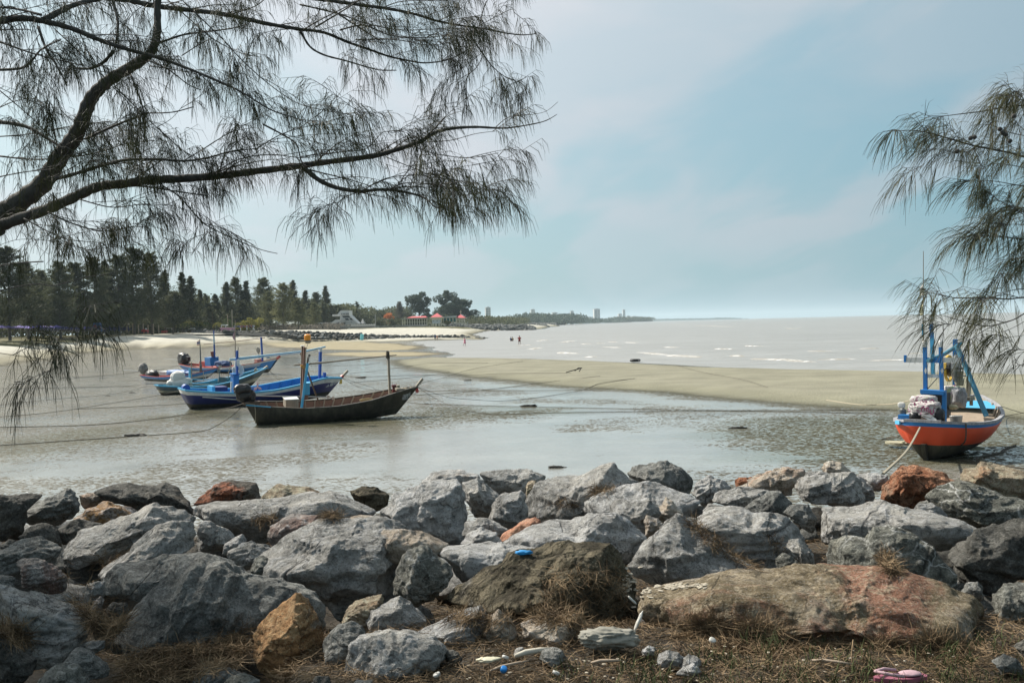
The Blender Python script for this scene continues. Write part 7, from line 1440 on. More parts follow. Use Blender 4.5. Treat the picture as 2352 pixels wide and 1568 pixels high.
for i, (a, b_, d, l) in enumerate(TW):
    x0, x1 = min(a[0], b_[0]), max(a[0], b_[0]); yb = a[1]+2; yt = b_[1]
    h = House('tower_block', l, 'building', (x0+x1)/2, yb, d, group='towers on the far shore'); w = (x1-x0)*h.k; H = (yb-yt)*h.k
    dep = w*.7; m_ = PBL if 'blue' in l else WALLW
    mb = MB(); mb.box((0, dep/2, H/2), (w*.86, dep, H), rz=.0); mb.build('wall', m_, h.root)
    mb = MB(); mb.box((w*.22, -.6, H/2-1), (w*.42, 1.2, H-2)); mb.build('projecting_bay', m_, h.root)
    nf = min(18, max(3, int(H/4.5)))
    mb = MB(); mb.box((0, 0, 0), (w*.36, .5, H/nf*.45)); o = mb.build('window_row', DARKW, h.root); o.location = (-w*.2, -.2, H/nf*.5)
    for k in range(1, nf): o2 = link('window_row', o.data, h.root); o2.location = (-w*.2, -.2, H/nf*(k+.5))
    for k in range(nf): o2 = link('window_row', o.data, h.root); o2.location = (w*.22, -1.35, H/nf*(k+.5)); o2.scale = (.9, 1, .8)
    mb = MB(); mb.box((0, dep/2, H+1.2), (w*.4, dep*.5, 2.6)); mb.box((0, dep/2, H+.25), (w*.92, dep*1.04, .6)); mb.build('roof_house', m_, h.root)
    h.root.rotation_euler = (0, 0, .15)
# pier and white marker
h = House('pier', 'long dark pier at the end of the spit', 'pier', 1480, 738.5, 3400); h.box('deck', 1430, 736.6, 1497, 738.2, BWM[1], 8)
for k in range(12): x = 1432+k*5.8; h.bar('pile', (x, 738), (x, 739.6), .8, BWM[1])
h = House('pier_beacon', 'tiny white beacon standing on the end of the pier', 'beacon', 1499.5, 737, 3395); h.poly('base', [(1497, 737.6), (1502, 737.6), (1501, 734.5), (1498, 734.5)], WALLW, 6); h.box('mast', 1499, 731, 1500, 734.5, WALLW, 1.4)
# far shore and a hill
def ridge(name, label, x0, x1, yb, tops, dist, dep, mat, seed, n=140):
    mb = MB(); v = []
    for i in range(n+1):
        x = lerp(x0, x1, i/n); yt = float(np.interp(x, [t[0] for t in tops], [t[1] for t in tops])); yt += float(vn(np.array([[i*.45, seed, 0]]))[0])*.5+float(vn(np.array([[i*1.7, seed, 3]]))[0])*.25
        yb_ = hor(x)+1.0; p = D(x, yb_, dist); q = D(x, min(yt, yb_-.15), dist+dep*.4); r = D(x, yb_, dist); v += [p, q, Vector((r.x, dist+dep, -2))]
    mb.add(v, [(3*i, 3*i+3, 3*i+4, 3*i+1) for i in range(n)]+[(3*i+1, 3*i+4, 3*i+5, 3*i+2) for i in range(n)]); return tag(mb.build(name, mat), kind='structure')
HILL = leafmat('far_shore', (.05, .07, .05), (.09, .11, .08))
ridge('far_shore', '', 1440, 1720, 0, [(1440, 733), (1500, 732.5), (1560, 731.0), (1620, 731), (1650, 729.4), (1680, 729.2), (1700, 730.6), (1720, 731.5)], 7200, 500, HILL, 3)
ridge('hill', '', 1050, 1190, 0, [(1050, 728), (1070, 719), (1084, 712), (1092, 716), (1105, 724), (1130, 733), (1190, 742)], 8600, 900, HILL, 4)

# ------------------------------------------------------------------ things on the left beach
def at(c, x, y, z): return G(*K(c, x, y), z)
PUR = paint('purple_canvas', (.16, .12, .40), .8, .3, (.25, .2, .45), 1); DNV = paint('navy_canvas', (.02, .022, .08), .8, .3, None, 1)
def parasol(x, y, dist, m, label, closed=False):
    p = D(x, y, dist); r = empty('beach_parasol', (p.x, p.y, 3.4), 0, label, 'parasol', 'parasols along the left beach'); h = p.z-3.4
    mb = MB(); mb.tube([(0, 0, 0), (0, 0, h)], .05, 5); mb.build('pole', WOODG, r); mb = MB()
    if closed: mb.tube([(0, 0, h*.35), (0, 0, h*.6), (0, 0, h+.1)], [.16, .20, .02], 7)
    else:
        n = 8; mb.add([(math.cos(k*2*PI/n)*1.55, math.sin(k*2*PI/n)*1.55, h-.55) for k in range(n)]+[(0, 0, h)], [(k, (k+1) % n, n) for k in range(n)])
    mb.build('canopy', m, r)
def ord_(n): return ('first', 'second', 'third', 'fourth', 'fifth', 'sixth', 'seventh', 'eighth', 'ninth', 'tenth', 'eleventh')[n]
for k in range(11): parasol(4+k*14, 746.5+(k % 3)*.8, 196+k*3, PUR, 'open purple parasol, %s from the left edge of the photo' % ord_(k))
for k in range(5): parasol(200+k*9-6, 750, 232, PUR if k < 1 else DNV, 'open parasol beside the painted wall, %s from the left' % ord_(k)) if k < 3 else None
for k in range(9): parasol(240+k*11, 747.5, 240+k*3, DNV, 'closed dark blue parasol right of the painted wall, %s in its row' % ord_(k), True)
def lounger(x, y, dist, label):
    p = D(x, y, dist); r = empty('beach_chair', p, rng.uniform(-.4, .4), label, 'beach chair', 'folding beach chairs in rows'); mb = MB(); mb.box((0, .2, .35), (.6, .9, .06)); mb.build('seat', DNV, r)
    mb = MB(); mb.box((0, .75, .7), (.6, .08, .8), rx=-.4); mb.build('backrest', DNV, r)
    for sx in (-.28, .28): mb = MB(); mb.bar((sx, -.2, 0), (sx, .6, .7), .05); mb.build('leg', WOODG, r)
for k in range(22): lounger(88+k*5.0, 763.5-(k*.02), 190+k*1.5, 'folded dark blue beach chair in the long row left of the painted wall')
for k in range(18): lounger(208+k*5.2, 761.6, 232+k*1.8, 'dark blue beach chair in the row right of the painted wall')
# painted wall
h = House('painted_wall', 'blue and purple painted wall with dark arched shapes', 'wall', *l1(1820, 690), 236)
h.poly('wall', [l1(1735, 685), l1(1740, 600), l1(1765, 520), l1(1905, 520), l1(1915, 600), l1(1925, 685)], paint('mural_blue', (.05, .17, .36), .8, .9, (.16, .10, .28), .6), .3)
h.poly('pink_figure', [l1(1750, 685), l1(1765, 570), l1(1800, 550), l1(1825, 600), l1(1810, 680)], paint('mural_pink', (.36, .08, .16), .8, .6, (.35, .16, .08), 1.5), .05, -.06)
for x in (1840, 1895): h.poly('dark_figure', [l1(x-14, 650), l1(x-12, 575), l1(x, 555), l1(x+12, 575), l1(x+14, 650)], paint('mural_dark', (.03, .02, .10), .8), .05, -.07)
h.box('step', *l1(1760, 655), *l1(1900, 685), paint('mural_sand', (.30, .25, .17), .8), .3, -.5)
# red cart / vehicle with canvas, red crate
h = House('beach_cart', 'bright red beach buggy under the casuarinas', 'cart', *l2(360, 712), 250); h.poly('body', [l2(305, 708), l2(310, 655), l2(350, 640), l2(412, 655), l2(414, 708)], RED, 1.4)
for x in (325, 395): mb = MB(); p = l2(x, 706); q = Vector(((p[0]-h.x)*h.k, -.05, (h.y-p[1])*h.k)); mb.tube([q, q+Vector((0, .2, 0))], .28, 10); mb.build('wheel', BLACK, h.root)
h.poly('white_load', [l2(368, 650), l2(382, 622), l2(396, 650)], WHITE, .5, .3)
h = House('beach_crate', 'small red crate standing alone on the sand', 'crate', *l2(732, 712), 250); a = l2(685, 668); b_ = l2(778, 711); h.box('side_board', a[0], a[1]+.8, b_[0], a[1]+2.6, RED, .1, -.05); h.box('side_board', a[0], a[1]+3.2, b_[0], b_[1]-.5, RED, .1, -.05); h.box('box', a[0]+.3, a[1]+1, b_[0]-.3, b_[1], paint('dark_red_wood', (.22, .03, .02), .8), 1.0); h.box('rim', a[0]-.3, a[1], b_[0]+.3, a[1]+.7, RED, 1.2, -.1)
# fence of poles
for k, x in enumerate((40, 150, 257, 348, 440, 540, 638)):
    h = House('fence_pole', 'thin pale pole, %s of the row behind the red buggy' % ord_(k), 'pole', *l2(x, 700), 256+k, group='row of thin poles on the beach'); h.bar('pole', l2(x, 712), l2(x, 535 if k % 2 else 560), 1.8, WOODP)
h = House('notice_board', 'olive notice board in a pale frame beside the white car', 'sign', *l2(828, 650), 280); a = l2(755, 548); b_ = l2(903, 622); h.box('panel', a[0], a[1], b_[0], b_[1], paint('olive_board', (.16, .16, .09), .7, .6, (.3, .29, .2), 1), .15)
for (p, q) in (((752, 548), (906, 548)), ((752, 622), (906, 622)), ((754, 548), (754, 622)), ((904, 548), (904, 622))): h.bar('frame_bar', l2(*p), l2(*q), 1.2, WALLW)
for x in (775, 885): h.bar('post', l2(x, 622), l2(x, 655), 1.2, WALLW)
h = House('parked_car', 'white car parked left of the notice board', 'car', *l2(715, 640), 292)
h.poly('body', [l2(672, 632), l2(672, 600), l2(690, 596), l2(760, 604), l2(772, 620), l2(772, 632)], WHITE, 1.7); h.poly('cabin', [l2(672, 600), l2(678, 572), l2(722, 570), l2(752, 604)], WHITE, 1.5, .1); h.poly('side_window', [l2(680, 598), l2(684, 578), l2(718, 576), l2(740, 600)], DARKW, .05, .02)
for x in (690, 752): mb = MB(); p = l2(x, 630); q = Vector(((p[0]-h.x)*h.k, -.05, (h.y-p[1])*h.k)); mb.tube([q, q+Vector((0, .25, 0))], .33, 10); mb.build('wheel', BLACK, h.root)
# pink boat on the bank
b = None
h = House('dinghy', 'pink wooden boat lying on the bank', 'boat', *l2(1900, 670), 262); p0 = l2(1780, 612); h.poly('hull', [l2(1782, 612), l2(2030, 622), l2(2025, 666), l2(1810, 668)], paint('pink_paint', (.42, .20, .30), .7, .5, (.3, .18, .22), .7), 1.8)
h.poly('rail', [l2(1778, 606), l2(2034, 616), l2(2034, 623), l2(1778, 613)], paint('pale_pink', (.55, .38, .42), .7), 2.0, -.1); h.poly('bottom', [l2(1800, 664), l2(2020, 664), l2(1990, 672), l2(1830, 672)], BLACK, 1.5, .1)
h = House('stall', 'white canopy with goods behind the pink boat', 'stall', *l2(1850, 605), 285); h.box('canopy', *l2(1808, 552), *l2(1905, 575), WHITE, 2); 
for x in (1815, 1900): h.bar('post', l2(x, 575), l2(x, 612), 1, WALLW)
for (x, y0, m) in ((2022, 270, WOODG), (1937, 380, WOODP)):
    h = House('flag_mast', 'tall thin mast standing behind the pink boat' if y0 < 300 else 'shorter thin mast left of the tall one', 'pole', *l2(x, 620), 300); h.bar('pole', l2(x, 640), l2(x, y0), 1.6, m)
# white arches, benches
for k, x in enumerate((1520, 1590)):
    h = House('white_arch', 'curved white gateway behind the palms, %s one' % ('left' if k == 0 else 'right'), 'arch', *l2(x, 620), 320); h.bar('leg', l2(x-15, 620), l2(x-5, 570), 2, WALLW); h.bar('arch_top', l2(x-8, 570), l2(x+12, 560), 2, WALLW); h.bar('leg', l2(x+10, 560), l2(x+20, 620), 2, WALLW)
h = House('beach_bench', 'white bench and table under the palms', 'bench', *l2(1250, 640), 285); h.box('seat', *l2(1185, 630), *l2(1320, 637), WALLW, .6); h.box('table_top', *l2(1215, 616), *l2(1285, 622), WALLW, .8, .8); 
for x in (1200, 1300): h.bar('leg', l2(x, 636), l2(x, 645), 1.2, WALLW)
# banner with coloured letters on white posts
h = House('banner', 'long banner of red, blue and black letters on three white posts', 'banner', *K('e1', 110, 110), 262)
a = K('e1', 0, 42); b_ = K('e1', 228, 70); h.box('panel', a[0]-14, a[1], b_[0], b_[1], paint('banner_white', (.55, .50, .50), .8), .1)
rr = random.Random(5)
for k in range(13):
    x = a[0]-13+k*3.55; c_ = (RED, NAVY, BLACK, RED, BLUE)[rr.randrange(5)]; z0 = a[1]+.6; z1 = b_[1]-.6
    h.bar('letter', (x, z0), (x, z1), .9, c_, -.12); h.bar('letter', (x, z0 if k % 2 else z1), (x+2.2, z0 if k % 2 else z1), .9, c_, -.12); h.bar('letter', (x+2.2, z1), (x+2.2, z0+1.2), .8, c_, -.12)
for x in (10, 108, 207): h.bar('post', K('e1', x, 45), K('e1', x, 112), 1.8, WHITE, -.05)
# blue drum leaning on the breakwater
p = D(*l3(2108, 930), 256.5); mb = MB(); mb.tube([(-.12, 0, -.75), (-.05, 0, -.1), (.0, 0, .3), (.1, 0, .75)], [.40, .43, .43, .40], 14); o = mb.build('plastic_drum', paint('turquoise_plastic', (.20, .62, .68), .5, .3, None, 1), loc=p); tag(o, 'turquoise plastic drum standing against the breakwater', 'drum')

# ------------------------------------------------------------------ people
SKIN = paint('skin', (.22, .13, .09), .6, .1, None, 5); HAIR = paint('black_hair', (.012, .010, .010), .6, .1)
def person(pos, H, label, shirt, pants, pose='stand', rz=0.0, long_hair=False, dress=None):
    r = empty('person', pos, rz, label, 'person', 'people in the shallow water'); k = H/1.7
    J = {'pelvis': (0, 0, .90), 'chest': (0, 0, 1.22), 'neck': (0, 0, 1.42), 'head': (0, .01, 1.56), 'top': (0, .01, 1.66)}
    if pose == 'sit':
        for n_ in J: x, y, z = J[n_]; J[n_] = (x, y-.05, z-.82)
    pz = J['pelvis'][2]
    if pose == 'hips': arms = [[(.17, 0, 1.38), (.34, .06, 1.16), (.16, -.02, 1.00), (.10, -.04, .99)], [(-.17, 0, 1.38), (-.34, .06, 1.16), (-.16, -.02, 1.00), (-.10, -.04, .99)]]
    elif pose == 'sit': arms = [[(.17, 0, .54), (.26, -.1, .30), (.2, -.28, .18), (.2, -.34, .17)], [(-.17, 0, .54), (-.26, -.1, .30), (-.2, -.28, .18), (-.2, -.34, .17)]]
    else: arms = [[(.17, 0, 1.38), (.24, .02, 1.10), (.24, -.10, .88), (.24, -.14, .80)], [(-.17, 0, 1.38), (-.25, .0, 1.10), (-.22, -.05, .86), (-.22, -.06, .78)]]
    if pose == 'sit': legs = [[(.09, 0, .06), (.14, -.40, .20), (.16, -.62, -.12), (.16, -.75, -.14)], [(-.09, 0, .06), (-.14, -.40, .20), (-.16, -.62, -.12), (-.16, -.75, -.14)]]
    elif pose == 'walk': legs = [[(.09, 0, .88), (.10, -.14, .48), (.11, .02, .07), (.11, -.12, .02)], [(-.09, 0, .88), (-.10, .10, .48), (-.11, .34, .12), (-.11, .26, .04)]]
    else: legs = [[(.09, 0, .88), (.13, -.02, .48), (.15, .02, .07), (.16, -.12, .02)], [(-.09, 0, .88), (-.13, -.01, .48), (-.15, .02, .07), (-.16, -.12, .02)]]
    verts = [J['pelvis'], J['chest'], J['neck'], J['head'], J['top']]; rad = [(.15, .11), (.155, .11), (.055, .055), (.088, .10), (.06, .07)]; edges = [(0, 1), (1, 2), (2, 3), (3, 4)]
    for A in arms:
        b0 = len(verts); verts += A; rad += [(.055, .055), (.042, .042), (.032, .032), (.03, .02)]; edges += [(1, b0), (b0, b0+1), (b0+1, b0+2), (b0+2, b0+3)]
    for A in legs:
        b0 = len(verts); verts += A; rad += [(.085, .085), (.058, .058), (.038, .038), (.04, .03)]; edges += [(0, b0), (b0, b0+1), (b0+1, b0+2), (b0+2, b0+3)]
    me = bpy.data.meshes.new('body'); me.from_pydata([tuple(c*k for c in v_) for v_ in verts], edges, [])
    import bmesh
    bm = bmesh.new(); bm.from_mesh(me); ly = bm.verts.layers.skin.verify(); bm.verts.ensure_lookup_table()
    for i, q in enumerate(rad): bm.verts[i][ly].radius = (q[0]*k, q[1]*k)
    bm.verts[0][ly].use_root = True; bm.to_mesh(me); bm.free()
    o = link('body', me, r); o.modifiers.new('skin', 'SKIN'); m_ = o.modifiers.new('sub', 'SUBSURF'); m_.levels = 1; m_.render_levels = 1; me.materials.append(SKIN)
    dg = bpy.context.evaluated_depsgraph_get(); me2 = bpy.data.meshes.new_from_object(o.evaluated_get(dg)); o.modifiers.clear(); me2.materials.clear(); me2.materials.append(SKIN); o.data = me2; me2.name = 'body'
    Z = lambda z: z*k; p0 = J['pelvis']; c0 = J['chest']; y0 = p0[1]*k
    mb = MB(); mb.tube([(0, y0, Z(pz-.02)), (0, y0, Z(pz+.18)), (0, y0, Z(pz+.34)), (0, y0, Z(pz+.50)), (0, y0, Z(pz+.53))], [.185*k, .175*k, .20*k, .16*k, .08*k], 12)
    for A in arms: mb.tube([tuple(c*k for c in A[0]), tuple((A[0][i]*.35+A[1][i]*.65)*k for i in range(3))], [.085*k, .07*k], 8)
    mb.build('shirt', shirt, r, True)
    mb = MB()
    if dress: mb.tube([(0, y0, Z(pz+.1)), (0, y0, Z(pz-.15)), (0, y0, Z(pz-.38))], [.18*k, .23*k, .28*k], 12)
    else:
        mb.tube([(0, y0, Z(pz+.06)), (0, y0, Z(pz-.10))], [.18*k, .185*k], 12)
        for A in legs: mb.tube([tuple(c*k for c in A[0]), tuple((A[0][i]*.25+A[1][i]*.75)*k for i in range(3))], [.115*k, .10*k], 8)
    mb.build('skirt' if dress else 'shorts', pants, r, True)
    hd = J['head']; hm = crumple((0, (hd[1]+.02)*k, (hd[2]+.055)*k), (.215*k, .235*k, .20*k), 3, 3, .03, 0, 1.0); hm.build('hair', HAIR, r, True)
    return r
PNK = paint('pink_dress', (.70, .25, .33), .8); ORG = paint('orange_shirt', (.6, .25, .15), .8)
person(G(*K('l5', 838, 925), 0.0)+Vector((0, 0, -.08)), 1.62, 'person in a red shirt and dark red shorts standing hands on hips in the water', RED, paint('maroon_shorts', (.12, .01, .02), .8), 'hips', 0.1)
person(G(*K('c4', 1736, 512), 0.0), 1.45, 'person in a pink dress walking in the wet shallows near the breakwater end', PNK, PNK, 'walk', 1.3, dress=True)
person(D(*K('c4', 1521, 473), 250), 1.55, 'person in dark clothes standing against the breakwater', BTARP, DNV, 'stand', .4)
person(D(*K('c4', 1536, 474), 249), 1.35, 'person in an orange-pink shirt beside the one in dark clothes', ORG, ORG, 'walk', -1.2)
person(G(*K('l5', 675, 862), 0.0)+Vector((0, 0, .02)), 1.6, 'person with wet dark hair sitting in the sea, left of two', BTARP, DNV, 'sit', .5)
person(G(*K('l5', 708, 860), 0.0)+Vector((0, 0, .02)), 1.6, 'person in a yellowish top sitting in the sea, right of two', paint('mustard_shirt', (.35, .24, .07), .8), DNV, 'sit', -.3)

# ------------------------------------------------------------------ moist sea air
hm = bpy.data.materials.new('moist_air'); hm.use_nodes = True; nt = hm.node_tree; nt.nodes.clear()
ou = nt.nodes.new('ShaderNodeOutputMaterial'); pv = nt.nodes.new('ShaderNodeVolumePrincipled'); nt.links.new(pv.outputs[0], ou.inputs['Volume'])
pv.inputs['Color'].default_value = (.56, .69, .77, 1); pv.inputs['Density'].default_value = 0.95e-4; pv.inputs['Anisotropy'].default_value = 0.2
mb = MB(); mb.box((0, 10100, 74), (46000, 30000, 152)); hb_ = mb.build('haze', hm); tag(hb_, 'pale sea haze lying over the bay and the far shore', 'haze', kind='stuff')
# ------------------------------------------------------------------ the two casuarinas the picture is taken from under
def barkmat():
    s = NT('casuarina_bark'); v = s.coord(); n = s.noise(s.mapv(v, (1, 1, .4)), 22, 6, .7); n2 = s.noise(v, 5, 4)
    c = s.ramp(n, [(0.3, (.030, .026, .022)), (0.7, (.10, .092, .080))]); c = s.mix(s.ramp(n2, [(.5, 0), (.7, .5)]), c, (.13, .12, .105, 1)); return s.done(c, .9, s.bump(n, .8, .01))
FBARK = barkmat()
def needlemat(name, c1, c2):
    s = NT(name); n = s.noise(s.coord(), 1.6, 3); c = s.ramp(n, [(.35, c1), (.65, c2)]); m = s.done(c, .6, spec=.25)
    tr = s.n('ShaderNodeBsdfTranslucent'); s.l(c, tr.inputs['Color']); mx = s.n('ShaderNodeMixShader'); mx.inputs[0].default_value = .25
    s.l(s.b.outputs[0], mx.inputs[1]); s.l(tr.outputs[0], mx.inputs[2]); s.l(mx.outputs[0], s.out.inputs['Surface']); return m
NDL = needlemat('casuarina_needles', (.018, .024, .010), (.060, .062, .022)); NDR = needlemat('casuarina_needles_green', (.035, .042, .016), (.095, .092, .038))
class Tree:
    def __init__(s, loc, label, mat, seed):
        s.root = empty('casuarina_tree', loc, 0, label, 'tree', None); s.o = Vector(loc); s.mat = mat; s.r = np.random.default_rng(seed); s.tw = MB(); s.no = []; s.nd = []; s.nl = []
    def limb(s, pts, w0, w1, leafy=1.0, name='limb', sp=.10, subl=(.30, .85), start=0.0, sides=8, end=1.0):
        # pts world; w0, w1 diameters in metres
        P = [Vector(p) for p in pts]; Q = []
        for i in range(len(P)-1):
            p0 = P[max(i-1, 0)]; p1 = P[i]; p2 = P[i+1]; p3 = P[min(i+2, len(P)-1)]
            for k in range(5):
                t = k/5; Q.append(0.5*((2*p1)+(p2-p0)*t+(2*p0-5*p1+4*p2-p3)*t*t+(3*p1-p0-3*p2+p3)*t*t*t))
        Q.append(P[-1]); n = len(Q)
        rad = [max(.0012, (w0+(w1-w0)*(i/(n-1))**.85)/2*(1+.10*math.sin(i*2.3+len(s.no)))) for i in range(n)]
        mb = MB(); mb.tube([q-s.o for q in Q], rad, sides if w0 > .02 else 5); mb.build(name, FBARK, s.root, True)
        if leafy <= 0: return
        seg = [(Q[i+1]-Q[i]).length for i in range(n-1)]; L = sum(seg); cnt = max(1, int(L*(end-start)/sp*leafy*s.dens))
        for k in range(cnt):
            u = start+(end-start)*(k+s.r.uniform(0, 1))/cnt; d = u*L; i = 0
            while i < n-2 and d > seg[i]: d -= seg[i]; i += 1
            p = Q[i].lerp(Q[i+1], min(1, d/max(seg[i], 1e-6))); t = (Q[i+1]-Q[i]).normalized()
            s.sub(p, t, s.r.uniform(*subl)*(1-.62*u), max(.0022, rad[i]*.28))
    def sub(s, p, t, L, r0):
        rr = s.r; r0 = min(r0, .006); v = Vector(rr.normal(size=3)); v -= t*v.dot(t); v.normalize(); v.z = abs(v.z)*.6-.05
        d = (t*.75+v*rr.uniform(.35, .9)).normalized(); n = 6; pts = [p]; q = p.copy(); dz = rr.uniform(-.02, .05)
        for k in range(n):
            d = (d+Vector((rr.normal()*.06, rr.normal()*.06, dz-.045*k*.6))).normalized(); q = q+d*(L/n); pts.append(q.copy())
            for j in range(2):
                if k == 0 and j == 0: continue
                a = pts[-2].lerp(q, j*.5+.25); e = (d*.6+Vector(rr.normal(size=3))*.45); e.z -= .25; e.normalize(); tl = rr.uniform(.04, .16)
                b = a+e*tl; s.tw.tube([a-s.o, b-s.o], [.0016, .0009], 3, False)
                for w in (0.35, .7, 1.0): s.bunch(a.lerp(b, w), e, s.nn)
        s.tw.tube([x-s.o for x in pts], [r0*(1-.75*i/n) for i in range(n+1)], 4, False); s.bunch(q, d, s.nn+2)
    nn = 3; dens = .60
    def bunch(s, p, d, k):
        rr = s.r; D_ = rr.normal(size=(k, 3))*s.spread+np.array(d[:])*.75+np.array(s.sweep); s.nd.append(D_); s.no.append(np.tile(np.array(p[:]), (k, 1))); s.nl.append(rr.uniform(*s.len, k))
    spread = .30; sweep = (0, 0, -.8); len = (.07, .17); wid = .0011; sag = 1.6
    def finish(s):
        s.tw.build('twigs', FBARK, s.root)
        o = np.concatenate(s.no)-np.array(s.o[:]); d = np.concatenate(s.nd); L = np.concatenate(s.nl)[:, None]; d /= np.linalg.norm(d, axis=1, keepdims=True)
        g_ = np.array([[0, 0, -1.0]]); p1 = o+d*L*.5; d2 = d+g_*s.sag; d2 /= np.linalg.norm(d2, axis=1, keepdims=True); p2 = p1+d2*L*.5
        u = np.cross(d, s.r.normal(size=d.shape)); u /= np.maximum(np.linalg.norm(u, axis=1, keepdims=True), 1e-6); w = s.wid
        V = np.stack([o-u*w, o+u*w, p1+u*w, p1-u*w, p2+u*w*.5, p2-u*w*.5], 1).reshape(-1, 3); b = np.arange(len(o))[:, None]*6
        Fc = np.concatenate([b+np.array([[0, 1, 2, 3]]), b+np.array([[3, 2, 4, 5]])])
        m = link('needles', mesh_np('needles', V, Fc, [s.mat], False), s.root); m['kind'] = 'stuff'; return len(o)
def seq(c, pts, d0, d1):      # traced points, running from depth d0 to d1
    n = len(pts); return [D(*K(c, x, y), d0+(d1-d0)*i/(n-1)) for i, (x, y) in enumerate(pts)]
TL = Tree((-5.3, 6.6, 1.5), 'large casuarina whose dark branches hang across the upper left of the view', NDL, 11)
def W6(px, d): return px*.3662*d/F          # crop width to metres
hub = Vector((-5.1, 6.5, 3.9))
TL.limb([(-5.3, 6.6, 1.4), (-5.25, 6.6, 2.6), hub, (-5.4, 6.7, 5.5), (-5.9, 7.0, 7.5), (-6.2, 7.2, 9.5)], .46, .12, 0, 'trunk', sides=14)
TL.limb([hub]+seq('c6', [(-150, 1440), (0, 1350), (130, 1262), (270, 1150), (360, 1010), (440, 900), (500, 800), (560, 640), (620, 560), (720, 480), (860, 400), (945, 330), (985, 220), (988, 60), (1000, -120)], 6.6, 6.3), W6(150, 6.5), W6(34, 6.5), .5, sides=14)
TL.limb([hub+Vector((0, 0, -.15))]+seq('c6', [(-150, 1500), (-50, 1440), (100, 1380), (300, 1310), (480, 1230), (620, 1170), (760, 1155), (950, 1130), (1150, 1120), (1400, 1100), (1600, 1075), (1850, 1045)], 6.4, 5.9)+seq('c7', [(140, 1020), (450, 980), (600, 940), (750, 890), (850, 830), (960, 805), (1100, 797), (1230, 803), (1330, 800), (1520, 765), (1612, 718)], 5.88, 5.6)[0:], W6(84, 6.3), W6(3, 5.7), .70, sides=12, start=.10, end=.80)
TL.limb(seq('c7', [(20, 1050), (120, 1130), (240, 1180), (380, 1200), (480, 1190), (600, 1195), (740, 1225), (800, 1255), (850, 1300), (920, 1305)], 5.9, 5.5), W6(34, 5.9), W6(5, 5.6), 1.5)
TL.limb([hub+Vector((-.1, .1, 1.6))]+seq('c6', [(-150, 150), (0, 130), (150, 115), (300, 140), (450, 180), (620, 250), (800, 310), (950, 350), (1100, 400), (1300, 480), (1500, 570), (1700, 690), (1850, 740), (1950, 780)], 5.6, 5.6), W6(52, 5.6), W6(3, 5.6), .8, start=.15)
TL.limb(seq('c6', [(270, 130), (400, 60), (500, 20), (640, -10), (800, -90)], 5.6, 5.9), W6(42, 5.6), W6(20, 5.7), .9)
TL.limb([hub+Vector((-.1, .2, 2.2))]+seq('c6', [(-100, -160), (400, -90), (640, -20), (800, 0), (950, 35), (1150, 60), (1400, 90), (1650, 145), (1850, 180)], 6.4, 6.6)+seq('c7', [(0, 185), (150, 205), (300, 265), (430, 310), (560, 355), (700, 385), (800, 395), (940, 372), (1060, 310)], 6.6, 6.8), W6(46, 6.4), W6(5, 6.7), .95, start=.12, sides=10)
TL.limb(seq('c7', [(-400, -60), (-100, -30), (150, 0), (400, 35), (550, 55), (720, 90), (850, 130), (1000, 160), (1150, 180), (1300, 210), (1400, 220), (1485, 212)], 7.0, 7.0), W6(30, 7), W6(5, 7), .95, end=.85)
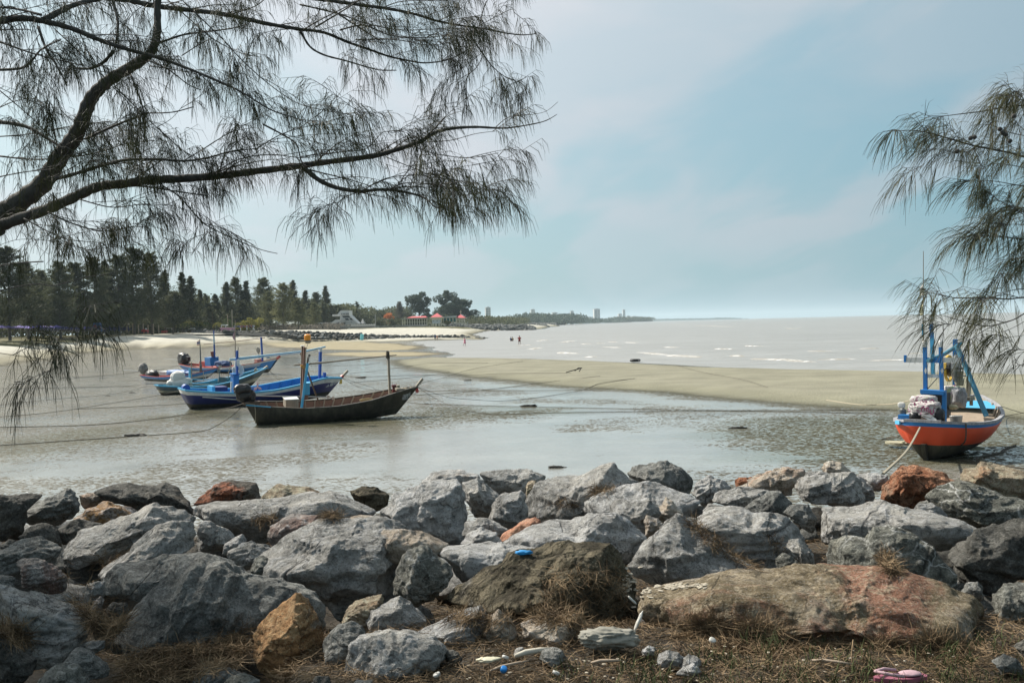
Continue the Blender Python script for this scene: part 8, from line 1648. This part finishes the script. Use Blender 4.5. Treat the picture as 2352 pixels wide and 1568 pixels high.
for (c, pts, w0, w1, lf, d) in (
    ('c7', [(0, 190), (60, 290), (150, 345), (280, 380), (400, 415), (500, 440), (605, 442)], 16, 6, .5, 6.6), ('c7', [(1040, 165), (1140, 330), (1220, 430), (1300, 490), (1400, 530), (1430, 610)], 9, 3, 1.1, 7.0),
    ('c7', [(1150, 180), (1145, 340), (1110, 420), (1050, 480), (1010, 600), (975, 650)], 7, 3, 1.3, 7.0), ('c7', [(1125, 165), (1150, 60), (1190, -30)], 8, 5, 1.0, 7.0), ('c7', [(1130, 160), (1240, 100), (1330, 60), (1345, 110)], 5, 3, 1.0, 7.0),
    ('c7', [(870, 130), (960, 90), (1015, 50)], 7, 3, .7, 7.0), ('c7', [(200, 60), (380, 180), (480, 240), (568, 305)], 12, 5, .8, 6.9), ('c7', [(250, 190), (400, 160), (560, 220), (760, 238), (950, 225), (1100, 260)], 12, 3, 1.2, 6.8), ('c7', [(350, 250), (600, 250), (820, 285), (1000, 250)], 9, 3, 1.2, 6.7),
    ('c7', [(0, 30), (250, 90), (420, 150), (640, 190), (900, 185), (1080, 230)], 12, 3, 1.1, 7.2), ('c7', [(100, 170), (200, 110), (330, 30), (420, -40)], 12, 6, .9, 6.8), ('c7', [(500, 60), (640, 10), (900, 5), (1050, -20)], 8, 3, 1.0, 7.1),
    ('c6', [(-60, 520), (60, 620), (200, 740), (350, 880), (560, 1000)], 8, 5, .5, 6.0), ('c6', [(-60, 760), (150, 790), (300, 870), (400, 935)], 28, 14, .9, 6.4), ('c6', [(820, 470), (870, 600), (910, 740), (900, 860)], 13, 8, .7, 6.2),
    ('c6', [(540, 870), (740, 780), (930, 708)], 20, 11, .9, 6.3), ('c6', [(930, 710), (1080, 705), (1210, 672)], 9, 7, .0, 6.3), ('c6', [(300, 1120), (400, 1110), (600, 1050), (750, 1010), (850, 1000), (1000, 1000), (1150, 1010), (1300, 990), (1450, 950), (1620, 932)], 28, 7, 1.0, 6.0),
    ('c6', [(-40, 440), (130, 430), (200, 380), (260, 310), (380, 250)], 20, 8, .7, 5.9), ('c6', [(240, 170), (290, 310), (360, 420), (420, 540)], 20, 10, 1.2, 5.9), ('c6', [(480, 430), (570, 430), (650, 390), (710, 320)], 16, 22, .8, 6.1),
    ('c6', [(1020, 1165), (1120, 1230), (1220, 1340), (1290, 1410), (1450, 1490), (1620, 1560), (1740, 1590)], 11, 4, .0, 6.0), ('c6', [(1020, 1165), (1120, 1230), (1220, 1340), (1290, 1410)], 9, 6, 1.3, 6.0), ('c6', [(1300, 1460), (1250, 1520), (1200, 1600)], 6, 4, .6, 6.0), ('c6', [(1300, 1450), (1360, 1510), (1400, 1580)], 6, 3, .4, 6.0),
    ('c6', [(760, 1160), (950, 1175), (1100, 1200), (1300, 1228)], 12, 8, .5, 6.2), ('c6', [(720, 540), (900, 720), (1050, 860), (1200, 980), (1350, 1040)], 8, 4, .9, 6.2), ('c6', [(1150, 10), (1400, 250), (1500, 360), (1640, 490), (1800, 610), (1930, 670), (2195, 720)], 9, 4, .75, 6.0),
    ('c6', [(930, 380), (1060, 440), (1180, 530), (1260, 565)], 10, 6, .6, 6.2), ('c6', [(940, 415), (1080, 435), (1200, 460)], 8, 4, .8, 6.2), ('c6', [(1000, 270), (1150, 220), (1300, 200), (1450, 180), (1560, 150)], 16, 6, 1.1, 6.4), ('c6', [(1140, 350), (1250, 280), (1330, 240)], 8, 4, 1, 6.4),
    ('c6', [(560, 850), (680, 1000), (780, 1060), (900, 1090)], 8, 4, 1.2, 6.1), ('c6', [(350, 190), (500, 330), (620, 450), (760, 600), (900, 740)], 8, 4, .8, 5.8), ('c6', [(980, 800), (1080, 740), (1180, 620)], 5, 2, .3, 6.2), ('c6', [(1380, 1080), (1400, 990), (1480, 900)], 9, 4, .9, 6.0),
    ('c6', [(1650, 780), (1800, 860), (1860, 910), (1890, 1010), (1920, 1040)], 12, 8, .9, 5.9), ('c7', [(60, 950), (240, 600), (410, 370)], 3, 2, 0, 5.8), ('c7', [(60, 870), (150, 800), (340, 610)], 3, 2, 0, 5.8), ('c7', [(450, 960), (430, 820), (380, 700), (310, 590)], 6, 2, .8, 5.8),
    ('c7', [(590, 930), (680, 870), (760, 860)], 9, 4, .8, 5.8), ('c7', [(780, 865), (850, 800), (905, 740)], 10, 9, .3, 5.75), ('c7', [(905, 740), (965, 710), (1020, 698)], 5, 3, 0, 5.75), ('c7', [(1230, 795), (1310, 735), (1430, 722), (1540, 700), (1617, 640)], 6, 2, 0, 5.65),
    ('c7', [(710, 915), (830, 960), (1050, 990), (1245, 960)], 8, 4, .35, 5.7), ('c7', [(800, 890), (950, 880), (1100, 840), (1240, 822)], 7, 3, .5, 5.7), ('c7', [(0, 985), (150, 965), (300, 950), (420, 930), (520, 830), (600, 830), (740, 760)], 8, 3, .9, 5.85), ('c7', [(540, 985), (700, 1050), (850, 1100), (1000, 1050), (1130, 1030)], 7, 2, .8, 5.7),
    ('c7', [(400, 1190), (540, 1120), (700, 1100), (850, 1110), (1000, 1140)], 9, 3, 1.3, 5.6), ('c7', [(560, 1190), (650, 1150), (800, 1155), (950, 1180), (1090, 1215)], 10, 3, 1.6, 5.5), ('c7', [(660, 1195), (800, 1150), (960, 1190), (1080, 1250)], 8, 3, 1.6, 5.4), ('c7', [(380, 1200), (280, 1240), (220, 1290)], 7, 3, 1.2, 5.7), ('c7', [(200, 1250), (260, 1310), (320, 1350)], 6, 3, 1.0, 5.7),
    ('c6', [(0, 980), (200, 1000), (400, 990), (600, 960), (800, 900), (1000, 880)], 12, 4, 1.2, 6.6), ('c6', [(-50, 860), (200, 840), (450, 790), (700, 760)], 9, 4, 1.1, 6.8), ('c6', [(-50, 1120), (150, 1080), (350, 1060)], 10, 5, 1.2, 5.8), ('c6', [(500, 1250), (700, 1300), (900, 1280), (1050, 1290)], 9, 4, 1.4, 6.1),
    ('c6', [(300, 1330), (450, 1400), (650, 1450), (850, 1420), (950, 1440)], 12, 4, 1.5, 6.2), ('c6', [(150, 1370), (300, 1450), (420, 1500), (600, 1520)], 10, 4, 1.4, 6.0), ('c6', [(-50, 700), (80, 640), (220, 620), (320, 700)], 8, 3, 1.2, 6.3), ('c6', [(-40, 250), (100, 300), (220, 340), (420, 390), (560, 420)], 14, 5, 1.2, 5.7), ('c6', [(-40, 190), (150, 185), (190, 190)], 8, 6, .5, 5.6),
    ('c6', [(-40, 40), (120, 60), (260, 95)], 12, 16, .9, 5.6), ('c6', [(1050, 0), (1200, 130), (1330, 240), (1500, 330), (1640, 360)], 9, 3, 1.1, 6.9), ('c6', [(1450, 90), (1600, 40), (1700, -40)], 9, 5, 1, 6.6), ('c6', [(1900, 190), (2000, 130), (2200, 30)], 10, 6, .9, 6.6), ('c6', [(700, -20), (740, 150), (720, 300)], 22, 12, .9, 6.3), ('c6', [(960, -40), (975, 120), (985, 240)], 10, 6, .8, 6.4),
    ('c6', [(1600, 940), (1750, 850), (1900, 800), (2050, 780), (2190, 790)], 8, 3, 1.0, 5.9), ('c6', [(1330, 1095), (1500, 1000), (1700, 970), (1900, 990), (2100, 960)], 9, 4, 1.0, 5.85), ('c6', [(1150, 1010), (1300, 920), (1450, 830), (1600, 800)], 8, 3, 1.0, 6.0),
    ('c3', [(-40, 80), (140, 20), (350, 20), (550, 55), (750, 105), (930, 145)], 5, 3, .9, 6.0), ('c3', [(-30, 240), (200, 215), (370, 205)], 15, 11, 0, 5.8), ('c3', [(-30, 460), (150, 420), (320, 395), (450, 412), (620, 370), (750, 335), (900, 315), (1100, 272)], 14, 4, 0, 5.8), ('c3', [(40, 300), (180, 270), (330, 225)], 3, 1.5, 0, 5.8), ('c3', [(280, -20), (330, 80), (410, 140)], 5, 3, .6, 6.0),
    ('c3', [(1400, 0), (1520, 60), (1620, 130), (1690, 90), (1750, -10)], 5, 3, .4, 6.0), ('m2', [(-60, 95), (0, 95), (200, 125), (400, 150), (550, 175), (650, 230), (720, 300), (800, 420), (830, 480)], 6, 2, .8, 4.6), ('c3', [(-40, 815), (200, 800), (450, 790), (700, 790)], 7, 3, .7, 4.8), ('c3', [(-40, 780), (150, 770), (330, 800), (480, 860)], 5, 3, .6, 4.5), ('c3', [(480, 800), (640, 800), (740, 880), (790, 950)], 4, 2, .6, 4.6),
    ):
    sc_ = {'c6': .3662, 'c7': .3662, 'c3': .2686, 'm2': .1953}[c]
    TL.limb(seq(c, pts, d, d-.25), w0*sc_*d/F, w1*sc_*d/F, lf)
# crown out of frame that shades the left foreground
TL.dens = 1.0
for k in range(46):
    y_ = rng.uniform(8.0, 12.5); en = Vector((-.56*y_-.35-rng.uniform(0, 4.0), y_, rng.uniform(4.8, 9.5))); st = hub+Vector((-.6, .4, rng.uniform(.6, 4.5)))
    TL.nn = 3; TL.limb([st, st.lerp(en, .5)+Vector((-.3, 0, .35)), en], .05, .01, .75, subl=(.5, 1.2), start=.3)
print('needles left', TL.finish())
TR = Tree((7.4, 6.3, 1.5), 'casuarina with drooping green needle sprays reaching in from the right edge', NDR, 23)
TR.nn = 3; TR.spread = .14; TR.dens = .25; TR.sweep = (-.22, -.02, -.70); TR.len = (.09, .19); TR.wid = .0010; TR.sag = .55
TR.limb([(7.4, 6.3, 1.4), (7.3, 6.3, 3.2), (7.2, 6.2, 5.2), (7.3, 6.2, 7.5)], .34, .10, 0, 'trunk', sides=12)
for (pts, w0, w1, lf, d) in (
    ([(1300, 500), (850, 440), (700, 405), (520, 370), (380, 330), (270, 300), (190, 290), (110, 292), (40, 295)], 16, 2, 2.0, 5.6), ([(1300, 250), (850, 165), (680, 170), (560, 190), (440, 205), (350, 215), (262, 210)], 12, 2, 1.0, 5.8),
    ([(850, 120), (770, 130), (700, 110), (640, 100)], 6, 2, 1.6, 5.8), ([(850, 90), (780, 95), (730, 130)], 6, 2, 2, 5.8), ([(560, 375), (480, 400), (400, 400), (330, 415), (280, 430), (235, 490)], 5, 2, 1.8, 5.5),
    ([(1200, 640), (850, 590), (740, 575), (620, 555), (540, 560), (480, 600)], 8, 2, 1.8, 5.5), ([(850, 500), (700, 470), (600, 470), (520, 520)], 6, 2, 1.8, 5.4), ([(850, 330), (700, 300), (600, 260), (500, 265)], 6, 2, 1.4, 5.7), ([(1100, 900), (850, 770), (760, 720), (640, 655), (560, 680)], 7, 2, 1.6, 5.4),
    ([(1300, 900), (850, 865), (700, 850), (560, 840), (440, 855)], 11, 2, 2.2, 5.3), ([(850, 790), (720, 780), (600, 800)], 6, 2, 2.0, 5.3), ([(850, 690), (740, 700), (640, 720), (580, 760)], 6, 2, 1.4, 5.5), ([(1000, 1000), (850, 960), (760, 970), (680, 1010), (640, 1050)], 6, 2, 1.6, 5.3), ([(850, 1010), (760, 1030), (680, 1090)], 5, 2, .8, 5.3),
    ([(1300, 1230), (850, 1165), (700, 1170), (560, 1165), (430, 1165), (370, 1155), (300, 1140), (250, 1155), (210, 1210)], 10, 2, 1.1, 5.0), ([(375, 1165), (320, 1190), (290, 1240)], 4, 2, .9, 5.0), ([(850, 1120), (740, 1120), (640, 1150), (560, 1180)], 6, 2, 1.0, 5.0),
    ([(1200, 1200), (850, 1225), (720, 1280), (600, 1310), (500, 1300), (420, 1275), (360, 1258)], 9, 3, .45, 4.9), ([(700, 1285), (600, 1320), (530, 1360), (480, 1400)], 6, 2, 1.3, 4.9), ([(850, 1240), (760, 1300), (680, 1340)], 5, 2, .8, 4.9), ([(560, 1290), (480, 1275), (400, 1300), (360, 1330)], 4, 2, .7, 4.9),
    ([(1000, 1340), (850, 1350), (740, 1365), (620, 1380)], 4, 2, .3, 4.9), ([(1000, 1480), (850, 1440), (760, 1450), (715, 1465)], 5, 2, .9, 4.8), ([(850, 1500), (780, 1520), (730, 1500)], 4, 2, .9, 4.8)):
    TR.limb(seq('rt', pts, d+.2, d-.15), w0*.4394*d/F, w1*.4394*d/F, lf, sp=.075, subl=(.12, .30))
for k in range(6):
    st = Vector((7.2, 6.2, rng.uniform(3, 7))); en = st+Vector((rng.uniform(1, 3), rng.uniform(-1, 2), rng.uniform(.2, 1))); TR.limb([st, (st+en)/2, en], .04, .01, .4, subl=(.4, .8))
for (x, y) in ((428, 400), (520, 325), (652, 283), (668, 303), (683, 310), (705, 345), (538, 533), (500, 330), (725, 215), (430, 398)):
    V, Fc = ico(2); mb = MB(); mb.add([tuple(Vector(v)*.013+D(*K('rt', x, y), 5.45)-TR.o) for v in V], [tuple(f) for f in Fc.tolist()]); mb.build('cone', FBARK, TR.root, True)
print('needles right', TR.finish())

# ------------------------------------------------------------------ dry needles, grass and litter on the bank
def ribbons(name, P, Dn, L, w, mat, label, cat, curl=.25, sink=0.0):
    rr = np.random.default_rng(3); n = len(P); d = Dn/np.linalg.norm(Dn, axis=1, keepdims=True); bend = rr.normal(size=(n, 3))*curl; p1 = P+d*L[:, None]*.5; d2 = d+bend; d2 /= np.linalg.norm(d2, axis=1, keepdims=True); p2 = p1+d2*L[:, None]*.5
    u = np.cross(d, rr.normal(size=d.shape)); u /= np.linalg.norm(u, axis=1, keepdims=True); w = (np.ones(n)*w)[:, None]
    V = np.stack([P-u*w, P+u*w, p1+u*w, p1-u*w, p2], 1).reshape(-1, 3); b = np.arange(n)[:, None]*5
    # ribbons of a quad and a tip, the tip as a degenerate-free quad pair
    V6 = np.stack([P-u*w, P+u*w, p1+u*w, p1-u*w, p2+u*w*.3, p2-u*w*.3], 1).reshape(-1, 3); b = np.arange(n)[:, None]*6
    Fc = np.concatenate([b+np.array([[0, 1, 2, 3]]), b+np.array([[3, 2, 4, 5]])])
    return tag(link(name, mesh_np(name, V6, Fc, [mat], False)), label, cat, kind='stuff')
def strawmat(name, c1, c2):
    s = NT(name); n = s.noise(s.coord(), 9, 4); return s.done(s.ramp(n, [(.35, c1), (.65, c2)]), .8, spec=.2)
STRAW = strawmat('dry_needles', (.075, .048, .026), (.27, .19, .11)); GRASS = strawmat('green_grass', (.035, .05, .016), (.095, .11, .045))
N = 120000; y = 4.0+7*rng.uniform(0, 1, N)**1.5; x = rng.uniform(-.62, .62, N)*y
keep = (fbm2(x/.5, y/.5, 91, 3) > -.25) | (y < 5.9); x = x[keep]; y = y[keep]; z = bank_z(x, y)+rng.uniform(0.0, .035, len(x))
a = rng.uniform(0, 2*PI, len(x)); ribbons('dry_needle_litter', np.stack([x, y, z], 1), np.stack([np.cos(a), np.sin(a), rng.normal(size=len(x))*.28], 1), rng.uniform(.05, .14, len(x)), .0014, STRAW, 'brown dry casuarina needles littering the bank between the boulders', 'litter')
# mats of needles caught on and between boulders
MATS = [('C', [(1310, 425), (1420, 440), (1600, 560), (1680, 640), (1850, 760), (1800, 780), (1640, 690), (1500, 600), (1400, 500)], 1500), ('A', [(450, 780), (640, 700), (860, 620), (900, 640), (700, 760), (640, 860), (560, 900), (470, 850)], 2600),
        ('A', [(820, 1440), (1000, 1350), (1250, 1310), (1500, 1260), (1750, 1180), (1830, 1180), (1800, 1300), (1700, 1450), (1300, 1560), (900, 1560)], 3000), ('A', [(0, 1160), (180, 1150), (200, 1250), (80, 1290), (0, 1230)], 1000), ('A', [(500, 990), (640, 970), (760, 1080), (930, 1110), (800, 1250), (740, 1280), (600, 1120)], 2200),
        ('B', [(530, 375), (600, 365), (640, 400), (560, 410)], 260), ('B', [(0, 415), (120, 390), (210, 400), (150, 435), (20, 440)], 420), ('C', [(640, 190), (760, 180), (820, 190), (740, 215), (660, 235)], 350), ('C', [(360, 285), (540, 300), (555, 320), (480, 310)], 200),
        ('C', [(0, 1090), (250, 1050), (600, 1090), (900, 1180), (600, 1200), (250, 1130)], 1500), ('C', [(300, 800), (900, 760), (900, 1080), (300, 1080)], 700), ('C', [(1100, 1180), (1500, 1120), (1869, 1250), (1869, 1400), (1400, 1340)], 3000), ('D', [(0, 1180), (250, 1260), (420, 1380), (200, 1480), (-200, 1440), (-400, 1300)], 3600),
        ('D', [(900, 1310), (1150, 1290), (1330, 1320), (1500, 1410), (1300, 1450), (900, 1420), (500, 1380)], 2600), ('D', [(830, 740), (900, 760), (960, 880), (880, 880)], 380), ('B', [(1270, 1080), (1420, 1060), (1640, 1090), (1850, 1150), (1500, 1150)], 500), ('D', [(110, 620), (200, 700), (230, 720), (140, 690)], 200)]
bv = {}
allP = []; allD = []
for (c, poly, n) in MATS:
    pp = [K(c, x_, y_) for x_, y_ in poly]; xs = [p[0] for p in pp]; ys = [p[1] for p in pp]; n = int(n*1.3)
    X = rng.uniform(min(xs)-3, max(xs)+3, n*2); Y = rng.uniform(min(ys)-3, max(ys)+3, n*2); ins = sdist(pp, X, Y)+rng.normal(size=n*2)*4 > 0; X = X[ins][:n]; Y = Y[ins][:n]
    cand = [i for i, r in enumerate(ROCK_BVH) if not (r[3][1] < min(xs)-5 or r[3][0] > max(xs)+5 or r[3][3] < min(ys)-5 or r[3][2] > max(ys)+5)]
    for i in cand:
        if i not in bv:
            r = ROCK_BVH[i]; bv[i] = BVHTree.FromPolygons([tuple(v) for v in r[1].tolist()], [tuple(f) for f in r[2].tolist()])
    E_ = Vector((0, 0, EYE))
    for x_, y_ in zip(X, Y):
        d = ray(x_, y_).normalized(); best = None
        for i in cand:
            h = bv[i].ray_cast(E_, d, 14)
            if h[0] is not None and (best is None or h[3] < best[3]): best = h
        t_b = None
        gy = None
        # the soil itself
        for it in np.linspace(4, 12, 33):
            q = E_+d*(it/d.y)
            if q.z < float(np.interp(q.y, [-10, 5.7, 6.7, 10.6, 15.2], [1.9, 1.84, 1.42, 1.38, 0])): gy = q; break
        if best is not None and (gy is None or best[3] < (gy-E_).length): p = best[0]; nrm = best[1]
        elif gy is not None: p = gy; nrm = Vector((0, 0, 1))
        else: continue
        if nrm.z < .05: continue
        t = Vector(rng.normal(size=3)); t = (t-nrm*t.dot(nrm)*.8); t.normalize(); allP.append((p+nrm*rng.uniform(.002, .02)+Vector((0, 0, .004)))[:]); allD.append(t[:])
allP = np.array(allP); allD = np.array(allD); ribbons('dry_needle_litter', allP, allD, rng.uniform(.05, .15, len(allP)), .0014, STRAW, 'mats of brown dry needles caught on the boulders', 'litter', curl=.35)
# grass
G_ = []; Dd = []; Lg = []
for k in range(150):
    u = rng.uniform(); px = rng.uniform(1450, 2352) if u < .85 else rng.uniform(1250, 1500); py = rng.uniform(1470+ (40 if px < 1700 else 0), 1600); base = G(px, py, 1.86); n = rng.integers(4, 12)
    for j in range(n):
        G_.append((base.x+rng.normal()*.02, base.y+rng.normal()*.02, 1.83+rng.uniform(0, .03))); Dd.append((rng.normal()*.45, rng.normal()*.45, 1.0)); Lg.append(rng.uniform(.04, .12))
ribbons('grass', np.array(G_), np.array(Dd), np.array(Lg), .0022, GRASS, 'thin green grass blades growing along the bottom edge of the bank', 'grass', curl=.45)
# shells, chips and rubble in the litter
CHIP = paint('shell_chips', (.36, .32, .25), .8, .7, (.18, .15, .10), 20)
mb = MB()
def chip(p, s_, seed):
    V, Fc = ico(1); r_ = np.random.default_rng(seed); q = V*np.array([1.2, .8, .35])*s_*(1+.3*r_.normal(size=(len(V), 1))); a = r_.uniform(0, 6.3); R = np.array([[math.cos(a), -math.sin(a), 0], [math.sin(a), math.cos(a), 0], [0, 0, 1]]); q = q@R.T; mb.add([tuple(v+np.array(p)) for v in q], [tuple(f) for f in Fc.tolist()])
for k in range(170):
    px = rng.uniform(1030, 2200); py = rng.uniform(1478, 1590); p = G(px, py, 1.87); chip(p[:], rng.uniform(.003, .010), k)
cand = [i for i, r in enumerate(ROCK_BVH) if not (r[3][1] < 1445 or r[3][0] > 1720 or r[3][3] < 1300 or r[3][2] > 1400)]
for i in cand:
    if i not in bv: bv[i] = BVHTree.FromPolygons([tuple(v) for v in ROCK_BVH[i][1].tolist()], [tuple(f) for f in ROCK_BVH[i][2].tolist()])
for k in range(240):
    x_, y_ = K('C', 1000+rng.normal()*60, 860+rng.normal()*55) if k < 160 else K('C', rng.uniform(1120, 1480), rng.normal()*10+880); d = ray(x_, y_).normalized(); hs_ = [h for h in (bv[i].ray_cast(Vector((0, 0, EYE)), d, 14) for i in cand) if h[0] is not None]
    if hs_:
        h = min(hs_, key=lambda q: q[3])
        if h[1].z > .15: chip((h[0]+Vector((0, 0, .004)))[:], rng.uniform(.008, .020), 900+k)
tag(mb.build('shell_litter', CHIP), 'broken shells and small chips scattered over the litter', 'litter', kind='stuff')
def sm(name, label, cat, c, x, y, z, mb, mat, rz=0.0, smooth=True, group=None):
    o = mb.build(name, mat, smooth=smooth, loc=G(*K(c, x, y), z)); o.rotation_euler = (0, 0, rz); return tag(o, label, cat, group)
CAPB = paint('blue_plastic', (.01, .22, .62), .35, .1); PLA = paint('dirty_white_plastic', (.55, .54, .50), .5, .5, (.3, .27, .2), 9)
mb = MB(); mb.tube([(0, 0, -.004), (0, 0, .012), (0, 0, .020), (0, 0, .022)], [.016, .017, .0155, .010], 16); o = sm('bottle_cap', 'bright blue bottle cap lying in the litter at the bottom', 'cap', 'B', 1805, 1478, 1.90, mb, CAPB); o.rotation_euler = (.5, .2, 0)
for (c, x, y, l) in (('B', 1815, 1395, 'white bottle cap above the blue one'), ('B', 1335, 1518, 'pale cap beside the flat-topped bottom boulder'), ('C', 395, 1505, 'round white cap at the bottom edge of the litter'), ('C', 965, 1270, 'white plastic ring by the grey cloth'), ('C', 1508, 1270, 'small pale cap under the mottled boulder')):
    mb = MB(); mb.tube([(0, 0, 0), (0, 0, .014), (0, 0, .016)], [.018, .019, .015], 14); o = sm('bottle_cap', l, 'cap', c, x, y, 1.89, mb, PLA, group='bottle caps in the litter'); o.rotation_euler = (rng.uniform(-.5, .5), rng.uniform(-.5, .5), 0)
# blue net scrap and blue shred
sm('net_scrap', 'bright blue scrap of netting on the end of the long pale boulder', 'netting', 'C', 170, 640, 2.13, crumple((0, 0, 0), (.10, .04, .025), 5, 3, .3, 0, 1.0), paint('blue_net_scrap', (.01, .26, .60), .7))
sm('cloth_sack', 'crumpled dirty grey-green cloth lying between the earthy boulder and the litter', 'cloth', 'C', 770, 1245, 1.93, crumple((0, 0, 0), (.28, .16, .09), 17, 5, .22, .1, .9), paint('dirty_cloth', (.24, .23, .195), .95, .7, (.10, .095, .07), 9))
for i, (c, x, y, z, L, r, a, l) in enumerate((('C', 235, 1355, 1.90, .20, .016, .35, 'bleached stick between the pale stone and the dark stone'), ('C', 760, 1422, 1.88, .16, .009, -.05, 'short pale stick in the middle of the litter'), ('B', 1850, 1450, 1.88, .22, .008, .5, 'thin pale stick reaching towards the white cap'), ('D', 520, 1440, 1.88, .2, .008, -.5, 'thin dry twig in the grass under the mottled boulder'))):
    mb = MB(); mb.tube([(-L/2, 0, 0), (-L*.2, .005, .008), (L*.2, -.004, .012), (L/2, 0, .01)], [r*.6, r, r*.9, r*.4], 7); sm('driftwood_stick', l, 'stick', c, x, y, z, mb, WOODP if i else paint('bleached_wood', (.45, .42, .35), .9), a)
mb = crumple((0, 0, 0), (.11, .03, .018), 9, 3, .15, 0, 1.0); o = sm('plastic_shard', 'long white plastic shard standing in the gap right of the earthy boulder', 'plastic', 'C', 985, 1130, 1.98, mb, PLA); o.rotation_euler = (0, -1.15, 0)
mb = crumple((0, 0, 0), (.06, .03, .012), 19, 3, .15, 0, 1.0); o = sm('plastic_shard', 'small white plastic shard higher in the gap', 'plastic', 'C', 940, 975, 2.02, mb, PLA); o.rotation_euler = (0, .8, 0)
mb = crumple((0, 0, 0), (.12, .06, .02), 29, 3, .2, 0, 1.0); sm('shell', 'broken cream shell left of the white cap', 'shell', 'B', 1700, 1398, 1.89, mb, paint('cream_shell', (.55, .52, .38), .6))
# slipper
sl = empty('slipper', G(*K('D', 960, 1545), 1.875), .05, 'pink canvas slipper lying in the grass at the bottom edge', 'shoe'); PKS = paint('pink_rubber', (.27, .08, .12), .7, .3, None, 9)
P = [(.13*math.cos(k*PI/12)*1.0, .045*math.sin(k*PI/12)*(1+.15*math.cos(k*PI/12))) for k in range(24)]
mb = MB(); mb.add([(x_, y_, 0) for x_, y_ in P]+[(x_, y_, .018) for x_, y_ in P], [tuple(range(24))[::-1], tuple(range(24, 48))]+[(k, (k+1) % 24, (k+1) % 24+24, k+24) for k in range(24)]); mb.build('sole', PKS, sl)
mb = crumple((.05, 0, .028), (.10, .065, .022), 3, 3, .10, 0, .9); mb.build('upper', paint('pale_pink_canvas', (.42, .28, .31), .9), sl, True)
mb = MB(); mb.tube([(.0, -.045, .03), (-.06, -.04, .04), (-.12, 0, .045), (-.06, .04, .04), (0, .045, .03)], .008, 6); mb.build('heel_strap', paint('pale_pink_canvas', (0, 0, 0)), sl, True)
# one long bare stalk
mb = MB(); mb.tube([G(*K('D', 655, 1455), 1.86), D(*K('D', 650, 1380), 5.0), D(*K('D', 660, 1290), 5.05)], .0035, 4); tag(mb.build('dry_stalk', STRAW), 'single dry stalk standing in front of the mottled boulder', 'stalk')
mb = MB(); mb.tube([G(*K('D', 950, 1490), 1.86), D(*K('D', 870, 1390), 4.95), D(*K('D', 780, 1310), 5.0)], .0035, 4); tag(mb.build('dry_stalk', STRAW), 'dry stalk leaning left in front of the mottled boulder', 'stalk')
